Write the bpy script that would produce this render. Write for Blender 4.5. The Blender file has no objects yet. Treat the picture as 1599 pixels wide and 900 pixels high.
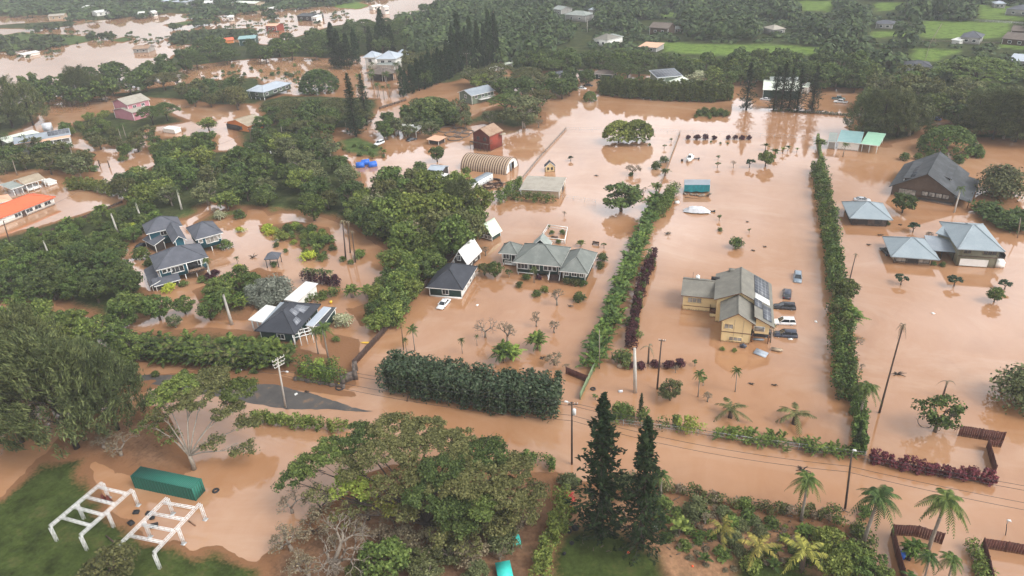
import bpy, math, random
import numpy as np
from mathutils import Vector, Matrix

# ------------------------------------------------------------------ camera
sc = bpy.context.scene
COL = sc.collection
CAM_H = 85.0
FPX, CX, CY, IW = 1112.0, 799.5, 450.0, 1599.0
_d1 = np.array([413.0, -632.0, FPX]); AY = _d1/np.linalg.norm(_d1)          # along the lots
_d2 = np.array([3649.0, 428.0, -FPX]); AX = _d2-AY*(_d2@AY); AX /= np.linalg.norm(AX)   # along the road
AZ = np.cross(AX, AY)
cd = bpy.data.cameras.new('camera'); cam = bpy.data.objects.new('camera', cd); COL.objects.link(cam)
cd.sensor_fit = 'HORIZONTAL'; cd.sensor_width = 36.0; cd.lens = 36.0*FPX/IW
cd.clip_start = 0.5; cd.clip_end = 12000.0
_M = Matrix(((AX[0], -AX[1], -AX[2], 0), (AY[0], -AY[1], -AY[2], 0), (AZ[0], -AZ[1], -AZ[2], CAM_H), (0, 0, 0, 1)))
cam.matrix_world = _M
sc.camera = cam

def G(px, py, z=0.0):
	"""photo pixel -> point of the place at height z"""
	d = (px-CX, py-CY, FPX)
	wx = AX[0]*d[0]+AX[1]*d[1]+AX[2]*d[2]; wy = AY[0]*d[0]+AY[1]*d[1]+AY[2]*d[2]; wz = AZ[0]*d[0]+AZ[1]*d[1]+AZ[2]*d[2]
	t = (z-CAM_H)/wz
	return Vector((wx*t, wy*t, z))

# ------------------------------------------------------------------ world, sun, exposure
W = bpy.data.worlds.new('World'); sc.world = W; W.use_nodes = True
nt = W.node_tree; nt.nodes.clear()
SUN_EL, SUN_AZ = 50.0, 100.0      # elevation, compass-like azimuth (0 = +Y, positive to +X)
o_ = nt.nodes.new('ShaderNodeOutputWorld'); bg = nt.nodes.new('ShaderNodeBackground')
sky = nt.nodes.new('ShaderNodeTexSky'); sky.sky_type = 'NISHITA'; sky.sun_disc = False
sky.sun_elevation = math.radians(SUN_EL); sky.sun_rotation = math.radians(SUN_AZ)
sky.air_density = 1.0; sky.dust_density = 3.0; sky.ozone_density = 1.0
hs = nt.nodes.new('ShaderNodeHueSaturation'); hs.inputs['Saturation'].default_value = 0.16
tc = nt.nodes.new('ShaderNodeTexCoord'); mp = nt.nodes.new('ShaderNodeMapping'); mp.inputs['Scale'].default_value = (1.0, 1.0, 2.2)
nz = nt.nodes.new('ShaderNodeTexNoise'); nz.inputs['Scale'].default_value = 3.2; nz.inputs['Detail'].default_value = 6; nz.inputs['Roughness'].default_value = 0.55
rp = nt.nodes.new('ShaderNodeMapRange'); rp.inputs['From Min'].default_value = 0.33; rp.inputs['From Max'].default_value = 0.68
rp.inputs['To Min'].default_value = 0.6; rp.inputs['To Max'].default_value = 2.5
mx = nt.nodes.new('ShaderNodeMix'); mx.data_type = 'RGBA'; mx.blend_type = 'MULTIPLY'; mx.inputs['Factor'].default_value = 1.0
L = nt.links.new
L(tc.outputs['Generated'], mp.inputs['Vector']); L(mp.outputs[0], nz.inputs['Vector']); L(nz.outputs[0], rp.inputs['Value'])
sx = nt.nodes.new('ShaderNodeSeparateXYZ'); el = nt.nodes.new('ShaderNodeValToRGB'); el.color_ramp.interpolation = 'EASE'
for i, (p_, v_) in enumerate([(0.0, 0.3), (0.12, 0.38), (0.33, 0.82), (0.56, 0.54), (0.9, 0.46)]):
	e_ = el.color_ramp.elements[i] if i < 2 else el.color_ramp.elements.new(p_)
	e_.position = p_; e_.color = (v_, v_, v_, 1)
e2 = nt.nodes.new('ShaderNodeMath'); e2.operation = 'MULTIPLY'; e2.inputs[1].default_value = 2.0
cl = nt.nodes.new('ShaderNodeMath'); cl.operation = 'MULTIPLY'       # cloud deck: a bright band at mid height, darker towards the horizon and overhead
L(tc.outputs['Generated'], sx.inputs[0]); L(sx.outputs['Z'], el.inputs['Fac']); L(el.outputs[0], e2.inputs[0]); L(e2.outputs[0], cl.inputs[0]); L(rp.outputs[0], cl.inputs[1])
L(sky.outputs[0], hs.inputs['Color']); L(hs.outputs[0], mx.inputs['A']); L(cl.outputs[0], mx.inputs['B'])
L(mx.outputs['Result'], bg.inputs['Color']); bg.inputs['Strength'].default_value = 0.15
L(bg.outputs[0], o_.inputs['Surface'])
sd = bpy.data.lights.new('sun', 'SUN'); sd.energy = 1.0; sd.angle = math.radians(22); sd.color = (1.0, 0.955, 0.89)
sun = bpy.data.objects.new('sun', sd); COL.objects.link(sun)
_az, _el = math.radians(SUN_AZ), math.radians(SUN_EL)
_s = Vector((math.sin(_az)*math.cos(_el), math.cos(_az)*math.cos(_el), math.sin(_el)))
sun.rotation_euler = _s.to_track_quat('Z', 'Y').to_euler()
sc.view_settings.view_transform = 'Standard'; sc.view_settings.look = 'None'
sc.view_settings.gamma = 1.0; sc.view_settings.use_curve_mapping = False
sc.view_settings.exposure = 0.45
sc.render.engine = 'CYCLES'
cy = sc.cycles
cy.max_bounces = 5; cy.diffuse_bounces = 3; cy.glossy_bounces = 2; cy.transmission_bounces = 2; cy.volume_bounces = 1; cy.transparent_max_bounces = 6
cy.use_denoising = True; cy.caustics_reflective = False; cy.caustics_refractive = False
cy.sample_clamp_indirect = 6.0

HAZE = 0.00025
random.seed(11)
RNG = np.random.default_rng(11)

# ------------------------------------------------------------------ materials
def _new(name):
	m = bpy.data.materials.new(name); m.use_nodes = True
	t = m.node_tree; t.nodes.clear()
	o = t.nodes.new('ShaderNodeOutputMaterial'); b = t.nodes.new('ShaderNodeBsdfPrincipled')
	t.links.new(b.outputs[0], o.inputs['Surface'])
	return m, t, b

def _noise(t, scale, detail=3.0, vec=None, rough=0.5):
	n = t.nodes.new('ShaderNodeTexNoise'); n.inputs['Scale'].default_value = scale; n.inputs['Detail'].default_value = detail
	n.inputs['Roughness'].default_value = rough
	if vec is not None: t.links.new(vec, n.inputs['Vector'])
	return n

def _ramp(t, fac, stops):
	r = t.nodes.new('ShaderNodeValToRGB'); e = r.color_ramp.elements
	while len(e) > 1: e.remove(e[-1])
	for i, (p, c) in enumerate(stops):
		x = e[0] if i == 0 else e.new(p)
		x.position = p; x.color = (c[0], c[1], c[2], 1)
	t.links.new(fac, r.inputs['Fac'])
	return r

def _mul(c, k): return (c[0]*k, c[1]*k, c[2]*k)

def paint(name, c, rough=0.75, var=0.22, scale=0.8, spec=0.3, metal=0.0, fine=9.0):
	"""weathered painted / plain surface: two noises move the value"""
	m, t, b = _new(name)
	g = t.nodes.new('ShaderNodeTexCoord')
	n1 = _noise(t, scale, 5, g.outputs['Object'], 0.6); n2 = _noise(t, fine, 2, g.outputs['Object'])
	a = t.nodes.new('ShaderNodeMath'); a.operation = 'MULTIPLY_ADD'; a.inputs[1].default_value = 0.7
	s = t.nodes.new('ShaderNodeMath'); s.operation = 'MULTIPLY'; s.inputs[1].default_value = 0.3
	t.links.new(n2.outputs[0], s.inputs[0]); t.links.new(n1.outputs[0], a.inputs[0]); t.links.new(s.outputs[0], a.inputs[2])
	r = _ramp(t, a.outputs[0], [(0.3, _mul(c, 1-var)), (0.5, c), (0.72, _mul(c, 1+var*0.8))])
	t.links.new(r.outputs[0], b.inputs['Base Color'])
	b.inputs['Roughness'].default_value = rough; b.inputs['Specular IOR Level'].default_value = spec; b.inputs['Metallic'].default_value = metal
	return m

def stained(name, c, c2, rough=0.7, scale=0.5, lo=0.45, hi=0.7, spec=0.3):
	"""blotchy weathered surface; walls also carry the silt line of the flood"""
	m, t, b = _new(name)
	g = t.nodes.new('ShaderNodeTexCoord')
	n1 = _noise(t, scale, 6, g.outputs['Object'], 0.65); n2 = _noise(t, scale*9, 3, g.outputs['Object'])
	a = t.nodes.new('ShaderNodeMath'); a.operation = 'MULTIPLY_ADD'; a.inputs[1].default_value = 0.75
	s = t.nodes.new('ShaderNodeMath'); s.operation = 'MULTIPLY'; s.inputs[1].default_value = 0.25
	t.links.new(n2.outputs[0], s.inputs[0]); t.links.new(n1.outputs[0], a.inputs[0]); t.links.new(s.outputs[0], a.inputs[2])
	r = _ramp(t, a.outputs[0], [(0.25, _mul(c, 0.88)), (lo, c), (hi, c2)])
	if name.endswith(('siding', 'stucco', 'block', 'boards', 'wood')):
		geo = t.nodes.new('ShaderNodeNewGeometry'); sp = t.nodes.new('ShaderNodeSeparateXYZ'); mr = t.nodes.new('ShaderNodeMapRange'); ad = t.nodes.new('ShaderNodeMath'); ad.operation = 'MULTIPLY_ADD'; ad.inputs[1].default_value = 0.9
		t.links.new(geo.outputs['Position'], sp.inputs[0]); t.links.new(n2.outputs[0], ad.inputs[0]); t.links.new(sp.outputs['Z'], ad.inputs[2])
		mr.inputs['From Min'].default_value = 0.62; mr.inputs['From Max'].default_value = 0.85; mr.inputs['To Min'].default_value = 0.75; mr.inputs['To Max'].default_value = 0.0; t.links.new(ad.outputs[0], mr.inputs['Value'])
		mm = t.nodes.new('ShaderNodeMix'); mm.data_type = 'RGBA'; t.links.new(mr.outputs[0], mm.inputs['Factor']); t.links.new(r.outputs[0], mm.inputs['A']); mm.inputs['B'].default_value = (0.19, 0.1, 0.055, 1); t.links.new(mm.outputs['Result'], b.inputs['Base Color'])
	else: t.links.new(r.outputs[0], b.inputs['Base Color'])
	b.inputs['Roughness'].default_value = rough; b.inputs['Specular IOR Level'].default_value = spec
	return m

def foliage(name, stops, rough=0.65, spec=0.12, scale=0.5, trans=0.0):
	"""leaf colour: each leaf its own value, slow change through the crown, each plant its own tone"""
	m, t, b = _new(name)
	geo = t.nodes.new('ShaderNodeNewGeometry'); oi = t.nodes.new('ShaderNodeObjectInfo'); g = t.nodes.new('ShaderNodeTexCoord')
	n = _noise(t, scale, 3, g.outputs['Object'])
	a = t.nodes.new('ShaderNodeMath'); a.operation = 'MULTIPLY_ADD'; a.inputs[1].default_value = 0.45
	s = t.nodes.new('ShaderNodeMath'); s.operation = 'MULTIPLY'; s.inputs[1].default_value = 0.55
	t.links.new(n.outputs[0], s.inputs[0]); t.links.new(geo.outputs['Random Per Island'], a.inputs[0]); t.links.new(s.outputs[0], a.inputs[2])
	r = _ramp(t, a.outputs[0], stops)
	h = t.nodes.new('ShaderNodeHueSaturation')
	v = t.nodes.new('ShaderNodeMapRange'); v.inputs['To Min'].default_value = 0.78; v.inputs['To Max'].default_value = 1.25
	t.links.new(oi.outputs['Random'], v.inputs['Value']); t.links.new(v.outputs[0], h.inputs['Value'])
	v2 = t.nodes.new('ShaderNodeMapRange'); v2.inputs['To Min'].default_value = 0.485; v2.inputs['To Max'].default_value = 0.515
	fr = t.nodes.new('ShaderNodeMath'); fr.operation = 'FRACT'; k = t.nodes.new('ShaderNodeMath'); k.operation = 'MULTIPLY'; k.inputs[1].default_value = 7.31
	t.links.new(oi.outputs['Random'], k.inputs[0]); t.links.new(k.outputs[0], fr.inputs[0]); t.links.new(fr.outputs[0], v2.inputs['Value'])
	t.links.new(v2.outputs[0], h.inputs['Hue']); t.links.new(r.outputs[0], h.inputs['Color'])
	h.inputs['Saturation'].default_value = 0.95; t.links.new(h.outputs[0], b.inputs['Base Color'])
	b.inputs['Roughness'].default_value = rough; b.inputs['Specular IOR Level'].default_value = spec
	return m

def glass(name, c=(0.02, 0.025, 0.03), rough=0.12):
	m, t, b = _new(name)
	g = t.nodes.new('ShaderNodeTexCoord'); n = _noise(t, 0.9, 2, g.outputs['Object'])
	r = _ramp(t, n.outputs[0], [(0.3, _mul(c, 0.6)), (0.7, _mul(c, 1.8))])
	t.links.new(r.outputs[0], b.inputs['Base Color']); b.inputs['Roughness'].default_value = rough
	b.inputs['Specular IOR Level'].default_value = 0.6
	return m

def striped(name, c1, c2, axis, period, rough=0.6, lo=0.42, hi=0.58, metal=0.0):
	"""alternating bands along one object axis (corrugated sheet, boards)"""
	m, t, b = _new(name)
	g = t.nodes.new('ShaderNodeTexCoord'); mpn = t.nodes.new('ShaderNodeMapping')
	mpn.inputs['Rotation'].default_value = (0, 0, axis)
	w = t.nodes.new('ShaderNodeTexWave'); w.wave_type = 'BANDS'; w.bands_direction = 'X'
	w.inputs['Scale'].default_value = 0.314/period; w.inputs['Distortion'].default_value = 0.25; w.inputs['Detail'].default_value = 2; w.inputs['Detail Scale'].default_value = 0.7
	t.links.new(g.outputs['Object'], mpn.inputs['Vector']); t.links.new(mpn.outputs[0], w.inputs['Vector'])
	n = _noise(t, 1.1, 4, g.outputs['Object'])
	a = t.nodes.new('ShaderNodeMath'); a.operation = 'MULTIPLY_ADD'; a.inputs[1].default_value = 0.72
	s = t.nodes.new('ShaderNodeMath'); s.operation = 'MULTIPLY'; s.inputs[1].default_value = 0.28
	t.links.new(n.outputs[0], s.inputs[0]); t.links.new(w.outputs['Fac'], a.inputs[0]); t.links.new(s.outputs[0], a.inputs[2])
	r = _ramp(t, a.outputs[0], [(lo, c1), (hi, c2)])
	t.links.new(r.outputs[0], b.inputs['Base Color']); b.inputs['Roughness'].default_value = rough; b.inputs['Metallic'].default_value = metal
	b.inputs['Specular IOR Level'].default_value = 0.35
	return m

MT = {}
P = paint
MT['white'] = P('white_paint', (0.74, 0.74, 0.71), 0.5, 0.12)
MT['white_roof'] = stained('white_roof', (0.62, 0.62, 0.59), (0.45, 0.44, 0.4), 0.5, 0.35, 0.5, 0.8)
MT['cream_roof'] = stained('cream_roof', (0.62, 0.66, 0.55), (0.46, 0.5, 0.42), 0.5, 0.4)
MT['green_roof'] = stained('pale_green_roof', (0.52, 0.62, 0.47), (0.36, 0.46, 0.35), 0.5, 0.5)
MT['teal_roof'] = stained('pale_teal_roof', (0.19, 0.32, 0.32), (0.25, 0.38, 0.37), 0.45, 0.4)
MT['mint_roof'] = stained('mint_roof', (0.27, 0.47, 0.34), (0.34, 0.54, 0.41), 0.45, 0.4)
MT['charcoal_roof'] = stained('charcoal_shingle', (0.052, 0.056, 0.066), (0.085, 0.088, 0.1), 0.8, 0.6)
MT['slate_roof'] = stained('slate_shingle', (0.078, 0.083, 0.1), (0.115, 0.12, 0.14), 0.8, 0.5)
MT['black_roof'] = stained('black_roof', (0.03, 0.033, 0.042), (0.05, 0.054, 0.066), 0.6, 0.4)
MT['dark_roof'] = stained('dark_weathered_shingle', (0.04, 0.044, 0.048), (0.085, 0.092, 0.1), 0.75, 0.35)
MT['grey_roof'] = stained('grey_green_shingle', (0.14, 0.153, 0.14), (0.205, 0.216, 0.197), 0.8, 0.5)
MT['pale_grey_roof'] = stained('light_grey_shingle', (0.23, 0.255, 0.235), (0.32, 0.34, 0.315), 0.8, 0.5)
MT['taupe_roof'] = stained('taupe_shingle', (0.155, 0.147, 0.125), (0.22, 0.207, 0.172), 0.8, 0.45)
MT['blue_metal'] = stained('pale_blue_metal', (0.235, 0.28, 0.305), (0.29, 0.335, 0.36), 0.5, 0.22)
MT['grey_metal'] = stained('grey_metal', (0.22, 0.25, 0.28), (0.3, 0.33, 0.36), 0.45, 0.3)
MT['silver_metal'] = stained('silver_metal', (0.33, 0.37, 0.42), (0.42, 0.46, 0.5), 0.4, 0.3)
MT['brown_roof'] = stained('brown_shingle', (0.12, 0.095, 0.08), (0.17, 0.14, 0.12), 0.8, 0.5)
MT['tan_roof'] = stained('tan_roof', (0.29, 0.235, 0.17), (0.4, 0.34, 0.25), 0.8, 0.4)
MT['concrete_roof'] = stained('weathered_flat_roof', (0.34, 0.31, 0.26), (0.22, 0.2, 0.165), 0.85, 0.35)
MT['rust_roof'] = stained('rusty_roof', (0.33, 0.23, 0.16), (0.21, 0.115, 0.07), 0.75, 0.45, 0.42, 0.66)
MT['orange_roof'] = stained('orange_tile_roof', (0.62, 0.13, 0.055), (0.5, 0.1, 0.045), 0.7, 0.4)
MT['peach_roof'] = stained('peach_roof', (0.6, 0.36, 0.24), (0.5, 0.3, 0.2), 0.7, 0.4)
MT['yellow_wall'] = stained('yellow_siding', (0.7, 0.54, 0.29), (0.62, 0.46, 0.24), 0.75, 0.4, 0.5, 0.85)
MT['teal_wall'] = stained('teal_siding', (0.018, 0.09, 0.125), (0.028, 0.12, 0.16), 0.7, 0.6)
MT['dgreen_wall'] = stained('dark_green_siding', (0.013, 0.04, 0.034), (0.02, 0.055, 0.045), 0.7, 0.6)
MT['green_wall'] = stained('sage_siding', (0.11, 0.145, 0.105), (0.15, 0.185, 0.135), 0.75, 0.5)
MT['olive_wall'] = stained('olive_siding', (0.15, 0.145, 0.1), (0.19, 0.18, 0.125), 0.75, 0.5)
MT['brown_wall'] = stained('brown_siding', (0.075, 0.05, 0.035), (0.11, 0.075, 0.055), 0.8, 0.5)
MT['dark_wall'] = stained('dark_siding', (0.035, 0.03, 0.028), (0.06, 0.05, 0.045), 0.8, 0.5)
MT['red_wall'] = stained('red_siding', (0.25, 0.045, 0.025), (0.17, 0.03, 0.02), 0.8, 0.45)
MT['darkred_wall'] = stained('dark_red_siding', (0.11, 0.025, 0.018), (0.075, 0.02, 0.016), 0.8, 0.5)
MT['pink_wall'] = stained('pink_stucco', (0.5, 0.21, 0.25), (0.4, 0.17, 0.19), 0.8, 0.4)
MT['orange_wall'] = stained('orange_stucco', (0.68, 0.22, 0.06), (0.55, 0.19, 0.06), 0.8, 0.4)
MT['white_wall'] = stained('white_siding', (0.74, 0.72, 0.67), (0.6, 0.55, 0.48), 0.75, 0.5, 0.5, 0.85)
MT['grey_wall'] = stained('grey_block', (0.3, 0.29, 0.27), (0.2, 0.19, 0.17), 0.85, 0.5)
MT['tan_wall'] = stained('tan_block', (0.42, 0.33, 0.23), (0.3, 0.22, 0.15), 0.85, 0.5)
MT['rock_wall'] = stained('lava_rock', (0.09, 0.07, 0.06), (0.2, 0.16, 0.13), 0.9, 1.6)
MT['container'] = striped('green_container_steel', (0.008, 0.085, 0.06), (0.014, 0.125, 0.09), 0.0, 0.28, 0.45)
MT['trim_brown'] = P('brown_trim', (0.12, 0.055, 0.03), 0.7)
MT['wood_dark'] = stained('dark_weathered_wood', (0.05, 0.03, 0.024), (0.09, 0.055, 0.042), 0.85, 1.2)
MT['wood_red'] = stained('red_brown_boards', (0.095, 0.032, 0.024), (0.055, 0.022, 0.018), 0.8, 1.2)
MT['wood_grey'] = stained('grey_weathered_wood', (0.2, 0.16, 0.125), (0.3, 0.25, 0.2), 0.85, 1.2)
MT['pole_wood'] = stained('pole_wood', (0.06, 0.04, 0.03), (0.1, 0.07, 0.055), 0.85, 1.2)
MT['pole_pale'] = stained('pale_pole', (0.5, 0.47, 0.42), (0.36, 0.33, 0.29), 0.7, 0.8)
MT['steel'] = P('galvanised_steel', (0.42, 0.43, 0.43), 0.45, 0.15, metal=0.3)
MT['wire'] = P('wire', (0.03, 0.03, 0.032), 0.6, 0.1)
MT['black'] = P('black_rubber', (0.018, 0.018, 0.02), 0.7, 0.3)
MT['glass'] = glass('window_glass')
MT['curtain'] = glass('curtained_glass', (0.2, 0.19, 0.17), 0.25)
def _solar():
	m, t, b = _new('solar_panel')
	g = t.nodes.new('ShaderNodeTexCoord'); n = _noise(t, 0.6, 3, g.outputs['Object'])
	r = _ramp(t, n.outputs[0], [(0.3, (0.06, 0.066, 0.08)), (0.7, (0.1, 0.108, 0.125))])
	t.links.new(r.outputs[0], b.inputs['Base Color']); b.inputs['Roughness'].default_value = 0.45; b.inputs['Specular IOR Level'].default_value = 0.4
	return m
MT['solar'] = _solar()
MT['solar_pale'] = P('pale_solar_panel', (0.15, 0.16, 0.185), 0.4, 0.15, spec=0.5)
MT['soil'] = stained('soil', (0.12, 0.065, 0.04), (0.2, 0.11, 0.065), 0.9, 0.8)
MT['blue'] = P('blue_plastic', (0.02, 0.12, 0.5), 0.4, 0.15)
MT['turquoise'] = P('turquoise_sheet', (0.04, 0.5, 0.43), 0.5, 0.15)
MT['teal_tarp'] = stained('teal_tarp', (0.008, 0.16, 0.19), (0.02, 0.26, 0.28), 0.5, 0.9)
MT['pale_tarp'] = stained('pale_tarp', (0.55, 0.56, 0.58), (0.38, 0.38, 0.41), 0.6, 0.7)
MT['yellow'] = P('yellow_paint', (0.75, 0.48, 0.04), 0.5, 0.12)
MT['orange'] = P('orange_plastic', (0.75, 0.1, 0.03), 0.45, 0.1)
MT['cinder'] = stained('concrete', (0.33, 0.29, 0.25), (0.24, 0.2, 0.17), 0.85, 0.8)
MT['lamp'] = P('lamp_housing', (0.6, 0.6, 0.58), 0.4, 0.1)
MT['fence_green'] = P('weathered_green_fence', (0.17, 0.22, 0.12), 0.8)
# bark
MT['bark'] = stained('bark', (0.085, 0.062, 0.045), (0.14, 0.11, 0.085), 0.9, 1.5)
MT['bark_dark'] = stained('dark_bark', (0.035, 0.026, 0.02), (0.065, 0.05, 0.04), 0.9, 1.5)
MT['bark_pale'] = stained('pale_bark', (0.2, 0.165, 0.13), (0.3, 0.26, 0.21), 0.9, 1.2)
MT['palm_trunk'] = stained('palm_trunk', (0.22, 0.185, 0.15), (0.33, 0.29, 0.24), 0.85, 1.2)
MT['palm_brown'] = stained('brown_palm_trunk', (0.075, 0.05, 0.038), (0.12, 0.085, 0.065), 0.9, 1.2)
# foliage
def fol(n, a, b, c, **k): MT[n] = foliage(n, [(0.2, a), (0.5, b), (0.8, c)], **k)
fol('leaf_dark', (0.017, 0.030, 0.007), (0.049, 0.075, 0.017), (0.120, 0.156, 0.038))
fol('leaf_mid', (0.022, 0.037, 0.006), (0.063, 0.095, 0.018), (0.142, 0.185, 0.040))
fol('leaf_bright', (0.035, 0.054, 0.009), (0.102, 0.136, 0.023), (0.221, 0.256, 0.050))
fol('leaf_olive', (0.029, 0.033, 0.010), (0.078, 0.083, 0.025), (0.157, 0.155, 0.052))
fol('leaf_grey', (0.031, 0.039, 0.013), (0.088, 0.102, 0.038), (0.184, 0.201, 0.082))
fol('leaf_iron', (0.018, 0.025, 0.007), (0.061, 0.077, 0.024), (0.148, 0.168, 0.056))
fol('leaf_pine', (0.005, 0.012, 0.004), (0.013, 0.027, 0.009), (0.032, 0.054, 0.018), spec=0.06)
fol('leaf_clusia', (0.008, 0.020, 0.007), (0.022, 0.045, 0.016), (0.085, 0.115, 0.055), rough=0.45, spec=0.2)
fol('leaf_silver', (0.07, 0.08, 0.055), (0.15, 0.165, 0.125), (0.27, 0.28, 0.22))
fol('leaf_palm', (0.018, 0.034, 0.007), (0.049, 0.074, 0.014), (0.122, 0.151, 0.031))
fol('leaf_palm_dark', (0.016, 0.031, 0.007), (0.043, 0.074, 0.016), (0.109, 0.149, 0.033))
fol('leaf_areca', (0.017, 0.034, 0.006), (0.060, 0.095, 0.014), (0.167, 0.213, 0.032))
fol('leaf_yellow', (0.14, 0.17, 0.012), (0.3, 0.34, 0.02), (0.45, 0.48, 0.03))
fol('leaf_lime', (0.075, 0.11, 0.014), (0.16, 0.21, 0.025), (0.26, 0.32, 0.05))
fol('leaf_gold', (0.07, 0.075, 0.014), (0.15, 0.14, 0.025), (0.3, 0.26, 0.045))
fol('leaf_red', (0.022, 0.006, 0.010), (0.05, 0.012, 0.019), (0.095, 0.026, 0.034))
fol('leaf_ti', (0.05, 0.008, 0.01), (0.11, 0.02, 0.022), (0.2, 0.05, 0.045))
fol('leaf_crimson', (0.2, 0.01, 0.02), (0.42, 0.03, 0.05), (0.6, 0.08, 0.09))
fol('leaf_dry', (0.1, 0.075, 0.04), (0.17, 0.135, 0.08), (0.27, 0.22, 0.14))
fol('leaf_blossom', (0.16, 0.18, 0.08), (0.32, 0.33, 0.18), (0.52, 0.5, 0.34))
fol('leaf_far', (0.014, 0.024, 0.008), (0.039, 0.062, 0.020), (0.087, 0.121, 0.037), scale=0.06)
# ------------------------------------------------------------------ helpers
class MB:
	"""collects faces for ONE mesh object"""
	def __init__(s): s.v = []; s.f = []; s.m = []; s.q = []
	def face(s, pts, m=0):
		n = len(s.v); s.v += [tuple(p) for p in pts]; s.f.append(tuple(range(n, n+len(pts)))); s.m.append(m)
	def prism(s, bot, top, m=0, caps=True):
		n = len(s.v); k = len(bot); s.v += [tuple(p) for p in bot]+[tuple(p) for p in top]
		for i in range(k):
			j = (i+1) % k; s.f.append((n+i, n+j, n+k+j, n+k+i)); s.m.append(m)
		if caps:
			s.f.append(tuple(range(n+k-1, n-1, -1))); s.m.append(m); s.f.append(tuple(range(n+k, n+2*k))); s.m.append(m)
	def box(s, o, u, v, w, d, z0, z1, m=0):
		"""box on corner o (x,y) with horizontal axes u, v"""
		c = [(o[0]+u[0]*a+v[0]*b, o[1]+u[1]*a+v[1]*b) for a, b in ((0, 0), (w, 0), (w, d), (0, d))]
		s.prism([(x, y, z0) for x, y in c], [(x, y, z1) for x, y in c], m)
	def cbox(s, c, sx, sy, sz, ang=0.0, m=0):
		u = (math.cos(ang), math.sin(ang)); v = (-u[1], u[0])
		o = (c[0]-u[0]*sx/2-v[0]*sy/2, c[1]-u[1]*sx/2-v[1]*sy/2)
		s.box(o, u, v, sx, sy, c[2]-sz/2, c[2]+sz/2, m)
	def bar(s, a, b, w, h=None, m=0):
		"""square bar from a to b"""
		a = Vector(a); b = Vector(b); d = (b-a)
		if d.length < 1e-6: return
		d.normalize(); h = h or w
		r = d.cross(Vector((0, 0, 1)))
		if r.length < 1e-3: r = Vector((1, 0, 0))
		r.normalize(); t = r.cross(d)
		q = [r*(-w/2)+t*(-h/2), r*(w/2)+t*(-h/2), r*(w/2)+t*(h/2), r*(-w/2)+t*(h/2)]
		s.prism([a+x for x in q], [b+x for x in q], m)
	def tube(s, pts, rad, n=6, m=0):
		pts = [Vector(p) for p in pts]; base = len(s.v)
		for i, p in enumerate(pts):
			d = (pts[min(i+1, len(pts)-1)]-pts[max(i-1, 0)])
			if d.length < 1e-9: d = Vector((0, 0, 1))
			d.normalize(); r = d.cross(Vector((0.31, 0.2, 0.93)) if abs(d.z) < 0.9 else Vector((1, 0.1, 0))); r.normalize(); t = r.cross(d)
			ra = rad[i] if hasattr(rad, '__len__') else rad
			for k in range(n):
				a = 2*math.pi*k/n; s.v.append(tuple(p+r*(ra*math.cos(a))+t*(ra*math.sin(a))))
		for i in range(len(pts)-1):
			for k in range(n):
				a = base+i*n+k; b = base+i*n+(k+1) % n
				s.f.append((a, b, b+n, a+n)); s.m.append(m)
		s.f.append(tuple(range(base+n-1, base-1, -1))); s.m.append(m)
		e = base+(len(pts)-1)*n; s.f.append(tuple(range(e, e+n))); s.m.append(m)
	def ring(s, c, R, r, n=20, k=6, m=0, tilt=0.0):
		base = len(s.v)
		for i in range(n):
			a = 2*math.pi*i/n
			for j in range(k):
				b = 2*math.pi*j/k; q = R+r*math.cos(b); x, y = q*math.cos(a), q*math.sin(a)
				s.v.append((c[0]+x, c[1]+y*math.cos(tilt), c[2]+r*math.sin(b)+y*math.sin(tilt)))
		for i in range(n):
			for j in range(k):
				s.f.append((base+i*k+j, base+((i+1) % n)*k+j, base+((i+1) % n)*k+(j+1) % k, base+i*k+(j+1) % k)); s.m.append(m)
	def quads(s, V, m=0):
		"""V: (n,4,3) array of loose quads"""
		s.q.append((np.asarray(V, dtype=np.float64), m))
	def build(s, name, mats, parent=None, origin=(0, 0, 0), smooth=False):
		if not isinstance(mats, (list, tuple)): mats = [mats]
		me = bpy.data.meshes.new(name)
		nv0 = len(s.v); V = [np.array(s.v, dtype=np.float64).reshape(-1, 3)]; loops = []; tot = []; mi = list(s.m)
		for f in s.f: loops.extend(f); tot.append(len(f))
		loops = np.array(loops, dtype=np.int32); tot = np.array(tot, dtype=np.int32); mi = np.array(mi, dtype=np.int32)
		n = nv0
		for Q, m in s.q:
			k = len(Q); V.append(Q.reshape(-1, 3))
			loops = np.concatenate([loops, np.arange(n, n+4*k, dtype=np.int32)]); tot = np.concatenate([tot, np.full(k, 4, np.int32)]); mi = np.concatenate([mi, np.full(k, m, np.int32)])
			n += 4*k
		V = np.concatenate(V)-np.array(origin, dtype=np.float64)
		me.vertices.add(len(V)); me.vertices.foreach_set('co', V.astype(np.float32).ravel())
		me.loops.add(len(loops)); me.loops.foreach_set('vertex_index', loops)
		st = np.zeros(len(tot), np.int32); st[1:] = np.cumsum(tot)[:-1]
		me.polygons.add(len(tot)); me.polygons.foreach_set('loop_start', st); me.polygons.foreach_set('loop_total', tot)
		me.polygons.foreach_set('material_index', mi)
		if smooth: me.polygons.foreach_set('use_smooth', np.ones(len(tot), bool))
		for x in mats: me.materials.append(MT[x] if isinstance(x, str) else x)
		me.update(calc_edges=True); me.validate()
		o = bpy.data.objects.new(name, me); COL.objects.link(o)
		if parent is not None: o.parent = parent
		else: o.location = origin
		return o

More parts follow.
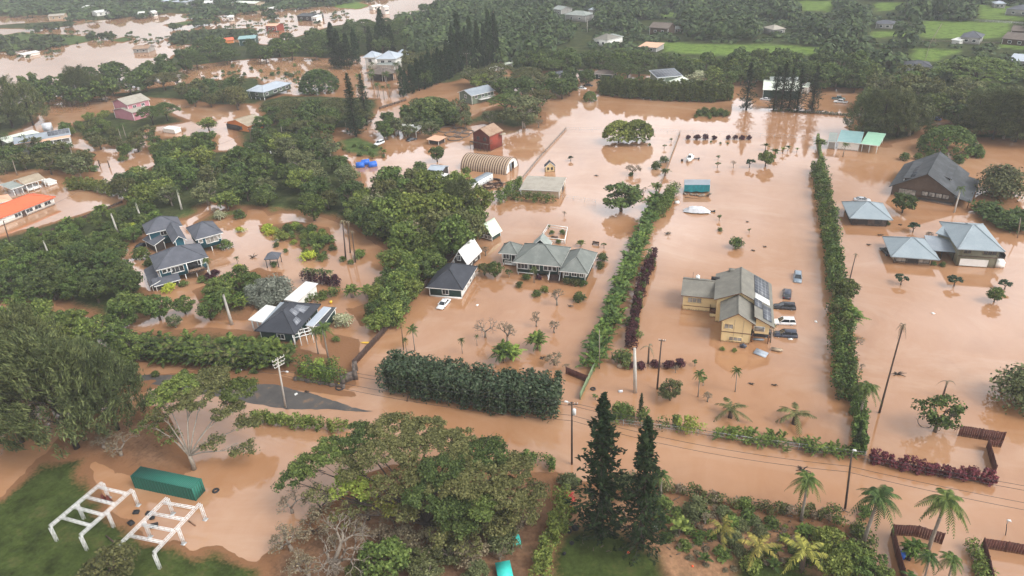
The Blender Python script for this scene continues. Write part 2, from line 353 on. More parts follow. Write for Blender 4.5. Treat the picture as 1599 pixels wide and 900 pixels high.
def tag(o, label=None, cat=None, group=None, kind=None):
	if label: o['label'] = label
	if cat: o['category'] = cat
	if group: o['group'] = group
	if kind: o['kind'] = kind
	return o
def thing(name, loc, label, cat, group=None, rz=0.0):
	o = bpy.data.objects.new(name, None); COL.objects.link(o); o.empty_display_size = 0.3
	o.location = loc; o.rotation_euler = (0, 0, rz)
	return tag(o, label, cat, group)
def copy_tree(o, parent=None):
	c = o.copy(); COL.objects.link(c)
	if parent is not None: c.parent = parent
	for ch in o.children: copy_tree(ch, c)
	return c
def xy(v): return np.array([v[0], v[1]])

# ---- leaves as loose quads
def unit(n, rng):
	a = rng.normal(size=(n, 3)); return a/np.linalg.norm(a, axis=1, keepdims=True)
def leaf_quads(c, nrm, size, rng, aspect=0.6, axis=None, axmix=0.0):
	"""pointed quads at c facing nrm; axis pulls their long side one way"""
	n = len(c); t = unit(n, rng)
	if axis is not None: t = t*(1-axmix)+np.asarray(axis)*axmix
	t -= nrm*np.sum(t*nrm, 1, keepdims=True); t /= np.linalg.norm(t, axis=1, keepdims=True)+1e-9
	b = np.cross(nrm, t); s = np.asarray(size).reshape(-1, 1); w = s*aspect
	return np.stack([c-t*s, c+b*w-t*s*0.1, c+t*s, c-b*w+t*s*0.1], axis=1)
def clump(center, rad, n, size, rng, up=0.3, jit=0.95, aspect=0.65, low=0.45, axis=None, axmix=0.0, inner=0.55):
	"""leaves spread through the outer shell of one ellipsoid clump"""
	u = unit(n, rng); flip = (u[:, 2] < 0) & (rng.random(n) > low); u[flip, 2] *= -1
	r = np.asarray(rad)*(inner+(1.08-inner)*rng.random((n, 1)))
	c = np.asarray(center)+u*r
	nr = u/np.asarray(rad)*np.mean(rad)+unit(n, rng)*jit+np.array([0, 0, up]); nr /= np.linalg.norm(nr, axis=1, keepdims=True)
	return leaf_quads(c, nr, size*(0.6+0.8*rng.random(n)), rng, aspect, axis, axmix)

# ---- smooth noise in plan, for shorelines
class Noise2:
	def __init__(s, seed): s.g = np.random.default_rng(seed).random((64, 64))
	def __call__(s, x, y, sc):
		x = np.asarray(x)/sc; y = np.asarray(y)/sc; i = np.floor(x).astype(int); j = np.floor(y).astype(int); a = x-i; b = y-j
		a = a*a*(3-2*a); b = b*b*(3-2*b); g = s.g
		return (g[i % 64, j % 64]*(1-a)*(1-b)+g[(i+1) % 64, j % 64]*a*(1-b)+g[i % 64, (j+1) % 64]*(1-a)*b+g[(i+1) % 64, (j+1) % 64]*a*b)
NZ = Noise2(5)
def fbm(x, y, sc): return (NZ(x, y, sc)*0.5+NZ(x+31.7, y-12.1, sc/2.1)*0.3+NZ(x-7.3, y+55.9, sc/4.3)*0.2)*2-1

def inside(px, py, poly):
	r = np.zeros(len(px), bool); n = len(poly)
	for i in range(n):
		x1, y1 = poly[i]; x2, y2 = poly[(i+1) % n]
		if y1 == y2: continue
		c = ((y1 > py) != (y2 > py)) & (px < (x2-x1)*(py-y1)/(y2-y1)+x1); r ^= c
	return r
def sdist(px, py, poly):
	"""signed distance, positive inside"""
	d = np.full(len(px), 1e9); n = len(poly)
	for i in range(n):
		x1, y1 = poly[i]; x2, y2 = poly[(i+1) % n]; ex, ey = x2-x1, y2-y1
		t = np.clip(((px-x1)*ex+(py-y1)*ey)/(ex*ex+ey*ey+1e-9), 0, 1)
		d = np.minimum(d, np.hypot(px-x1-t*ex, py-y1-t*ey))
	return np.where(inside(px, py, poly), d, -d)
def gpoly(pts, z=0.0): return [tuple(G(a, b, z)[:2]) for a, b in pts]
# ------------------------------------------------------------------ terrain, flood water, road
LAWN, UNDER, LITTER, MUD, FIELD, ROUGH = (0.04, 0.056, 0.014), (0.04, 0.05, 0.018), (0.17, 0.095, 0.055), (0.235, 0.13, 0.072), (0.1, 0.155, 0.032), (0.06, 0.09, 0.026)
# (outline in the photo, cover, shoreline wobble m, top height m)
LANDS = [
 ([(-160, 900), (-120, 830), (0, 770), (60, 722), (138, 708), (143, 760), (165, 800), (215, 825), (262, 846), (300, 858), (345, 852), (385, 872), (420, 880), (440, 1000), (-160, 1000)], LAWN, 2.2, 0.5),
 ([(135, 655), (235, 640), (300, 735), (260, 745), (200, 735), (140, 712), (60, 722), (90, 680)], LITTER, 2.5, 0.25),
 ([(395, 870), (440, 840), (520, 800), (600, 730), (720, 715), (800, 742), (872, 735), (880, 770), (850, 1000), (420, 1000)], LITTER, 3.0, 0.3),
 ([(868, 738), (905, 748), (1040, 762), (1120, 780), (1250, 806), (1345, 822), (1360, 860), (1350, 1000), (820, 1000), (850, 830)], MUD, 1.2, 0.4),
 ([(868, 835), (905, 818), (945, 812), (1005, 848), (1035, 866), (1048, 905), (1060, 1000), (835, 1000), (850, 880)], LAWN, 0.8, 0.5),
 ([(1128, 868), (1165, 862), (1235, 880), (1290, 900), (1300, 1000), (1060, 1000), (1100, 905), (1140, 895)], LAWN, 1.0, 0.5),
 ([(150, 595), (228, 586), (330, 575), (400, 580), (470, 597), (555, 612), (558, 622), (470, 610), (400, 600), (280, 590), (228, 612), (150, 640)], MUD, 0.8, 0.12),
 ([(462, 545), (540, 560), (558, 600), (545, 607), (462, 596)], UNDER, 0.8, 0.25),
 ([(205, 520), (300, 512), (460, 520), (470, 560), (455, 578), (380, 585), (215, 566)], UNDER, 1.2, 0.25),
 # thickets round the teal house
 ([(0, 372), (60, 352), (190, 318), (200, 285), (250, 250), (330, 235), (400, 232), (440, 218), (505, 216), (545, 255), (580, 315), (625, 335), (665, 300), (745, 318), (742, 340), (715, 395), (668, 435), (640, 455), (590, 512), (572, 488), (606, 425), (616, 405), (560, 360), (500, 338), (410, 328), (330, 320), (320, 332), (285, 345), (250, 350), (232, 362), (190, 392), (195, 440), (250, 452), (262, 490), (160, 505), (60, 470), (-60, 480), (-200, 440)], UNDER, 2.5, 0.3),
 ([(262, 345), (285, 330), (322, 318), (318, 332), (290, 345)], ROUGH, 0.8, 0.35),
 ([(297, 350), (330, 330), (385, 322), (388, 333), (345, 345), (305, 352)], ROUGH, 0.8, 0.3),
 ([(404, 352), (425, 352), (460, 345), (512, 355), (528, 385), (505, 405), (478, 408), (470, 390), (440, 372), (405, 366)], UNDER, 1.0, 0.25),
 ([(408, 325), (440, 320), (450, 328), (420, 338)], ROUGH, 0.8, 0.3),
 ([(550, 482), (580, 470), (590, 505), (560, 512), (555, 495), (520, 470)], ROUGH, 0.8, 0.15),
 ([(502, 500), (520, 520), (560, 530), (560, 550), (535, 580), (515, 560), (500, 530)], MUD, 1.0, 0.06),
 ([(300, 455), (400, 420), (440, 425), (445, 470), (400, 480), (385, 500), (330, 500)], UNDER, 1.5, 0.15),
 ([(520, 218), (560, 212), (605, 225), (600, 248), (560, 245), (530, 240)], ROUGH, 1.5, 0.35),
 # middle left
 ([(95, 200), (160, 175), (250, 170), (300, 190), (240, 200), (190, 235), (110, 215)], UNDER, 2.0, 0.25),
 ([(0, 205), (60, 222), (150, 240), (145, 275), (60, 268), (10, 272), (-80, 290), (-120, 230)], UNDER, 2.0, 0.3),
 ([(235, 215), (330, 212), (345, 235), (260, 240)], UNDER, 1.5, 0.25),
 ([(-250, 205), (-100, 150), (0, 165), (60, 160), (225, 140), (300, 128), (400, 120), (440, 148), (400, 165), (330, 166), (300, 158), (230, 154), (150, 152), (75, 160), (45, 200), (0, 215)], UNDER, 3.0, 0.3),
 ([(395, 160), (440, 148), (520, 150), (600, 153), (600, 165), (560, 200), (480, 205), (420, 200)], UNDER, 3.0, 0.3),
 ([(360, 205), (440, 190), (530, 185), (520, 200), (460, 218), (370, 232)], UNDER, 2.0, 0.25),
 # belt between the far flood and the near flood
 ([(195, 128), (255, 95), (330, 62), (420, 70), (520, 40), (640, 30), (700, 10), (820, 40), (780, 110), (700, 130), (640, 135), (620, 80), (540, 92), (480, 90), (400, 92), (300, 104), (265, 118)], UNDER, 4.0, 0.4),
 # far plain
 ([(-500, -60), (-300, 18), (0, 27), (100, 24), (140, 34), (260, 22), (330, 26), (420, 16), (520, 10), (600, -2), (640, -30), (700, -60), (300, -70)], UNDER, 9.0, 0.6),
 ([(-100, 70), (0, 56), (30, 50), (110, 54), (168, 60), (120, 70), (60, 77), (0, 82), (-100, 95)], ROUGH, 4.0, 0.4),
 ([(-60, 45), (10, 38), (100, 32), (130, 34), (110, 42), (50, 46)], UNDER, 4.0, 0.4),
 ([(245, 40), (290, 33), (345, 28), (350, 31), (270, 43)], ROUGH, 3.0, 0.4),
 ([(165, 64), (200, 56), (215, 62), (190, 68)], ROUGH, 2.0, 0.3),
 ([(255, 62), (300, 46), (400, 44), (390, 60), (320, 72), (270, 70)], UNDER, 3.0, 0.3),
 ([(515, 8), (560, 3), (585, 8), (560, 15), (520, 13)], FIELD, 3.0, 0.3),
 # the high side, right
 ([(640, -40), (720, 20), (780, 95), (800, 118), (860, 112), (930, 108), (990, 118), (1140, 128), (1175, 126), (1255, 132), (1300, 139), (1352, 140), (1352, 150), (1420, 170), (1440, 180), (1500, 200), (1599, 210), (1800, 215), (1800, -150), (700, -150)], UNDER, 2.5, 0.5),
 ([(690, 205), (720, 185), (775, 165), (850, 175), (858, 195), (800, 205), (755, 195)], UNDER, 2.0, 0.2),
 ([(615, 205), (625, 180), (680, 170), (735, 172), (730, 195), (670, 205)], UNDER, 2.0, 0.25),
 ([(845, 140), (880, 132), (900, 138), (905, 146), (860, 150)], UNDER, 1.5, 0.2),
 ([(935, 150), (960, 146), (1140, 152), (1142, 158), (1100, 160), (1000, 154)], UNDER, 1.0, 0.2),
 ([(1075, 182), (1090, 172), (1135, 174), (1140, 182), (1100, 185)], ROUGH, 1.0, 0.4),
 ([(1200, 172), (1275, 173), (1330, 180), (1420, 188), (1420, 191), (1330, 184), (1270, 178), (1200, 175)], ROUGH, 0.6, 0.2),
 ([(1320, 200), (1355, 185), (1440, 205), (1440, 215), (1370, 228)], UNDER, 1.5, 0.25),
 ([(1490, 218), (1599, 222), (1700, 230), (1700, 200), (1500, 205)], UNDER, 1.5, 0.25),
 ([(1372, 222), (1392, 226), (1394, 232), (1372, 230)], ROUGH, 0.8, 0.25),
 ([(1505, 330), (1530, 300), (1580, 300), (1600, 330), (1620, 360), (1575, 362), (1550, 330)], UNDER, 1.5, 0.15),
 # bright pastures of the high side
 ([(1440, 34), (1580, 36), (1577, 60), (1500, 64), (1438, 60)], FIELD, 2.0, 0.55),
 ([(1425, 77), (1505, 80), (1465, 96), (1420, 98)], FIELD, 2.0, 0.55),
 ([(1030, 66), (1110, 71), (1200, 70), (1312, 78), (1310, 87), (1215, 88), (1110, 88), (1035, 82)], FIELD, 2.0, 0.55),
 ([(1360, 50), (1430, 50), (1425, 58), (1360, 60)], FIELD, 2.0, 0.55),
 ([(1245, 2), (1310, 2), (1300, 20), (1250, 18)], FIELD, 3.0, 0.55),
 ([(1365, 5), (1420, 4), (1415, 12), (1365, 22)], FIELD, 3.0, 0.55),
 ([(1520, 8), (1610, 14), (1610, 34), (1530, 32)], FIELD, 3.0, 0.55),
 ([(1555, 64), (1620, 66), (1620, 80), (1560, 76)], FIELD, 3.0, 0.55),
 ([(1310, -8), (1400, -8), (1400, 0), (1310, 0)], FIELD, 3.0, 0.55),
 ([(868, 80), (900, 78), (905, 95), (862, 100)], ROUGH, 1.5, 0.55),
 ([(1035, 20), (1060, 20), (1062, 28), (1035, 28)], FIELD, 2.0, 0.5),
]
WOBBLE = []
def build_terrain():
	ny, nx = 330, 430
	ys = 40*np.power(1600/40, np.linspace(0, 1, ny)); ss = np.linspace(-1.75, 0.95, nx)
	Y, S = np.meshgrid(ys, ss, indexing='ij'); X = S*(Y+30)
	x, y = X.ravel(), Y.ravel()
	h = np.full(len(x), -1.0); colr = np.tile(np.array(MUD), (len(x), 1))
	for poly, cover, wob, top in LANDS:
		gp = gpoly(poly); a = np.array(gp); mn = a.min(0)-8; mxx = a.max(0)+8
		k = np.where((x > mn[0]) & (x < mxx[0]) & (y > mn[1]) & (y < mxx[1]))[0]
		if not len(k): continue
		d = sdist(x[k], y[k], gp)+fbm(x[k], y[k], 9+wob*2)*wob+fbm(x[k]+40, y[k], 2.6)*min(1.0, wob*0.45)
		hh = np.clip(d*0.11, -1, 1)*top*1.0; hh = np.where(hh > 0, hh*(0.85+0.25*fbm(x[k], y[k], 5)), hh)
		up = hh > h[k]
		h[k] = np.maximum(h[k], hh)
		w = np.clip((d+0.6)/2.4, 0, 1)[:, None]; w = w*w*(3-2*w)
		colr[k] = colr[k]*(1-w)+np.array(cover)*w
	me = bpy.data.meshes.new('ground')
	V = np.stack([x, y, h], 1).astype(np.float32)
	i, j = np.meshgrid(np.arange(ny-1), np.arange(nx-1), indexing='ij'); a = (i*nx+j).ravel()
	F = np.stack([a, a+1, a+nx+1, a+nx], 1)
	me.vertices.add(len(V)); me.vertices.foreach_set('co', V.ravel()); me.loops.add(F.size); me.loops.foreach_set('vertex_index', F.ravel().astype(np.int32))
	me.polygons.add(len(F)); me.polygons.foreach_set('loop_start', np.arange(0, F.size, 4, dtype=np.int32)); me.polygons.foreach_set('loop_total', np.full(len(F), 4, np.int32))
	me.polygons.foreach_set('use_smooth', np.ones(len(F), bool)); me.update(calc_edges=True)
	at = me.color_attributes.new('cover', 'FLOAT_COLOR', 'POINT'); at.data.foreach_set('color', np.concatenate([colr, np.ones((len(x), 1))], 1).astype(np.float32).ravel())
	m, t, b = _new('ground')
	ca = t.nodes.new('ShaderNodeVertexColor'); ca.layer_name = 'cover'
	g = t.nodes.new('ShaderNodeTexCoord'); geo = t.nodes.new('ShaderNodeNewGeometry')
	n1 = _noise(t, 0.22, 6, geo.outputs['Position'], 0.65); n2 = _noise(t, 1.7, 4, geo.outputs['Position'], 0.6)
	r1 = t.nodes.new('ShaderNodeMapRange'); r1.inputs['From Min'].default_value = 0.3; r1.inputs['From Max'].default_value = 0.7; r1.inputs['To Min'].default_value = 0.5; r1.inputs['To Max'].default_value = 1.55
	r2 = t.nodes.new('ShaderNodeMapRange'); r2.inputs['From Min'].default_value = 0.3; r2.inputs['From Max'].default_value = 0.7; r2.inputs['To Min'].default_value = 0.75; r2.inputs['To Max'].default_value = 1.25
	t.links.new(n1.outputs[0], r1.inputs['Value']); t.links.new(n2.outputs[0], r2.inputs['Value'])
	mu = t.nodes.new('ShaderNodeMath'); mu.operation = 'MULTIPLY'; t.links.new(r1.outputs[0], mu.inputs[0]); t.links.new(r2.outputs[0], mu.inputs[1])
	vm = t.nodes.new('ShaderNodeVectorMath'); vm.operation = 'SCALE'; t.links.new(ca.outputs[0], vm.inputs[0]); t.links.new(mu.outputs[0], vm.inputs['Scale'])
	wr = t.nodes.new('ShaderNodeMapRange'); wr.inputs['From Min'].default_value = 0.56; wr.inputs['From Max'].default_value = 0.68; wr.inputs['To Max'].default_value = 0.55; t.links.new(n1.outputs[0], wr.inputs['Value'])
	wm = t.nodes.new('ShaderNodeMix'); wm.data_type = 'RGBA'; t.links.new(wr.outputs[0], wm.inputs['Factor']); t.links.new(vm.outputs[0], wm.inputs['A']); wm.inputs['B'].default_value = (0.085, 0.06, 0.03, 1)
	# silt lies over the low rim of the land
	sp = t.nodes.new('ShaderNodeSeparateXYZ'); t.links.new(geo.outputs['Position'], sp.inputs[0])
	ad = t.nodes.new('ShaderNodeMath'); ad.operation = 'MULTIPLY_ADD'; ad.inputs[1].default_value = -0.14; t.links.new(n2.outputs[0], ad.inputs[0]); t.links.new(sp.outputs['Z'], ad.inputs[2])
	rr = t.nodes.new('ShaderNodeMapRange'); rr.inputs['From Min'].default_value = -0.04; rr.inputs['From Max'].default_value = 0.045; t.links.new(ad.outputs[0], rr.inputs['Value'])
	mxn = t.nodes.new('ShaderNodeMix'); mxn.data_type = 'RGBA'; t.links.new(rr.outputs[0], mxn.inputs['Factor']); mxn.inputs['A'].default_value = (0.2, 0.1, 0.05, 1); t.links.new(wm.outputs['Result'], mxn.inputs['B'])
	t.links.new(mxn.outputs['Result'], b.inputs['Base Color']); b.inputs['Roughness'].default_value = 0.9; b.inputs['Specular IOR Level'].default_value = 0.03
	bp = t.nodes.new('ShaderNodeBump'); bp.inputs['Strength'].default_value = 0.5; bp.inputs['Distance'].default_value = 0.3; t.links.new(n2.outputs[0], bp.inputs['Height']); t.links.new(bp.outputs[0], b.inputs['Normal'])
	me.materials.append(m)
	o = bpy.data.objects.new('ground', me); COL.objects.link(o); tag(o, kind='structure')

def build_water():
	m, t, b = _new('muddy_water')
	geo = t.nodes.new('ShaderNodeNewGeometry')
	mpn = t.nodes.new('ShaderNodeMapping'); mpn.inputs['Scale'].default_value = (1.0, 0.55, 1); t.links.new(geo.outputs['Position'], mpn.inputs['Vector'])
	n1 = _noise(t, 0.022, 5, mpn.outputs[0], 0.55); n2 = _noise(t, 0.16, 5, mpn.outputs[0], 0.6); n3 = _noise(t, 1.6, 3, geo.outputs['Position'])
	n1.inputs['Distortion'].default_value = 1.2; n2.inputs['Distortion'].default_value = 1.5
	a = t.nodes.new('ShaderNodeMath'); a.operation = 'MULTIPLY_ADD'; a.inputs[1].default_value = 0.7
	s = t.nodes.new('ShaderNodeMath'); s.operation = 'MULTIPLY'; s.inputs[1].default_value = 0.3
	t.links.new(n2.outputs[0], s.inputs[0]); t.links.new(n1.outputs[0], a.inputs[0]); t.links.new(s.outputs[0], a.inputs[2])
	r = _ramp(t, a.outputs[0], [(0.3, (0.265, 0.128, 0.058)), (0.42, (0.33, 0.166, 0.08)), (0.55, (0.36, 0.19, 0.098)), (0.72, (0.41, 0.24, 0.14))])
	mp4 = t.nodes.new('ShaderNodeMapping'); mp4.inputs['Scale'].default_value = (0.018, 0.045, 1); mp4.inputs['Rotation'].default_value = (0, 0, 0.35); t.links.new(geo.outputs['Position'], mp4.inputs['Vector'])
	n4 = _noise(t, 1.0, 7, mp4.outputs[0], 0.62); n4.inputs['Distortion'].default_value = 1.8
	f4 = t.nodes.new('ShaderNodeMapRange'); f4.inputs['From Min'].default_value = 0.5; f4.inputs['From Max'].default_value = 0.68; f4.inputs['To Max'].default_value = 0.34; t.links.new(n4.outputs[0], f4.inputs['Value'])
	m4 = t.nodes.new('ShaderNodeMix'); m4.data_type = 'RGBA'; t.links.new(f4.outputs[0], m4.inputs['Factor']); t.links.new(r.outputs[0], m4.inputs['A']); m4.inputs['B'].default_value = (0.47, 0.32, 0.215, 1)
	f5 = t.nodes.new('ShaderNodeMapRange'); f5.inputs['From Min'].default_value = 0.46; f5.inputs['From Max'].default_value = 0.3; f5.inputs['To Max'].default_value = 0.4; t.links.new(n4.outputs[0], f5.inputs['Value'])
	m5 = t.nodes.new('ShaderNodeMix'); m5.data_type = 'RGBA'; t.links.new(f5.outputs[0], m5.inputs['Factor']); t.links.new(m4.outputs['Result'], m5.inputs['A']); m5.inputs['B'].default_value = (0.25, 0.125, 0.06, 1)
	t.links.new(m5.outputs['Result'], b.inputs['Base Color'])
	b.inputs['IOR'].default_value = 1.85; b.inputs['Specular IOR Level'].default_value = 0.5
	rg = t.nodes.new('ShaderNodeMapRange'); rg.inputs['From Min'].default_value = 0.35; rg.inputs['From Max'].default_value = 0.7; rg.inputs['To Min'].default_value = 0.015; rg.inputs['To Max'].default_value = 0.075
	t.links.new(n2.outputs[0], rg.inputs['Value']); t.links.new(rg.outputs[0], b.inputs['Roughness'])
	bp = t.nodes.new('ShaderNodeBump'); bp.inputs['Strength'].default_value = 0.05; bp.inputs['Distance'].default_value = 0.1
	rs = t.nodes.new('ShaderNodeMapRange'); rs.inputs['From Min'].default_value = 0.45; rs.inputs['From Max'].default_value = 0.65; rs.inputs['To Min'].default_value = 0.02; rs.inputs['To Max'].default_value = 0.08; t.links.new(n1.outputs[0], rs.inputs['Value']); t.links.new(rs.outputs[0], bp.inputs['Strength'])
	t.links.new(n3.outputs[0], bp.inputs['Height']); t.links.new(bp.outputs[0], b.inputs['Normal'])
	mb = MB(); S = 6000
	mb.face([(-S, -S, 0), (S, -S, 0), (S, S, 0), (-S, S, 0)])
	tag(mb.build('flood_water', m), kind='structure')

def build_road():
	m, t, b = _new('wet_asphalt')
	geo = t.nodes.new('ShaderNodeNewGeometry'); n = _noise(t, 0.35, 6, geo.outputs['Position'], 0.65)
	r = _ramp(t, n.outputs[0], [(0.3, (0.042, 0.038, 0.036)), (0.56, (0.072, 0.064, 0.058)), (0.7, (0.16, 0.1, 0.064))]); t.links.new(r.outputs[0], b.inputs['Base Color'])
	r2 = t.nodes.new('ShaderNodeMapRange'); r2.inputs['To Min'].default_value = 0.55; r2.inputs['To Max'].default_value = 0.95; t.links.new(n.outputs[0], r2.inputs['Value']); t.links.new(r2.outputs[0], b.inputs['Roughness'])
	top = [(120, 588), (180, 587), (230, 586), (285, 585), (340, 592), (400, 599), (432, 600.5), (458, 608), (480, 613), (500, 619), (524, 626), (551, 635.5), (568, 640), (583, 643)]
	bot = [(568, 643.5), (551, 643), (530, 641), (507, 638.8), (471, 639.5), (436, 637.8), (400, 631), (340, 620), (300, 613), (260, 603), (228, 600), (180, 602), (120, 605)]
	pts = [G(a, c, 0.02) for a, c in top+bot]
	# subdivide and roughen the water's edge
	out = []
	for i, p in enumerate(pts):
		q = pts[(i+1) % len(pts)]; k = max(1, int((q-p).length/0.6))
		for j in range(k):
			x = p.lerp(q, j/k); out.append((x.x+0.25*float(fbm(x.x, x.y, 2.0)), x.y+0.35*float(fbm(x.x+9, x.y, 1.7)), 0.02))
	mb = MB(); mb.face(out); o = mb.build('road', m); tag(o, kind='structure')
build_terrain(); build_water(); build_road()
# ------------------------------------------------------------------ buildings
def rect(A, B, C=None, z=2.5, d=None):
	a, b = G(A[0], A[1], z), G(B[0], B[1], z); u = xy(b)-xy(a); w = float(np.linalg.norm(u)); u = u/w; v = np.array([-u[1], u[0]])
	if C is not None:
		dd = float((xy(G(C[0], C[1], z))-xy(b))@v)
		if d is None: d = abs(dd)
		if dd < 0: v = -v
	return xy(a), u, v, w, d

class Bld:
	def __init__(s, name, label, cat, base, group=None):
		s.loc = tuple(base[:2])+(0.0,); s.root = thing(name, s.loc, label, cat, group); s.n = 0
	def part(s, mb, name, mats, parent=None, label=None):
		o = mb.build(name, mats, parent or s.root, s.loc)
		if label: o['label'] = label
		return o
	def block(s, A, B, C=None, z=2.5, rise=1.8, kind='hip', ridge='u', over=0.6, wall='white_wall', roof='grey_roof', trim='white',
			  z0=-0.6, d=None, wins=(), doors=(), posts=0, pane='glass', frame='white', thick=0.2, skirt=None, R=None, walls=True, cap=True, wname='wall', rname='roof'):
		O, u, v, w, dp = R or rect(A, B, C, z, d)
		s.R = (O, u, v, w, dp)
		def P3(x, y, zz): return (O[0]+u[0]*x+v[0]*y, O[1]+u[1]*x+v[1]*y, zz)
		# roof
		if kind == 'gable': e0, e1 = 0.0, 0.0
		elif kind == 'hip': e0 = e1 = 0.5*min(w, dp)*(1.0 if ridge == 'u' and w > dp or ridge == 'v' and dp > w else 0.96)
		elif kind == 'halfhip': e0, e1 = 0.5*min(w, dp), 0.0
		faces = []; caps = []
		if kind in ('shed', 'flat'):
			rz = rise if kind == 'shed' else 0
			faces = [[P3(0, 0, z), P3(w, 0, z), P3(w, dp, z+rz), P3(0, dp, z+rz)]]
		elif ridge == 'u':
			r0, r1 = P3(e0, dp/2, z+rise), P3(w-e1, dp/2, z+rise)
			faces = [[P3(0, 0, z), P3(w, 0, z), r1, r0], [P3(w, dp, z), P3(0, dp, z), r0, r1]]
			if e0: faces.append([P3(0, dp, z), P3(0, 0, z), r0]); caps += [(P3(0, 0, z), r0), (P3(0, dp, z), r0)]
			if e1: faces.append([P3(w, 0, z), P3(w, dp, z), r1]); caps += [(P3(w, 0, z), r1), (P3(w, dp, z), r1)]
			caps.append((r0, r1))
		else:
			r0, r1 = P3(w/2, e0, z+rise), P3(w/2, dp-e1, z+rise)
			faces = [[P3(w, 0, z), P3(w, dp, z), r1, r0], [P3(0, dp, z), P3(0, 0, z), r0, r1]]
			if e0: faces.append([P3(0, 0, z), P3(w, 0, z), r0]); caps += [(P3(0, 0, z), r0), (P3(w, 0, z), r0)]
			if e1: faces.append([P3(w, dp, z), P3(0, dp, z), r1]); caps += [(P3(w, dp, z), r1), (P3(0, dp, z), r1)]
			caps.append((r0, r1))
		mb = MB()
		for f in faces:
			mb.face(f, 0); mb.face([(x, y, q-thick) for x, y, q in reversed(f)], 0)
		# fascia along the outer edges of every face that are not shared
		def key(p): return (round(p[0], 3), round(p[1], 3), round(p[2], 3))
		cnt = {}
		for f in faces:
			for i in range(len(f)):
				k = frozenset((key(f[i]), key(f[(i+1) % len(f)]))); cnt[k] = cnt.get(k, 0)+1
		for f in faces:
			for i in range(len(f)):
				a, b = f[i], f[(i+1) % len(f)]
				if cnt[frozenset((key(a), key(b)))] == 1:
					mb.face([a, b, (b[0], b[1], b[2]-thick), (a[0], a[1], a[2]-thick)], 1)
		for a, b in caps if cap else []:
			mb.bar((a[0], a[1], a[2]+0.03), (b[0], b[1], b[2]+0.03), 0.3, 0.1, 2)
		ro = s.part(mb, rname, [roof, trim, roof])
		s.faces = faces; s.roof = ro
		if walls:
			ov = min(over, w*0.3, dp*0.3)
			x0, x1, y0, y1 = ov, w-ov, ov, dp-ov
			zt = z-thick-0.01
			if kind == 'hip': zt = z-thick+min(rise*ov/(min(w, dp)/2), 1.0)-0.02
			mb = MB()
			c = [(x0, y0), (x1, y0), (x1, y1), (x0, y1)]
			if kind == 'gable' or kind == 'halfhip':
				sl = rise*ov/((dp if ridge == 'u' else w)/2); ze = z-thick+sl-0.02; za = z+rise-thick-0.02
				if ridge == 'u':
					mb.face([P3(x0, y0, z0), P3(x1, y0, z0), P3(x1, y0, ze), P3(x0, y0, ze)]); mb.face([P3(x1, y1, z0), P3(x0, y1, z0), P3(x0, y1, ze), P3(x1, y1, ze)])
					for x in (x0, x1): mb.face([P3(x, y0, z0), P3(x, y1, z0), P3(x, y1, ze), P3(x, dp/2, za if kind == 'gable' or x == x1 else ze), P3(x, y0, ze)])
				else:
					mb.face([P3(x0, y1, z0), P3(x0, y0, z0), P3(x0, y0, ze), P3(x0, y1, ze)]); mb.face([P3(x1, y0, z0), P3(x1, y1, z0), P3(x1, y1, ze), P3(x1, y0, ze)])
					for y in (y0, y1): mb.face([P3(x0, y, z0), P3(x1, y, z0), P3(x1, y, ze), P3(w/2, y, za if kind == 'gable' or y == y1 else ze), P3(x0, y, ze)])
				mb.face([P3(a, b, z0) for a, b in c])
				zc = ze
			elif kind == 'shed':
				zb = z+rise-thick-0.02-rise*ov/dp; zf = z-thick-0.02+rise*ov/dp
				mb.face([P3(x0, y0, z0), P3(x1, y0, z0), P3(x1, y0, zf), P3(x0, y0, zf)]); mb.face([P3(x0, y1, z0), P3(x1, y1, z0), P3(x1, y1, zb), P3(x0, y1, zb)])
				for x in (x0, x1): mb.face([P3(x, y0, z0), P3(x, y1, z0), P3(x, y1, zb), P3(x, y0, zf)])
				mb.face([P3(a, b, z0) for a, b in c]); zc = zf
			else:
				mb.prism([P3(a, b, z0) for a, b in c], [P3(a, b, zt) for a, b in c]); zc = zt
			# corner boards
			for a, b in c: mb.cbox(P3(a, b, (z0+zc)/2), 0.16, 0.16, zc-z0, math.atan2(u[1], u[0]), 1)
			wo = s.part(mb, wname, [wall, frame])
			s.wallobj = wo
			if skirt:
				mb = MB(); mb.prism([P3(a, b, -0.6) for a, b in ((x0+0.4, y0+0.4), (x1-0.4, y0+0.4), (x1-0.4, y1-0.4), (x0+0.4, y1-0.4))], [P3(a, b, z0) for a, b in ((x0+0.4, y0+0.4), (x1-0.4, y0+0.4), (x1-0.4, y1-0.4), (x0+0.4, y1-0.4))])
				s.part(mb, 'foundation', skirt)
			# openings
			S = [(x0, y0, 1, 0, x1-x0, 0, -1), (x1, y0, 0, 1, y1-y0, 1, 0), (x1, y1, -1, 0, x1-x0, 0, 1), (x0, y1, 0, -1, y1-y0, -1, 0)]
			def opening(side, uc, ww, zc_, hh, nm, pn, fr, n_mull=1):
				sx, sy, dx, dy, ln, nx_, ny_ = S[side]
				cxx, cyy = sx+dx*ln*uc, sy+dy*ln*uc
				def Q(a, zz, out): return P3(cxx+dx*a+nx_*out, cyy+dy*a+ny_*out, zz)
				mb = MB(); f = 0.15
				def bx(a0, a1, b0, b1, o1): mb.prism([Q(a0, b0, -0.02), Q(a1, b0, -0.02), Q(a1, b0, o1), Q(a0, b0, o1)], [Q(a0, b1, -0.02), Q(a1, b1, -0.02), Q(a1, b1, o1), Q(a0, b1, o1)])
				lo, hi = zc_-hh/2, zc_+hh/2
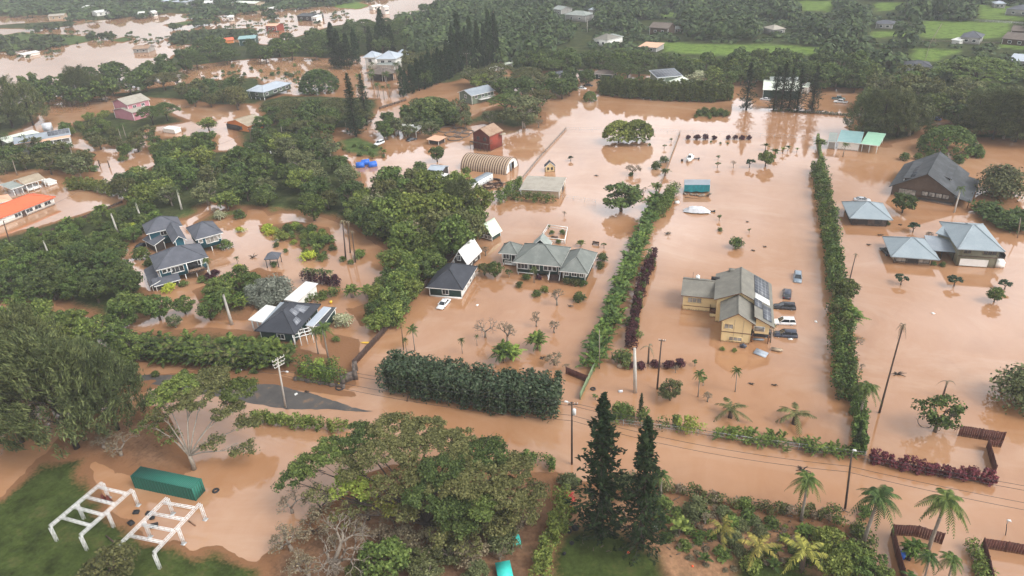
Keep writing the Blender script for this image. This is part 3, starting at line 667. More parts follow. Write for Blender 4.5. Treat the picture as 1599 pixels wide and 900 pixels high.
				bx(-ww/2-f, -ww/2, lo-f, hi+f, 0.07); bx(ww/2, ww/2+f, lo-f, hi+f, 0.07); bx(-ww/2, ww/2, hi, hi+f, 0.07); bx(-ww/2-0.05, ww/2+0.05, lo-f, lo, 0.11)
				for k in range(1, n_mull+1):
					if nm == 'window' and n_mull: a = -ww/2+ww*k/(n_mull+1); bx(a-0.04, a+0.04, lo, hi, 0.055)
				fo = s.part(mb, nm, fr)
				mb = MB(); mb.face([Q(-ww/2, lo, 0.03), Q(ww/2, lo, 0.03), Q(ww/2, hi, 0.03), Q(-ww/2, hi, 0.03)])
				s.part(mb, 'pane' if nm == 'window' else 'door_leaf', pn, fo)
			for q in wins: opening(q[0], q[1], q[2], q[3], q[4], 'window', pane, frame, q[5] if len(q) > 5 else 1)
			for q in doors: opening(q[0], q[1], q[2], q[3], q[4], q[6] if len(q) > 6 else 'door', q[5] if len(q) > 5 else 'wood_dark', frame, 0)
		if posts:
			for a in np.linspace(over+0.2, w-over-0.2, posts):
				for b in (over+0.2, dp-over-0.2):
					mb = MB(); mb.cbox(P3(a, b, (-0.7+(z0 if walls else z-0.25))/2), 0.2, 0.2, (z0 if walls else z-0.25)+0.7, math.atan2(u[1], u[0])); s.part(mb, 'post', trim if not walls else frame)
		return s
	def on_roof(s, face, u0, u1, v0, v1, name, mat, h=0.1, label=None, grid=None):
		"""a flat slab lying on one roof face (corners p00, p10, p11, p01)"""
		f = [Vector(p) for p in s.faces[face]]
		if len(f) == 3: f = [f[0], f[1], f[2], f[2]]
		def q(a, b): return (f[0]*(1-a)+f[1]*a)*(1-b)+(f[3]*(1-a)+f[2]*a)*b
		n = (f[1]-f[0]).cross(f[3]-f[0]); n.normalize()
		if n.z < 0: n = -n
		mb = MB(); c = [q(u0, v0), q(u1, v0), q(u1, v1), q(u0, v1)]
		mb.prism([p+n*0.04 for p in c], [p+n*(0.04+h) for p in c])
		if grid:
			for i in range(1, grid[0]):
				a = u0+(u1-u0)*i/grid[0]; mb.bar(q(a, v0)+n*(h+0.045), q(a, v1)+n*(h+0.045), 0.05, 0.02, 1)
			for i in range(1, grid[1]):
				b = v0+(v1-v0)*i/grid[1]; mb.bar(q(u0, b)+n*(h+0.045), q(u1, b)+n*(h+0.045), 0.05, 0.02, 1)
		return s.part(mb, name, [mat, 'steel'], None, label)
	def box(s, A, B, z0, z1, d, mat, name, over=0):
		O, u, v, w, dp = rect(A, B, None, z1, d); mb = MB(); mb.box(O, u, v, w, d, z0, z1); return s.part(mb, name, mat)
	def loc3(s, x, y, z):
		O, u, v, w, dp = s.R
		return (O[0]+u[0]*x+v[0]*y, O[1]+u[1]*x+v[1]*y, z)

# --- yellow two-storey house
b = Bld('house', 'yellow two-storey house with taupe gable roofs and a row of cars parked beside it', 'house', G(1150, 520))
Zy = 5.3
O1, u1, v1, w1, d1_ = rect((1123.3, 502.2), (1180, 508), None, Zy, 8)
ang = math.atan2(u1[1], u1[0])
b.block((1123.3, 502.2), (1180, 508), z=Zy, rise=2.3, kind='gable', ridge='v', d=9.5, wall='yellow_wall', roof='taupe_roof', trim='trim_brown', over=0.75,
		wins=[(0, 0.22, 1.7, 3.9, 1.05), (0, 0.5, 2.5, 0.95, 0.8, 2)], frame='yellow_wall', pane='curtain')
mb = MB(); mb.box(b.loc3(0.62, 0.66, 0), u1, v1, w1-1.25, 0.1, 2.45, 2.6); b.part(mb, 'belt_board', 'trim_brown')
for x in (3.1, 4.9):
	mb = MB(); mb.box(b.loc3(x, 0.69, 0), u1, v1, 0.07, 0.06, -0.3, 5.6); b.part(mb, 'batten', 'tan_wall')
# rear, wider gable with the solar slope
def off(O, u, v, x, y): return O+u*x+v*y
Rr = (off(O1, u1, v1, -1.6, 9.1), u1, v1, 14.5, 9.5)
def block_asym(bl, O, u, v, wl, wr, d, zl, zr, zr_, wall, roof, trim, z0=-0.6):
	"""gable along v whose two slopes have different lengths"""
	def P3(x, y, z): return (O[0]+u[0]*x+v[0]*y, O[1]+u[1]*x+v[1]*y, z)
	w = wl+wr; th = 0.2
	fs = [[P3(w, 0, zr), P3(w, d, zr), P3(wl, d, zr_), P3(wl, 0, zr_)], [P3(0, d, zl), P3(0, 0, zl), P3(wl, 0, zr_), P3(wl, d, zr_)]]
	mb = MB()
	xe, ye = min(wl+4.7, w-4.2), -7.0; ze = zr_+(zr-zr_)*(xe-wl)/wr
	fs[0] = [P3(w, ye, zr), P3(w, d, zr), P3(wl, d, zr_), P3(wl, 0, zr_), P3(xe, 0, ze), P3(xe, ye, ze)]
	for f in fs:
		mb.face(f); mb.face([(x, y, q-th) for x, y, q in reversed(f)])
		for i in (0, 1, 3, 4, 5):
			if i >= len(f): continue
			a, c = f[i], f[(i+1) % len(f)]; mb.face([a, c, (c[0], c[1], c[2]-th), (a[0], a[1], a[2]-th)], 1)
	mb.bar((fs[0][2][0], fs[0][2][1], zr_+0.03), (fs[0][3][0], fs[0][3][1], zr_+0.03), 0.3, 0.1, 0)
	bl.part(mb, 'roof', [roof, trim]); bl.faces = [[P3(w, ye, zr), P3(w, d, zr), P3(wl, d, zr_), P3(wl, ye, zr_)]]
	mb = MB(); mb.face([P3(xe+0.5, ye+.8, 2.4), P3(w-0.9, ye+.8, 2.4), P3(w-0.9, ye+.8, zr+0.05), P3(xe+0.5, ye+.8, ze-0.45)]); mb.box(P3(xe+0.5, ye+.81, 0)[:2], u, v, w-1.4-xe, 5.0, 2.35, 3.9); bl.part(mb, 'upper_room', wall)
	mb = MB(); o = 0.7
	for y in (o, d-o): mb.face([P3(o, y, z0), P3(w-o, y, z0), P3(w-o, y, zr-0.05), P3(wl, y, zr_-th-0.05), P3(o, y, zl-0.05)])
	for x, zz in ((o, zl), (w-o, zr)): mb.face([P3(x, o, z0), P3(x, d-o, z0), P3(x, d-o, zz-0.05), P3(x, o, zz-0.05)])
	bl.part(mb, 'wall', [wall]); bl.R = (O, u, v, w, d)
XR = float((xy(G(1208.5, 496, 4.6))-O1)@u1)+1.4-5.5
block_asym(b, off(O1, u1, v1, -1.4, 7.8), u1, v1, 5.5, XR, 12.4, Zy+0.7, 4.6, Zy+3.0, 'yellow_wall', 'taupe_roof', 'trim_brown')
for q in ((0.56, 0.97, 0.12, 0.58, 'solar_panel', (6, 4)), (0.42, 0.545, 0.12, 0.57, 'solar_water_panel', (1, 2)), (0.25, 0.405, 0.36, 0.6, 'solar_panel', (2, 2)), (0.07, 0.37, 0.09, 0.34, 'solar_panel', (3, 2))):
	b.on_roof(0, q[0], q[1], q[2], q[3], q[4], 'white' if q[4] == 'solar_water_panel' else 'solar', grid=q[5])
mb = MB(); mb.cbox(b.loc3(3.4, 12, Zy+2.1), 1.3, 0.9, 0.7, ang); b.part(mb, 'roof_vent', 'taupe_roof')
# lower carport wall and the room over it, right of the front gable
Oc = off(O1, u1, v1, XR-0.2, 1.58)
mb = MB(); mb.box(off(Oc, u1, v1, 0.3, -0.06), u1, v1, 2.2, 0.08, 2.9, 4.15); fo = b.part(mb, 'window', 'white')
mb = MB(); mb.box(off(Oc, u1, v1, 0.42, -0.09), u1, v1, 1.96, 0.04, 3.02, 4.03); b.part(mb, 'pane', 'curtain', fo)
for x in (0.2, 3.4):
	mb = MB(); mb.box(off(Oc, u1, v1, x, 0.1), u1, v1, 0.2, 0.2, -0.6, 2.35); b.part(mb, 'post', 'trim_brown')
# left wing
Ow, uw, vw, ww_, dw = rect((1063.3, 460.8), (1130, 457.2), None, 4.1, 9.5)
uw, vw = u1, v1
b.block(None, None, z=4.0, rise=2.0, kind='gable', ridge='u', R=(Ow, u1, v1, 10.5, 9.0), wall='yellow_wall', roof='taupe_roof', trim='trim_brown', frame='yellow_wall',
		wins=[(0, 0.27, 2.9, 2.75, 1.2, 2)], doors=[(0, 0.86, 1.3, 2.3, 2.2, 'trim_brown')], pane='curtain')
mb = MB(); mb.box(b.loc3(0.62, 0.56, 0), u1, v1, 9.2, 0.08, 1.1, 1.25); b.part(mb, 'belt_board', 'trim_brown')
mb = MB()
mb.box(b.loc3(6.6, -1.6, 0), u1, v1, 3.2, 2.2, 0.95, 1.1)
for k in range(7): mb.box(b.loc3(6.6+k*0.52, -1.6, 0), u1, v1, 0.08, 0.08, 1.1, 2.0)
mb.box(b.loc3(6.6, -1.62, 0), u1, v1, 3.2, 0.1, 1.95, 2.05); mb.box(b.loc3(6.6, -1.62, 0), u1, v1, 3.2, 0.06, 1.3, 1.75); mb.box(b.loc3(6.58, -1.6, 0), u1, v1, 0.08, 2.2, 1.2, 2.05)
b.part(mb, 'porch', 'trim_brown')
mb = MB(); mb.box(b.loc3(6.7, -1.5, 0), u1, v1, 3.0, 2.0, -0.6, 0.94); b.part(mb, 'porch_base', 'yellow_wall')
mb = MB(); mb.cbox(b.loc3(3.3, 5.5, 6.15), 0.9, 0.8, 0.5, ang); mb.cbox(b.loc3(3.3, 5.5, 6.55), 0.3, 0.3, 0.35, ang); b.part(mb, 'vent_box', 'white')
mb = MB(); mb.cbox(b.loc3(7.2, 5.6, 6.15), 1.8, 0.8, 0.55, ang); b.part(mb, 'roof_unit', 'black')
mb = MB(); mb.bar(b.loc3(2.2, 5, 5.8), b.loc3(2.2, 5, 7.6), 0.06); b.part(mb, 'antenna', 'wire')

# --- green-grey house in the middle
b = Bld('house', 'dark green raised house with grey-green hip roof, white trim and a wide front stair', 'house', G(860, 420))
b.block((800, 409.3), (876, 416.7), (896, 387), z=3.9, rise=3.0, kind='hip', ridge='u', wall='dgreen_wall', roof='grey_roof', over=0.9, z0=0.75, posts=5,
		wins=[(0, 0.14, 2.6, 2.55, 1.3, 2), (0, 0.42, 2.6, 2.55, 1.3, 2), (0, 0.70, 1.0, 2.6, 1.1, 0), (0, 0.80, 1.0, 2.6, 1.1, 0), (0, 0.9, 1.0, 2.6, 1.1, 0)])
Oc, uc_, vc_ = b.R[:3]
b.block((872.7, 423.3), (918, 428), (934.7, 395.3), z=3.75, rise=2.6, kind='hip', ridge='v', wall='dgreen_wall', roof='grey_roof', over=0.9, z0=0.6, posts=3,
		wins=[(0, 0.16, 0.9, 2.75, 0.9, 1), (0, 0.5, 1.2, 2.75, 0.9, 1), (0, 0.83, 0.9, 2.75, 0.9, 1), (1, 0.15, 1.2, 2.6, 1.3, 1)])
b.block((778, 395.3), (808, 397.6), (818, 383), z=3.8, rise=2.1, kind='hip', ridge='u', wall='dgreen_wall', roof='grey_roof', over=0.8, z0=0.7, posts=2, wins=[(0, 0.3, 1.5, 2.6, 1.3, 1)], doors=[(0, 0.84, 0.9, 2.0, 2.1, 'black')])
b.block((829, 386), (858, 388), (863, 378), z=4.0, rise=2.4, kind='gable', ridge='v', wall='dgreen_wall', roof='pale_grey_roof', over=0.8, z0=0.7)
Of, uf, vf, wf, _d = rect((857, 440.5), (873, 441.5), None, 0.2, 3)
mb = MB()
for k in range(7): mb.box(Of+vf*(0.45*k), uf, vf, wf, 0.45, -0.4, -0.05+0.19*(k+1))
st = b.part(mb, 'stair', 'wood_dark')
for x in (-0.12, wf):
	mb = MB(); p = Of+uf*x; mb.bar((p[0], p[1], 0.75), (p[0]+vf[0]*3.2, p[1]+vf[1]*3.2, 2.1), 0.14, 0.5); b.part(mb, 'railing', 'white', st)
mb = MB(); Op, up_, vp_, wp, _d = rect((788, 412), (804, 414), None, 0.7, 2.5); mb.box(Op, up_, vp_, wp, 2.5, 0.5, 0.7)
for k in range(9): mb.box(Op+up_*(k*wp/8.3), up_, vp_, 0.07, 0.07, 0.7, 1.6)
mb.box(Op, up_, vp_, wp, 0.08, 1.55, 1.65); b.part(mb, 'porch', 'white')
mb = MB(); mb.box(Oc+uc_*0.9+vc_*0.75, uc_, vc_, b.R[3]*0.9, 0.1, 0.6, 0.8); b.part(mb, 'skirt_board', 'white')

# --- black-roofed garage house and its steep wing
b = Bld('house', 'dark green house with black hip roof, a white sedan standing before it', 'house', G(705, 440))
b.block((664.2, 448.8), (722.9, 453.6), (751.7, 416.8), z=2.75, rise=3.0, kind='hip', ridge='v', wall='dgreen_wall', roof='black_roof', over=0.7,
		wins=[(0, 0.5, 1.5, 1.5, 1.2, 1), (1, 0.22, 1.4, 1.5, 1.3, 1), (1, 0.45, 1.2, 1.4, 1.3, 1), (1, 0.65, 1.2, 1.4, 1.3, 1), (1, 0.85, 1.2, 1.4, 1.3, 1)])
mb = MB(); O, u, v, w, d = b.R; mb.box(off(O, u, v, w-0.71, 0.7), u, v, 0.04, d-1.4, -0.5, 2.2); b.part(mb, 'white_side_wall', 'white_wall')
mb = MB(); mb.box(off(O, u, v, 0.7, 0.62), u, v, w-1.4, 0.06, -0.3, 0.35); b.part(mb, 'base_board', 'white')
b = Bld('cottage', 'small dark cottage with steep white gable roof behind the black-roofed house', 'cottage', G(728, 402))
b.block((705, 410), (730, 414), (747, 391), z=2.2, rise=3.6, kind='gable', ridge='v', wall='dark_wall', roof='white_roof', over=0.5, wins=[(0, 0.42, 0.9, 3.6, 1.3, 1), (1, 0.3, 1.2, 1.3, 1.0, 1), (1, 0.7, 1.2, 1.3, 1.0, 1)])
b = Bld('cottage', 'small dark green cottage with steep pale green gable roof and white framed windows', 'cottage', G(762, 368))
b.block((745.5, 364), (768.2, 370), (777.5, 358.4), z=1.7, rise=3.3, kind='gable', ridge='v', wall='dgreen_wall', roof='green_roof', over=0.45,
		wins=[(0, 0.2, 0.9, 1.0, 0.9, 1), (0, 0.52, 0.9, 1.0, 0.9, 1), (0, 0.82, 0.8, 1.0, 0.9, 1), (0, 0.38, 0.8, 2.6, 0.9, 1), (0, 0.6, 0.8, 2.6, 0.9, 1)])

# --- teal pavilion house
b = Bld('house', 'raised teal house of three linked pavilions with slate hip roofs and white trim', 'house', G(285, 410))
b.block((243, 423), (325.3, 401.5), (311.5, 380), z=5.0, rise=2.9, kind='hip', ridge='u', wall='teal_wall', roof='slate_roof', over=0.8, z0=1.6, posts=5, frame='white',
		wins=[(0, 0.10, 0.9, 3.9, 0.9, 0), (0, 0.21, 0.9, 3.9, 0.9, 0), (0, 0.37, 3.0, 3.5, 1.5, 2), (0, 0.88, 1.1, 3.9, 1.2, 0), (0, 0.96, 0.9, 3.9, 1.1, 0)])
O, u, v, w, d = b.R
mb = MB(); mb.box(off(O, u, v, w*0.56, -0.5), u, v, w*0.36, 1.4, 1.75, 2.0); b.part(mb, 'deck', 'wood_dark')
mb = MB(); mb.box(off(O, u, v, w*0.57, 0.74), u, v, w*0.25, 0.1, 2.0, 4.4); b.part(mb, 'porch_shade', 'black')  # solid black slab on the wall, painted as the shade inside the porch
mb = MB()
for k in range(9): mb.box(off(O, u, v, w*(0.57+0.03*k), -0.45), u, v, 0.08, 0.08, 2.0, 2.9)
mb.box(off(O, u, v, w*0.57, -0.46), u, v, w*0.3, 0.1, 2.85, 2.95); mb.box(off(O, u, v, w*0.57, -0.46), u, v, w*0.3, 0.1, 2.3, 2.7); b.part(mb, 'railing', 'rust_roof')
for x in (0.56, 0.83):
	mb = MB(); mb.box(off(O, u, v, w*x, 0.0), u, v, 0.2, 0.2, 2.0, 4.8); b.part(mb, 'post', 'white')
b.block(None, None, R=(off(O, u, v, -1.6, -1.9), u, v, w*0.5, 3.0), z=1.7, rise=0.9, kind='shed', wall='dark_wall', roof='slate_roof', over=0.5, walls=True, rname='lower_roof')
b.block(None, None, R=(off(O, u, v, -2.4, -1.2), v, u, d+0.8, 2.7), z=1.7, rise=0.9, kind='shed', wall='dark_wall', roof='slate_roof', over=0.5, rname='lower_roof')
b.block((305, 375), (348.5, 363.3), (334, 344.7), z=5.0, rise=2.7, kind='hip', ridge='u', wall='teal_wall', roof='slate_roof', over=0.8, z0=1.6, posts=3,
		wins=[(0, 0.1, 0.8, 3.9, 0.9, 0), (0, 0.6, 3.2, 3.5, 1.5, 2), (0, 0.93, 1.0, 3.9, 1.2, 0)], pane='curtain')
b.block((228, 366), (285, 352.5), (271, 340), z=5.2, rise=2.7, kind='hip', ridge='u', wall='teal_wall', roof='slate_roof', over=0.8, z0=0.8, wins=[(0, 0.45, 1.5, 4.0, 1.2, 1)])
b.block((270, 380), (292, 374.5), (278, 353), z=5.1, rise=1.6, kind='gable', ridge='v', wall='teal_wall', roof='slate_roof', over=0.8, z0=1.6)
b.block((222, 374), (240, 384), (250, 372), z=2.6, rise=1.2, kind='shed', wall='dark_wall', roof='slate_roof', over=0.5, rname='lower_roof')

# --- solar-panelled black house by the road
b = Bld('house', 'black-roofed house with three solar arrays and white carport roof behind the palm hedge', 'house', G(450, 500))
b.block((397.3, 516.7), (460, 522), (502, 475.3), z=3.0, rise=2.9, kind='hip', ridge='v', wall='dgreen_wall', roof='black_roof', trim='black_roof', over=0.8, wins=[(0, 0.6, 1.6, 1.5, 1.1), (1, 0.25, 1.4, 1.5, 1.1), (1, 0.6, 1.6, 1.5, 1.1)])
for q in ((0.33, 0.56, 0.44, 0.78), (0.57, 0.86, 0.28, 0.72), (0.16, 0.35, 0.16, 0.42)): b.on_roof(0, *q, 'solar_panel', 'solar_pale', grid=(3, 2))
b.block((387.3, 499.3), (410, 503.7), (434.7, 481.3), z=3.2, rise=0.3, kind='shed', walls=False, roof='white_roof', posts=3, rname='carport_roof', over=0.3)
b.block((443.3, 468), (463, 471.5), (516, 448), z=3.0, rise=0.4, kind='shed', wall='white_wall', roof='white_roof', rname='rear_roof', over=0.5)
b.block((408, 506), (420, 507), (456, 476), z=3.4, rise=0.5, kind='shed', walls=False, roof='grey_metal', rname='link_roof', over=0.2)
b.block((477, 508), (489, 510), (505, 482), z=2.7, rise=0.6, kind='shed', wall='white_wall', roof='silver_metal', rname='lean_to_roof', over=0.3)
b.block((489, 509), (503, 510), (519, 482), z=2.5, rise=0.4, kind='shed', wall='dgreen_wall', roof='dark_roof', rname='lean_to_roof', over=0.3)
mb = MB(); Ot, ut, vt, wt, _d = rect((458, 529), (487, 522), None, 2.3, 3)
for x in np.linspace(0, wt, 4): mb.box(Ot+ut*x, ut, vt, 0.14, 0.14, -0.5, 2.4)
for y in (0, 1.4, 2.8): mb.bar((*(Ot+vt*y), 2.45), (*(Ot+ut*wt+vt*y), 2.45), 0.14)
for x in np.linspace(0, wt, 4): mb.bar((*(Ot+ut*x), 2.55), (*(Ot+ut*x+vt*3), 2.55), 0.14)
b.part(mb, 'pergola', 'white')

# --- big pale roofed house, right
b = Bld('house', 'olive two-storey house with pale blue metal hip roof and white garage door', 'house', G(1530, 400))
b.block((1495.6, 388.9), (1570, 393.3), (1545.6, 350), z=5.0, rise=3.0, kind='hip', ridge='u', wall='olive_wall', roof='blue_metal', trim='blue_metal', over=0.9,
		wins=[(0, 0.2, 1.6, 4.0, 0.95, 1), (0, 0.78, 2.8, 4.0, 0.95, 2)], doors=[(0, 0.44, 6.2, 1.15, 1.9, 'white', 'garage_door')], frame='olive_wall')
b.on_roof(1, 0.5, 0.56, 0.4, 0.55, 'skylight', 'glass')
O, u, v, w, d = b.R
mb = MB(); mb.box(off(O, u, v, 0.75, 0.72), u, v, w-1.5, 0.12, 2.75, 2.95); b.part(mb, 'belt_board', 'brown_wall')
mb = MB(); mb.box(off(O, u, v, w-1.0, 1.0), u, v, 1.8, 4.0, 2.6, 2.8)
mb.box(off(O, u, v, w+0.7, 1.0), u, v, 0.08, 4.0, 2.8, 3.7); b.part(mb, 'balcony', 'dark_wall')
mb = MB(); mb.box(off(O, u, v, w-0.9, 1.2), u, v, 2.2, 3.2, -0.5, 1.6); b.part(mb, 'side_room', 'white_wall')
b.block((1461, 364), (1496, 374), (1482, 361), z=4.3, rise=0.9, kind='shed', wall='olive_wall', roof='blue_metal', trim='blue_metal', over=0.5, rname='side_roof')
b.block((1450, 391), (1496, 395), (1482, 375), z=2.6, rise=0.8, kind='shed', walls=False, roof='grey_metal', posts=3, trim='dark_wall', rname='breezeway_roof', over=0.4)
b = Bld('pavilion', 'single-storey pavilion with pale blue metal hip roof joined to the olive house', 'pavilion', G(1430, 400))
b.block((1391, 400.7), (1467.8, 406.2), (1447, 374), z=2.3, rise=2.9, kind='hip', ridge='u', wall='tan_wall', roof='blue_metal', trim='blue_metal', over=1.3, wins=[(0, 0.2, 2.6, 1.1, 1.0, 1), (0, 0.78, 2.6, 1.1, 1.0, 1)], doors=[(0, 0.48, 2.6, 0.7, 1.9, 'dark_wall', 'garage_door')], frame='dark_wall', pane='curtain')
b = Bld('garage', 'square stone-based garage with pale blue metal hip roof, a car standing behind it', 'garage', G(1360, 345))
b.block((1326.3, 340.8), (1394.5, 343.8), (1380, 317.5), z=2.5, rise=2.7, kind='hip', ridge='u', wall='rock_wall', roof='blue_metal', trim='blue_metal', over=1.1, frame='dark_wall', doors=[(0, 0.3, 2.6, 0.8, 1.9, 'dark_wall', 'garage_door')], wins=[(0, 0.75, 1.6, 1.2, 0.9)])
# --- dark gabled house
b = Bld('house', 'large brown house with dark weathered gable roof and shed dormers', 'house', G(1450, 300))
b.block((1388, 291.5), (1497, 309), (1521, 272), z=2.7, rise=5.6, kind='gable', ridge='v', wall='brown_wall', roof='dark_roof', trim='dark_wall', over=0.9,
		wins=[(0, 0.53, 1.5, 2.0, 1.2, 1), (0, 0.64, 1.5, 2.0, 1.2, 1), (0, 0.75, 1.5, 2.0, 1.2, 1), (0, 0.86, 1.5, 2.0, 1.2, 1), (0, 0.25, 4.5, 1.6, 1.6, 2)], frame='dark_wall', pane='curtain')
O, u, v, w, d = b.R
b.block(None, None, R=(off(O, u, v, w*0.82, d*0.3), v, -u, d*0.55, w*0.25), z=5.5, rise=1.1, kind='shed', wall='dark_wall', roof='dark_roof', trim='dark_wall', over=0.3, z0=5.0, rname='dormer_roof', wname='dormer_wall')
b.block(None, None, R=(off(O, u, v, w*0.17, d*0.85), -v, u, d*0.8, w*0.28), z=5.6, rise=1.0, kind='shed', wall='dark_wall', roof='dark_roof', trim='dark_wall', over=0.3, z0=4.0, rname='dormer_roof', wname='dormer_wall')
b.on_roof(0, 0.4, 0.95, 0.35, 0.85, 'roof_panel', 'black_roof', h=0.15, grid=(4, 1))
b.block(None, None, R=(off(O, u, v, w-1.2, -0.5), v, u, d*0.9, 4.5), z=2.9, rise=-0.9, kind='shed', walls=False, roof='dark_roof', trim='dark_wall', posts=4, over=0.3, rname='porch_roof')
mb = MB(); mb.box(off(O, u, v, w*0.45, -0.3), u, v, w*0.5, 1.4, -0.3, 0.5); b.part(mb, 'deck', 'dark_wall')
# --- orange roofs, pink house and the left side
b = Bld('house', 'long white house with bright orange-red hip roof beside the flooded lane', 'house', G(50, 325))
b.block((-25, 351), (87, 307.3), z=2.7, d=11, rise=2.2, kind='hip', ridge='u', wall='white_wall', roof='orange_roof', trim='orange_roof', over=0.7,
		wins=[(0, 0.45, 2.2, 1.4, 1.1, 1), (0, 0.62, 2.2, 1.4, 1.1, 1), (0, 0.75, 2.2, 1.4, 1.1, 1), (0, 0.9, 2.2, 1.4, 1.1, 1)], doors=[(0, 0.53, 1.5, 1.0, 2.0, 'wood_dark')], pane='glass')
b = Bld('house', 'low house with peach tile roof half hidden behind the orange-red roof', 'house', G(5, 318))
b.block((-60, 332), (20, 312), z=2.6, d=8, rise=1.2, kind='hip', ridge='u', wall='white_wall', roof='peach_roof', over=0.5)
b = Bld('pavilion', 'open-sided shelter with tan roof on posts above flooded white tables', 'shelter', G(45, 292))
b.block((38, 288.7), (71, 279), (58.7, 270.4), z=3.2, rise=1.3, kind='gable', ridge='u', walls=False, roof='tan_roof', trim='white', posts=4, over=0.4)
O, u, v, w, d = b.R
mb = MB(); mb.box(off(O, u, v, 1, 1), u, v, w*0.6, d*0.5, 0.2, 0.9); b.part(mb, 'counter', 'white')
b.block(None, None, R=(off(O, u, v, -4.5, 0), u, v, 4.4, d), z=3.0, rise=0.2, kind='flat', walls=False, roof='pale_grey_roof', posts=2, rname='side_roof', trim='white')
b.block(None, None, R=(off(O, u, v, w+0.1, 0), u, v, 3.2, d*0.6), z=1.4, rise=0.2, kind='flat', wall='white_wall', roof='white_roof', rname='side_roof', over=0.2)
b = Bld('house', 'long house with grey and cream roofs, dark solar panels and a raised veranda', 'house', G(70, 228))
b.block((22, 226), (111, 211), (99, 203), z=5.2, rise=1.6, kind='gable', ridge='u', wall='grey_wall', roof='grey_metal', trim='peach_roof', over=0.8, z0=-0.5, wins=[(0, 0.5, 2.0, 3.8, 1.2), (0, 0.8, 2.0, 3.8, 1.2)])
b.on_roof(0, 0.6, 0.98, 0.35, 0.95, 'solar_panel', 'solar', grid=(6, 2))
O, u, v, w, d = b.R
b.block(None, None, R=(off(O, u, v, w*0.35, -2.2), u, v, w*0.62, 2.6), z=4.9, rise=0.4, kind='shed', walls=False, roof='peach_roof', posts=5, rname='veranda_roof', trim='white', over=0.2)
mb = MB(); mb.box(off(O, u, v, w*0.35, -2.2), u, v, w*0.6, 2.4, 2.1, 2.3)
for k in range(14): mb.box(off(O, u, v, w*(0.35+0.043*k), -2.2), u, v, 0.1, 0.1, 2.3, 3.2)
mb.box(off(O, u, v, w*0.35, -2.22), u, v, w*0.6, 0.1, 3.15, 3.27); b.part(mb, 'veranda', 'white')
mb = MB()
for k in range(8): mb.box(off(O, u, v, w*0.52, -2.4-0.3*k), u, v, 2.2, 0.3, -0.4, 2.1-0.26*k)
b.part(mb, 'stair', 'tan_wall')
b.block((10.7, 223), (66, 209), (53, 204.6), z=5.0, rise=0.6, kind='shed', wall='grey_wall', roof='cream_roof', over=0.5, rname='rear_roof')
mb = MB(); mb.cbox(b.loc3(b.R[3]+4, 3, 6.5), 3.0, 2.4, 3.2, 0.3); b.part(mb, 'water_tank', 'pale_tarp')
b = Bld('house', 'pink two-storey house with grey gable roofs beside spreading trees', 'house', G(195, 180))
b.block((172.5, 159.5), (197.5, 164.5), (220, 152.5), z=7.2, rise=2.2, kind='gable', ridge='v', wall='pink_wall', roof='concrete_roof', trim='concrete_roof', over=0.7, wins=[(1, 0.3, 1.6, 5.6, 1.1), (1, 0.7, 1.6, 5.6, 1.1)])
b.block((174, 172), (206, 176.5), (231, 168), z=4.2, rise=1.5, kind='gable', ridge='v', wall='pink_wall', roof='concrete_roof', trim='concrete_roof', over=0.6, wins=[(1, 0.5, 2, 2.4, 1.2)])
b = Bld('house', 'orange stucco house with tan hip roof and porch among flooded bushes', 'house', G(385, 200))
b.block((350, 191.5), (387, 198), (410, 187), z=3.0, rise=2.0, kind='gable', ridge='v', wall='orange_wall', roof='tan_roof', trim='orange_wall', over=0.9, wins=[(1, 0.3, 1.4, 1.6, 1.2), (1, 0.75, 1.4, 1.6, 1.2), (0, 0.6, 2.2, 1.4, 1.3)], frame='dark_wall')
O, u, v, w, d = b.R
mb = MB(); mb.box(off(O, u, v, 0.4, 0.5), u, v, w*0.5, 0.4, -0.3, 2.4); b.part(mb, 'porch', 'dark_wall')
b = Bld('shed', 'small white-roofed shed standing in water beneath the spreading tree', 'shed', G(263, 202))
b.block((253.5, 200.5), (272, 203), (274, 198.5), z=2.0, rise=0.25, kind='shed', wall='white_wall', roof='white_roof', over=0.2)
# --- middle distance, left of centre
b = Bld('house', 'long sage green house on stilts with pale grey-blue roof', 'house', G(420, 150))
b.block((386, 142.3), (411, 144.6), (458, 130), z=4.4, rise=1.9, kind='hip', ridge='v', wall='green_wall', roof='silver_metal', trim='silver_metal', over=0.7, z0=1.4, posts=4, wins=[(1, 0.12, 1.5, 3.0, 1.2), (1, 0.42, 2.6, 3.0, 1.2, 2), (1, 0.62, 1.5, 3.0, 1.2), (1, 0.85, 1.8, 3.0, 1.2), (0, 0.5, 1.6, 3.0, 1.1)])
b.block((384, 142), (402, 143.5), (418, 137), z=3.9, rise=1.0, kind='shed', walls=False, roof='silver_metal', trim='silver_metal', rname='porch_roof', posts=2, over=0.4)
b = Bld('house', 'white columned house with three grey pyramid roofs among dark pines', 'house', G(600, 108))
b.block((585, 92.5), (618, 92.5), z=8.0, d=14, rise=3.2, kind='hip', ridge='u', wall='white_wall', roof='silver_metal', trim='white', over=1.0, wins=[(0, 0.3, 2, 6, 1.8), (0, 0.7, 2, 6, 1.8)])
b.block((566, 90), (586, 90), z=7.0, d=11, rise=2.6, kind='hip', ridge='u', wall='white_wall', roof='silver_metal', trim='white', over=1.0, wins=[(0, 0.5, 2, 5, 1.8)])
b.block((617, 88), (637, 87), z=7.0, d=11, rise=2.6, kind='hip', ridge='u', wall='white_wall', roof='silver_metal', trim='white', over=1.0, wins=[(0, 0.5, 2, 5, 1.8)])
b.block((587, 101), (616, 102), z=5.0, d=8, rise=2.2, kind='hip', ridge='u', walls=False, roof='pale_grey_roof', trim='white', posts=5, over=0.6, rname='porch_roof')
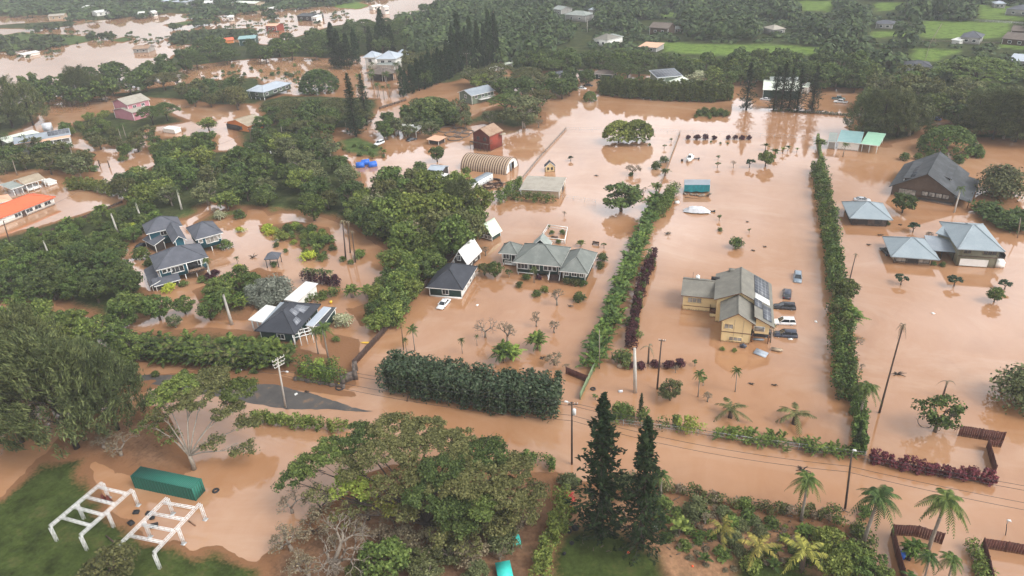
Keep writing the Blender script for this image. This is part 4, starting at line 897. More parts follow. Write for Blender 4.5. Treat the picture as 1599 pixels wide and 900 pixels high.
b = Bld('pavilion', 'open dark pavilion with brown double hip roof on the flooded yard', 'pavilion', G(595, 125))
b.block((569, 114.5), (597, 117), (606, 109), z=4.2, rise=2.2, kind='hip', ridge='u', wall='dark_wall', roof='brown_roof', trim='brown_wall', over=2.0, posts=3)
b.block((597, 117.5), (621, 113.5), (616, 107.5), z=4.2, rise=2.2, kind='hip', ridge='u', wall='dark_wall', roof='brown_roof', trim='brown_wall', over=2.0, posts=3)
b = Bld('house', 'sage green two-storey house with grey gable roof and white balcony', 'house', G(740, 152))
b.block((714, 144.3), (736, 150.3), (764, 139), z=4.4, rise=1.9, kind='gable', ridge='v', wall='green_wall', roof='grey_metal', trim='white', over=0.7, wins=[(0, 0.5, 1.6, 3.2, 1.2), (1, 0.2, 1.4, 3.3, 1.2), (1, 0.5, 1.4, 3.3, 1.2), (1, 0.8, 1.4, 3.3, 1.2)])
O, u, v, w, d = b.R
mb = MB(); mb.box(off(O, u, v, w-0.6, d*0.3), u, v, 2.2, d*0.6, 1.9, 2.1)
for k in range(8): mb.box(off(O, u, v, w+1.5, d*(0.3+0.083*k)), u, v, 0.1, 0.1, 2.1, 3.0)
mb.box(off(O, u, v, w+1.5, d*0.3), u, v, 0.1, d*0.6, 2.95, 3.1); b.part(mb, 'balcony', 'white')
b = Bld('carport', 'open carport with sagging white roof beside bushes', 'carport', G(633, 203))
b.block((615, 203.5), (650, 206), (640, 197), z=2.6, rise=0.7, kind='shed', walls=False, roof='white_roof', posts=3, over=0.3)
b.block((616, 199), (631, 201), (628, 194), z=3.0, rise=0.6, kind='gable', ridge='u', walls=False, roof='white_roof', posts=2, over=0.3, rname='rear_roof')
b = Bld('shed', 'low open shed with rusty tan flat roof beside the round pens', 'shed', G(682, 222))
b.block((664.5, 217.8), (685, 221), (699, 214.7), z=2.0, rise=0.2, kind='shed', wall='dark_wall', roof='peach_roof', trim='wood_dark', over=0.9, posts=3)
b = Bld('barn', 'tall weathered red barn with rusty tin roof standing in water', 'barn', G(758, 225))
b.block((736, 208.2), (764.2, 213.2), (785, 203.8), z=6.1, rise=2.4, kind='gable', ridge='v', wall='darkred_wall', roof='rust_roof', trim='rust_roof', over=0.5, wins=[(0, 0.3, 1.2, 4.4, 1.2), (0, 0.7, 1.2, 4.4, 1.2), (1, 0.12, 1.0, 3.4, 1.2)], frame='wood_dark')
O, u, v, w, d = b.R
mb = MB(); mb.box(off(O, u, v, w-0.5, 0.5), u, v, 0.05, d-1.0, -0.5, 6.0); b.part(mb, 'lit_side_sheet', 'red_wall')  # brighter red sheet over the wall: the sunlit side put into the colour
mb = MB(); mb.box(off(O, u, v, -0.5, -0.9), u, v, w, 0.9, 2.8, 3.0)
for k in range(6): mb.box(off(O, u, v, -0.4+k*w/5.2, -0.85), u, v, 0.12, 0.12, -0.4, 2.8)
mb.bar((*off(O, u, v, 1, -0.8), 0.1), (*off(O, u, v, 4, -0.8), 2.7), 0.15); mb.bar((*off(O, u, v, 8, -0.8), 0.1), (*off(O, u, v, 5, -0.8), 2.7), 0.15); b.part(mb, 'lean_to_frame', 'wood_dark')
mb = MB(); mb.cbox((*off(O, u, v, w+0.6, d*0.85), 5.2), 2.4, 2.2, 0.15, 0.4); b.part(mb, 'awning', 'tan_roof')
# quonset
pR0, pF0 = G(728, 240, 4.4), G(799.5, 248, 4.4); ax = xy(pF0)-xy(pR0); LQ = float(np.linalg.norm(ax)); ax /= LQ; pr = np.array([-ax[1], ax[0]])
b = Bld('quonset_hut', 'rust-banded arched metal hut with open white end wall', 'quonset hut', pF0)
MT['quonset'] = striped('rusted_arch_sheet', (0.12, 0.06, 0.04), (0.44, 0.33, 0.23), -math.atan2(ax[1], ax[0]), 0.95, 0.6, 0.3, 0.62)
mb = MB(); n = 18; RQ = 5.0
for ang_ in [0]:
	prof = [(RQ*math.cos(math.pi*i/n), 4.6*math.sin(math.pi*i/n)**0.92) for i in range(n+1)]
	for i in range(n):
		a, c = prof[i], prof[i+1]
		q = []
		for (s_, z_), l in ((a, 0), (c, 0), (c, LQ), (a, LQ)):
			p = xy(pR0)+ax*l+pr*s_; q.append((p[0], p[1], z_-0.15))
		mb.face(q)
b.part(mb, 'arched_roof', 'quonset')
mb = MB()
for k in range(int(LQ/0.95)):
	pts = []
	for s_, z_ in prof: p = xy(pR0)+ax*(k*0.95+0.3)+pr*s_*1.005; pts.append((p[0], p[1], z_-0.12))
	mb.tube(pts, 0.09, 4)
b.part(mb, 'rib', 'wood_dark')
mb = MB()
for s0, s1, z0_, z1f in ((-RQ, -1.9, -0.5, 1), (1.9, RQ, -0.5, 1), (-1.9, 1.9, 3.0, 1)):
	m_ = 8; bot, top = [], []
	for i in range(m_+1):
		s_ = s0+(s1-s0)*i/m_; zz = 4.6*math.sqrt(max(0.0, 1-(s_/RQ)**2))**0.92-0.15
		bot.append((s_, min(z0_, zz))); top.append((s_, zz))
	pts = [(*(xy(pF0)-ax*0.25+pr*s_), z_) for s_, z_ in bot+top[::-1]]
	mb.face(pts)
b.part(mb, 'end_wall', 'white_wall')
mb = MB(); mb.box(xy(pF0)-ax*0.3-pr*1.0, ax, pr, 0.05, 1.0, -0.4, 2.9); b.part(mb, 'door', 'grey_metal')
b = Bld('shed', 'small shed with grey metal roof behind the white-roofed lean-to', 'shed', G(685, 268))
b.block((667.4, 265.2), (690.5, 267.4), (703.5, 259.4), z=2.8, rise=0.8, kind='gable', ridge='u', wall='dark_wall', roof='silver_metal', trim='silver_metal', over=0.4)
b = Bld('shed', 'small flat shed with bright white roof among the trees', 'shed', G(678, 285))
b.block((662.4, 279), (688.4, 282.5), (692.7, 271.5), z=2.4, rise=0.3, kind='shed', wall='dark_wall', roof='white_roof', over=0.4)
b = Bld('shed', 'flat-roofed tan shed with clipped bushes along its front wall', 'shed', G(848, 300))
b.block((811, 295.8), (874.5, 298.8), (885.8, 278.8), z=2.7, rise=0.35, kind='shed', wall='tan_wall', roof='concrete_roof', trim='white', over=0.4, doors=[(1, 0.6, 3.2, 1.0, 2.4, 'black')])
# trailer
b = Bld('trailer', 'long white box trailer with grey roof beside a heap of scrap', 'trailer', G(755, 285))
O, u, v, w, d = rect((738.5, 288), (769.5, 271), (760, 270), 2.7, 2.6)
mb = MB(); mb.box(O, u, v, w, d, 0.15, 2.7, 0); b.part(mb, 'body', ['white'])
mb = MB(); mb.box(off(O, u, v, -0.05, -0.05), u, v, w+0.1, d+0.1, 2.702, 2.8); b.part(mb, 'roof', 'grey_metal')
mb = MB()
for k in range(5): mb.box(off(O, u, v, w*(0.15+0.17*k), -0.03), u, v, 0.5, 0.03, 1.3, 1.7)
b.part(mb, 'marking', 'grey_metal')
for k in (0.75, 0.9):
	mb = MB(); p = off(O, u, v, w*k, 0.15); mb.tube([(p[0]-v[0]*0.15, p[1]-v[1]*0.15, 0.05), (p[0]+v[0]*0.2, p[1]+v[1]*0.2, 0.05)], 0.5, 12); b.part(mb, 'wheel', 'black')
# playhouse
b = Bld('playhouse', 'tiny yellow playhouse with dark gable roof standing in the flooded lot', 'playhouse', G(860, 266))
b.block((850.5, 261.5), (867.5, 260.5), z=1.9, d=2.6, rise=1.7, kind='gable', ridge='v', wall='yellow_wall', roof='black_roof', trim='white', over=0.25, wins=[(0, 0.3, 0.5, 1.2, 0.7, 0), (0, 0.7, 0.5, 1.2, 0.7, 0)], frame='dark_wall')
# teal roofed shed, right
b = Bld('shed', 'open shed with teal and mint sheet roof and white sliding doors', 'shed', G(1335, 232))
b.block((1307, 221), (1344, 224.5), (1341, 208.5), z=3.0, rise=0.7, kind='shed', wall='white_wall', roof='teal_roof', trim='white', over=0.5)
b.block((1344, 224.5), (1373, 228), (1366.5, 210), z=3.0, rise=0.7, kind='shed', walls=False, roof='mint_roof', trim='white', over=0.4, posts=3, rname='carport_roof')
b.block((1293, 221), (1306, 222), (1304, 209), z=2.8, rise=0.4, kind='shed', wall='grey_wall', roof='pale_grey_roof', over=0.2, rname='side_roof')
O, u, v, w, d = b.R
# green warehouse behind the pines
b = Bld('warehouse', 'long green warehouse with white roof bays behind the row of tall pines', 'warehouse', G(1218, 146))
b.block((1191, 140.2), (1250, 142), (1246, 126), z=4.2, rise=1.6, kind='gable', ridge='u', wall='dgreen_wall', roof='cream_roof', trim='white', over=0.4)
b.block((1202, 128.5), (1247, 129.5), z=5.4, d=8, rise=1.6, kind='gable', ridge='u', wall='dgreen_wall', roof='pale_grey_roof', trim='white', over=0.4)
b = Bld('shed', 'small white box shed between the tall pines', 'shed', G(1256, 141))
b.block((1252, 136), (1262, 137), z=3.0, d=8, rise=0.5, kind='shed', wall='white_wall', roof='cream_roof', over=0.2)
# solar roofed house behind the clipped dark hedge
b = Bld('house', 'green two-storey house with a roof full of solar panels behind the dark hedge', 'house', G(1050, 135))
b.block((1026, 122), (1066.5, 118.3), (1063, 110), z=5.2, rise=1.4, kind='shed', wall='green_wall', roof='grey_metal', trim='white', over=0.7, wins=[(0, 0.25, 1.2, 4.2, 0.9), (0, 0.8, 1.2, 4.2, 0.9)])
b.on_roof(0, 0.04, 0.96, 0.08, 0.92, 'solar_panel', 'solar', grid=(8, 2))
b.block((1032, 133), (1076, 137), z=3.0, d=10, rise=2.6, kind='gable', ridge='v', wall='green_wall', roof='cream_roof', trim='white', over=0.6, rname='lower_roof')
b = Bld('house', 'small dark house with broad brown hip roof standing in the flood', 'house', G(945, 120))
b.block((926, 115.2), (958, 117), (968, 111.4), z=3.0, rise=1.3, kind='hip', ridge='u', wall='dgreen_wall', roof='brown_roof', trim='white', over=1.0, wins=[(0, 0.25, 1.2, 1.6, 1.1), (0, 0.5, 1.2, 1.6, 1.1)], posts=3)
b = Bld('house', 'white house with solar panels on its roof among dark trees', 'house', G(870, 118))
b.block((855, 117), (864, 120), (887, 110.5), z=3.2, rise=1.6, kind='gable', ridge='v', wall='white_wall', roof='charcoal_roof', trim='white', over=0.4)
b.on_roof(0, 0.1, 0.8, 0.2, 0.9, 'solar_panel', 'solar', grid=(4, 2))
b.on_roof(1, 0.2, 0.9, 0.2, 0.9, 'solar_panel', 'solar', grid=(4, 2))
# far houses: (A, B, depth, z, rise, kind, wall, roof, name, label)
for A, B, dd, z, ri, kd, wl, rf, nm, lb in [
 ((926, 61), (948, 63.5), 14, 4.5, 2.6, 'hip', 'white_wall', 'taupe_roof', 'house', 'grey-roofed white house with balcony deep among the trees'),
 ((950, 60), (974, 57), 10, 4.0, 1.5, 'hip', 'white_wall', 'pale_grey_roof', 'house', 'low pale-roofed wing house beside the grey-roofed white house'),
 ((1013, 43), (1044, 45), 12, 5.0, 2.6, 'gable', 'brown_wall', 'brown_roof', 'house', 'brown house with steep brown roof in the far wood'),
 ((1040, 45), (1064, 46), 9, 3.0, 1.2, 'hip', 'brown_wall', 'grey_roof', 'house', 'long low grey roof beside the steep brown house'),
 ((996, 73), (1026, 75), 12, 3.0, 0.8, 'shed', 'white_wall', 'peach_roof', 'house', 'pale orange sheet-roofed building at the edge of the pasture'),
 ((881, 23), (915, 25), 13, 5.0, 2.4, 'hip', 'white_wall', 'pale_grey_roof', 'house', 'pale grey villa with stacked hip roofs near the top of the photo'),
 ((918, 15), (931, 16), 10, 5.0, 1.8, 'hip', 'white_wall', 'silver_metal', 'house', 'small silver-roofed house right of the pale villa'),
 ((862, 14), (876, 16), 12, 5.0, 2.0, 'gable', 'white_wall', 'pale_grey_roof', 'house', 'small pale gabled house left of the pale villa'),
 ((1415, 104), (1457, 105), 12, 4.0, 2.0, 'hip', 'grey_wall', 'charcoal_roof', 'house', 'dark grey house with hip roof beside the umbrella tree'),
 ((1499, 58), (1533, 60), 13, 4.0, 2.6, 'hip', 'grey_wall', 'slate_roof', 'house', 'slate hip-roofed house at the lower edge of the bright pasture'),
 ((1564, 60), (1606, 64), 14, 3.5, 2.6, 'gable', 'brown_wall', 'brown_roof', 'house', 'brown gabled house at the right end of the pasture'),
 ((1578, 48), (1612, 50), 12, 4.5, 2.0, 'gable', 'brown_wall', 'brown_roof', 'house', 'brown roof just behind the brown gabled house'),
 ((1574, 94), (1620, 98), 12, 3.5, 1.2, 'shed', 'grey_wall', 'silver_metal', 'house', 'silver flat-roofed building under the trees right of the umbrella tree'),
 ((1367, 37), (1396, 38), 12, 3.5, 1.6, 'hip', 'grey_wall', 'slate_roof', 'house', 'slate-roofed house hidden behind a clump of far trees'),
 ((1570, 14), (1612, 17), 15, 4.5, 2.4, 'hip', 'grey_wall', 'slate_roof', 'house', 'large slate-roofed house in the far upper pasture'),
 ((1553, 6), (1572, 6), 10, 3.5, 1.4, 'hip', 'white_wall', 'silver_metal', 'house', 'pale-roofed house left of the large slate roof'),
 ((1207, 47), (1228, 45), 12, 4.0, 2.0, 'hip', 'white_wall', 'concrete_roof', 'house', 'weathered tan roof sunk in the far wood'),
 ((1485, 62), (1499, 64), 6, 2.5, 0.6, 'shed', 'white_wall', 'white_roof', 'shed', 'small white shed left of the slate hip-roofed house'),
 ((750, 112), (802, 98), 4, 2.6, 0.4, 'flat', 'white_wall', 'cream_roof', 'shed', 'long low cream wall-like stable beside the dark pines'),
 ((205, 77), (231, 76), 11, 3.0, 1.4, 'gable', 'white_wall', 'rust_roof', 'house', 'collapsed red-roofed house marooned in the far flood'),
 ((36, 86), (63, 81), 6, 2.0, 0.6, 'shed', 'white_wall', 'white_roof', 'shed', 'long white greenhouse roof at the edge of the far flood'),
 ((413, 41), (431, 41), 12, 4.5, 1.0, 'gable', 'red_wall', 'peach_roof', 'barn', 'red barn with pale roof standing in the far flood'),
 ((320, 67), (366, 62), 9, 2.5, 0.6, 'shed', 'orange_wall', 'orange_roof', 'shed', 'low orange-roofed sheds on the far bank'),
 ((371, 62), (399, 60), 14, 5.0, 1.2, 'gable', 'dgreen_wall', 'teal_roof', 'barn', 'teal-roofed barn on the far bank'),
 ((462, 25), (486, 26), 16, 4.0, 1.2, 'gable', 'dark_wall', 'dark_roof', 'barn', 'dark barn standing in the far flood'),
 ((486, 27), (494, 27), 10, 5.0, 0.6, 'shed', 'white_wall', 'white_roof', 'shed', 'small white tower shed beside the dark far barn'),
 ((582, 11), (597, 9), 9, 3.0, 0.8, 'gable', 'white_wall', 'white_roof', 'shed', 'white shed at the far shore by the green spit'),
 ((600, 12), (608, 11), 9, 6.0, 1.0, 'gable', 'white_wall', 'white_roof', 'house', 'narrow white house right of the white far shed'),
 ((422, 14), (441, 11), 9, 3.0, 0.8, 'gable', 'white_wall', 'white_roof', 'shed', 'white long shed on the left far bank'),
 ((355, 27), (366, 26), 9, 4.0, 1.0, 'hip', 'white_wall', 'white_roof', 'house', 'tiny white house on the tip of the far spit'),
 ((250, 2), (290, 4), 30, 5.0, 1.5, 'gable', 'white_wall', 'silver_metal', 'warehouse', 'broad pale warehouse roof on the far plain'),
 ((318, 5), (332, 4), 16, 5.0, 1.5, 'gable', 'white_wall', 'white_roof', 'warehouse', 'small white warehouse right of the broad pale one'),
 ((360, 5), (398, 6), 14, 5.0, 1.2, 'gable', 'tan_wall', 'cream_roof', 'warehouse', 'long cream shed on the far plain'),
 ((150, 20), (172, 17), 12, 4.0, 1.2, 'gable', 'white_wall', 'white_roof', 'warehouse', 'white far sheds beyond the strip of trees'),
 ((215, 22), (226, 21), 12, 4.0, 1.2, 'gable', 'white_wall', 'white_roof', 'warehouse', 'lone white hut at the far waterline'),
 ((74, 26), (100, 24), 12, 4.0, 1.2, 'gable', 'tan_wall', 'concrete_roof', 'warehouse', 'pale tan far shed on the left shore'),
 ((238, 20), (246, 19), 12, 4.0, 1.2, 'gable', 'white_wall', 'white_roof', 'warehouse', 'tiny white hut beside the far green bank'),
 ((126, 12), (132, 12), 14, 4.0, 1.2, 'gable', 'white_wall', 'white_roof', 'house', 'tiny bright far house at the upper left'),
 ((768, 19), (774, 19), 16, 9.0, 1.2, 'gable', 'tan_wall', 'tan_roof', 'tower', 'pale tan block rising from the far trees'),
 ((656, 64), (700, 66), 6, 2.5, 0.6, 'shed', 'white_wall', 'white_roof', 'shed', 'long white shed roof showing between far trees'),
 ]:
	if 'white' not in lb and wl == 'white_wall': wl = 'grey_wall'
	b = Bld(nm, lb, {'warehouse': 'warehouse', 'barn': 'barn', 'shed': 'shed', 'tower': 'building'}.get(nm, 'house'), G(*A))
	b.block(A, B, z=z, d=dd, rise=ri, kind=kd, wall=wl, roof=rf, trim='white' if wl == 'white_wall' else wl, over=0.6, wins=[(0, 0.3, 1.6, z*0.55, 1.2, 0), (0, 0.7, 1.6, z*0.55, 1.2, 0)] if z > 2.6 and kd != 'flat' else ())
# ------------------------------------------------------------------ fences, walls, poles, wires
def fence(px, h, mat, label, style='board', cat='fence', name=None, thick=0.09, step=2.4, z0=-0.4, postmat=None, group=None, ht=None):
	pts = [G(a, c) for a, c in px]; base = pts[0]
	root = thing(name or 'fence', base, label, cat, group)
	panel = MB(); posts = []; total = sum((pts[i+1]-pts[i]).length for i in range(len(pts)-1))
	step = max(step, total/38)
	for i in range(len(pts)-1):
		a, b = pts[i], pts[i+1]; d = b-a; ln = d.length; u = xy(d)/ln; v = np.array([-u[1], u[0]]); ang = math.atan2(u[1], u[0])
		if style == 'board':
			n = max(1, int(ln/0.32))
			for k in range(n):
				hh = h+random.uniform(-0.05, 0.05); o = xy(a)+u*(k*ln/n)+v*random.uniform(-0.015, 0.015)
				panel.box(o, u, v, ln/n-0.025, 0.04, z0, hh)
			for zz in (h*0.25, h*0.8): panel.box(xy(a)+v*0.045, u, v, ln, 0.06, zz, zz+0.1)
		elif style == 'wall':
			n = max(1, int(ln/1.5))
			for k in range(n): panel.box(xy(a)+u*(k*ln/n), u, v, ln/n+0.002, thick*random.uniform(0.9, 1.1), z0, h+random.uniform(-0.04, 0.04))
		elif style == 'rail':
			for zz in (h*0.35, h*0.7, h): panel.bar((a.x, a.y, zz-0.06), (b.x, b.y, zz-0.06), 0.07, 0.12)
		elif style == 'mesh':
			for zz in (h, h*0.5): panel.bar((a.x, a.y, zz), (b.x, b.y, zz), 0.035)
			n = int(ln/0.6)
			for k in range(n):
				p = a.lerp(b, k/n); q = a.lerp(b, (k+1)/n); panel.bar((p.x, p.y, 0), (q.x, q.y, h), 0.012); panel.bar((p.x, p.y, h), (q.x, q.y, 0), 0.012)
		n = max(1, int(ln/step))
		for k in range(n+(1 if i == len(pts)-2 else 0)): posts.append((a.lerp(b, k/n), ang))
	panel.build('panel', mat, root, base)
	for p, ang in posts[:60]:
		m = MB(); s = {'wall': thick*1.6, 'mesh': 0.06, 'board': 0.13, 'rail': 0.13}[style]
		m.cbox((p.x, p.y, (z0+h+0.12)/2), s, s, h+0.12-z0, ang); m.build('post', postmat or mat, root, base)
	return root
fence([(552, 574), (600, 522), (640, 474), (668, 445)], 1.75, 'wood_dark', 'tall dark board fence running from the road corner to the black-roofed house', 'board')
fence([(692, 417), (722, 388), (745, 362)], 1.5, 'wood_dark', 'dark board fence half hidden by trees behind the steep white-roofed cottage')
fence([(801, 298), (840, 250), (884, 202)], 0.9, 'wood_grey', 'low weathered rail fence between the barn yard and the open flooded lot', 'rail')
fence([(884, 584), (918, 598)], 1.7, 'wood_red', 'short brown board fence between the dark clipped hedge and the palm hedge')
fence([(906, 624), (918, 598), (936, 560), (948, 530)], 1.5, 'fence_green', 'pale green fence running back along the foot of the palm hedge', 'wall', thick=0.12)
fence([(1018, 330), (1040, 268), (1062, 208)], 1.0, 'wood_grey', 'grey rail fence along the line of young shrubs behind the palm hedge', 'rail')
fence([(885, 205), (985, 206), (1062, 209), (1165, 213), (1278, 220)], 1.5, 'steel', 'thin chain-link fence crossing the flood behind the row of dark red bushes', 'mesh', step=4.5)
fence([(1142, 168), (1200, 172), (1300, 181), (1422, 190)], 1.3, 'steel', 'thin wire fence along the foot of the five tall pines', 'mesh', step=4.5)
fence([(945, 662), (1060, 676), (1180, 694), (1350, 716)], 1.35, 'steel', 'chain-link fence between the flooded road and the palm hedge', 'mesh', step=3)
fence([(1352, 690), (1345, 648), (1334, 590), (1328, 540)], 1.6, 'wood_dark', 'dark fence along the right edge of the tall lot hedge')
fence([(1286, 262), (1280, 240), (1277, 215)], 1.4, 'leaf_mid', 'narrow green fence covered in creeper beside the open teal-roofed shed', 'wall', thick=0.5)
fence([(862, 308), (930, 318)], 1.3, 'steel', 'thin wire fence in open water beside the tan flat-roofed shed', 'mesh', step=3)
fence([(1496, 681), (1565, 692)], 2.3, 'wood_red', 'scalloped red-brown board fence at the back of the flooded parking bay')
fence([(1543, 697), (1562, 699)], 1.4, 'wood_red', 'very short red-brown fence just in front of the scalloped one')
fence([(1540, 700), (1546, 722), (1552, 742)], 2.0, 'wood_red', 'stepped red-brown fence joining the scalloped fence to the dark red hedge', step=1.6)
fence([(1358, 724), (1450, 741), (1550, 757)], 1.1, 'wood_red', 'low red-brown board fence beneath the dark red leaved hedge')
fence([(1391, 836), (1430, 838), (1470, 850)], 2.2, 'wood_red', 'red-brown board fence facing the road above the three rubbish bins')
fence([(1391, 836), (1398, 870), (1408, 905), (1416, 950)], 2.2, 'wood_red', 'red-brown board fence running towards the viewer left of the rubbish bins')
fence([(1532, 856), (1570, 862), (1640, 874)], 2.0, 'wood_red', 'red-brown board fence facing the road in the lower right corner')
fence([(1532, 856), (1540, 885), (1550, 930)], 2.0, 'wood_red', 'red-brown board fence beside the small round-topped green hedge')
fence([(0, 384), (22, 388), (110, 350), (191, 318)], 0.9, 'wood_dark', 'low dark wall round the flooded yard of the orange-red roofed house', 'wall', thick=0.2)
fence([(593, 171), (634, 158)], 1.1, 'brown_wall', 'brown wall beside the flooded drive of the pines', 'wall', thick=0.25)
fence([(400, 237), (414, 245), (432, 237), (430, 226)], 1.1, 'dark_wall', 'dark garden wall with white pillars near the orange house', 'wall', thick=0.25, postmat='white')
fence([(170, 222), (205, 228), (240, 234)], 1.0, 'wood_dark', 'dark wire fence along the trees left of the flooded field', 'rail')
fence([(462, 594), (500, 600), (536, 606)], 0.6, 'rock_wall', 'low lava rock wall along the flooded verge below the shrubs', 'wall', cat='wall', name='garden_wall', thick=0.4)
fence([(536, 600), (556, 592), (556, 578)], 1.9, 'rock_wall', 'lava rock corner wall ending the tall dark board fence', 'wall', cat='wall', name='garden_wall', thick=0.5)
fence([(748, 118), (800, 100)], 1.6, 'white_wall', 'pale garden wall beside the dark pines', 'wall', cat='wall', name='garden_wall', thick=0.3, step=5)
fence([(800, 868), (806, 835), (822, 815), (828, 800)], 1.2, 'wood_grey', 'grey timber fence around the turquoise roofed pens under the big tree', 'rail')
fence([(1440, 66), (1560, 70)], 1.2, 'wood_grey', 'long grey rail fence across the lower edge of the bright pasture', 'rail', step=6)
fence([(1520, 34), (1620, 40)], 1.4, 'white', 'white rail fence across the upper edge of the bright pasture', 'rail', step=6)
fence([(1440, 112), (1452, 70), (1470, 40)], 1.3, 'wood_grey', 'grey fence between far trees and the bright pasture', 'rail', step=6)

def height_of(base, top):
	g = G(*base); lo, hi = 0.0, 40.0
	for _ in range(40):
		m = (lo+hi)/2; d = Vector((g.x, g.y, m-CAM_H)); cx_ = AX[1]*d.x+AY[1]*d.y+AZ[1]*d.z; cz = AX[2]*d.x+AY[2]*d.y+AZ[2]*d.z
		if cx_/cz*FPX+CY > top[1]: lo = m
		else: hi = m
	return lo
TOPS = {}
def pole(base, top, label, mat='pole_wood', r=0.16, arms=(), lamp=None, transformer=False, key=None, name='utility_pole', cat='pole', group=None, cap=None):
	b = G(*base); h = height_of(base, top); t = G(top[0], top[1], h)
	root = thing(name, b, label, cat, group)
	m = MB(); m.tube([(b.x, b.y, -0.5), b.lerp(t, 0.5), t], [r*1.15, r, r*0.75], 8); m.build('shaft', mat, root, b)
	ends = []
	for k, (f, L_, ang) in enumerate(arms):
		c = b.lerp(t, f); u = Vector((math.cos(ang), math.sin(ang), 0)); mm = MB(); mm.bar(c-u*L_/2+Vector((0.1, 0.1, 0)), c+u*L_/2+Vector((0.1, 0.1, 0)), 0.11, 0.14)
		ca = mm.build('crossarm', mat, root, b)
		for q in (-0.48, -0.2, 0.2, 0.48):
			e = c+u*L_*q; mm = MB(); mm.tube([e+Vector((.1, .1, .06)), e+Vector((.1, .1, .36))], [0.07, 0.05], 6); mm.build('insulator', 'lamp', ca, b); ends.append(e+Vector((.1, .1, .38)))
	if lamp:
		f, dx, dy = lamp; c = b.lerp(t, f); e = c+Vector((dx, dy, 0.7)); mm = MB(); mm.tube([c, c.lerp(e, 0.6)+Vector((0, 0, 0.15)), e], 0.05, 6); la = mm.build('lamp_arm', 'steel', root, b)
		mm = MB(); mm.prism([e+Vector(q) for q in ((-.25, -.15, -.08), (.35, -.15, -.08), (.35, .15, -.08), (-.25, .15, -.08))], [e+Vector(q) for q in ((-.15, -.1, .1), (.25, -.1, .1), (.25, .1, .1), (-.15, .1, .1))]); mm.build('lamp_head', 'lamp', la, b)
	if transformer:
		c = b.lerp(t, 0.86)+Vector((0.42, -0.1, 0)); mm = MB(); mm.tube([c-Vector((0, 0, .55)), c-Vector((0, 0, .5)), c+Vector((0, 0, .5)), c+Vector((0, 0, .58))], [0.2, 0.3, 0.3, 0.2], 12); mm.build('transformer', 'lamp', root, b)
	if key: TOPS[key] = (b, t, ends)
	return root
pole((446, 637), (433, 559), 'pale street light pole with two crossarms beside the exposed asphalt', 'pole_pale', 0.17, arms=((0.97, 2.6, 1.2), (0.9, 2.6, 1.2), (0.84, 2.2, 1.2)), lamp=(0.72, 1.9, -0.3), key='a', name='street_lamp', cat='street lamp')
pole((893, 725), (893, 628), 'dark wooden pole with grey transformer drum left of the tall pines', arms=((0.96, 1.6, 0.2),), lamp=(0.97, -0.9, -0.5), transformer=True, key='b')
pole((1320, 795), (1330, 708), 'dark wooden street light pole at the lower right bend of the road', lamp=(0.98, 0.25, 0.2), key='c', name='street_lamp', cat='street lamp')
pole((992, 613), (991, 544), 'thick pale leafless pole standing in water beside the purple hedge', 'pole_pale', 0.33)
pole((1026, 608), (1033, 531), 'dark wooden pole with a wilted palm leaning against it', arms=((0.98, 1.2, 0.0),))
pole((936, 576), (936, 515), 'thin weathered pole rising from the palm hedge', 'wood_grey', 0.1)
pole((18, 388), (5, 345), 'dark utility pole beside the orange-red roofed house', key='f')
pole((394, 243), (390, 200), 'tall dark utility pole near the orange house', arms=((0.95, 2.0, 0.5),))
pole((731, 126), (728, 83), 'utility pole with wide crossarm before the row of black pines', arms=((0.97, 3.0, 0.3),))
pole((917, 52), (917, 32), 'far utility pole beside the pale lane', 'pole_pale', 0.2)
pole((541, 36), (541, 23), 'far utility pole at the edge of the wide flood', 'pole_wood', 0.2)
pole((809, 195), (808, 163), 'thin bare utility pole behind the grey spreading trees', 'pole_wood', 0.12)
pole((816, 202), (816, 172), 'pale thin pole standing among drowned bushes near the barn', 'pole_pale', 0.12)
pole((1589, 372), (1594, 340), 'thin grey pole at the right edge beside the palm thicket', 'wood_grey', 0.14)
pole((1571, 836), (1572, 818), 'short black garden lamp post in the lower right corner', 'black', 0.06, lamp=(0.97, 0.1, 0.05), name='garden_lamp', cat='lamp')
pole((1461, 72), (1461, 60), 'thin far pole at the corner of the pasture', 'wood_grey', 0.12)
pole((635, 627), (637, 618), 'short post marker standing in the flooded road by the dark hedge', 'pole_wood', 0.12, name='marker_post', cat='post')
pole((129, 253), (126, 247), 'dark stub post, leftmost in the flooded field', 'pole_wood', 0.2, name='post', cat='post')
pole((156, 260), (153, 250), 'dark stub post with a white mark in the flooded field', 'pole_wood', 0.2, name='post', cat='post')
pole((171, 262), (168, 251), 'dark leaning stub post, rightmost in the flooded field', 'pole_wood', 0.2, name='post', cat='post')
pole((630, 545), (627, 514), 'thin dark post beside two young palms in the flooded yard', 'pole_wood', 0.1, name='post', cat='post')
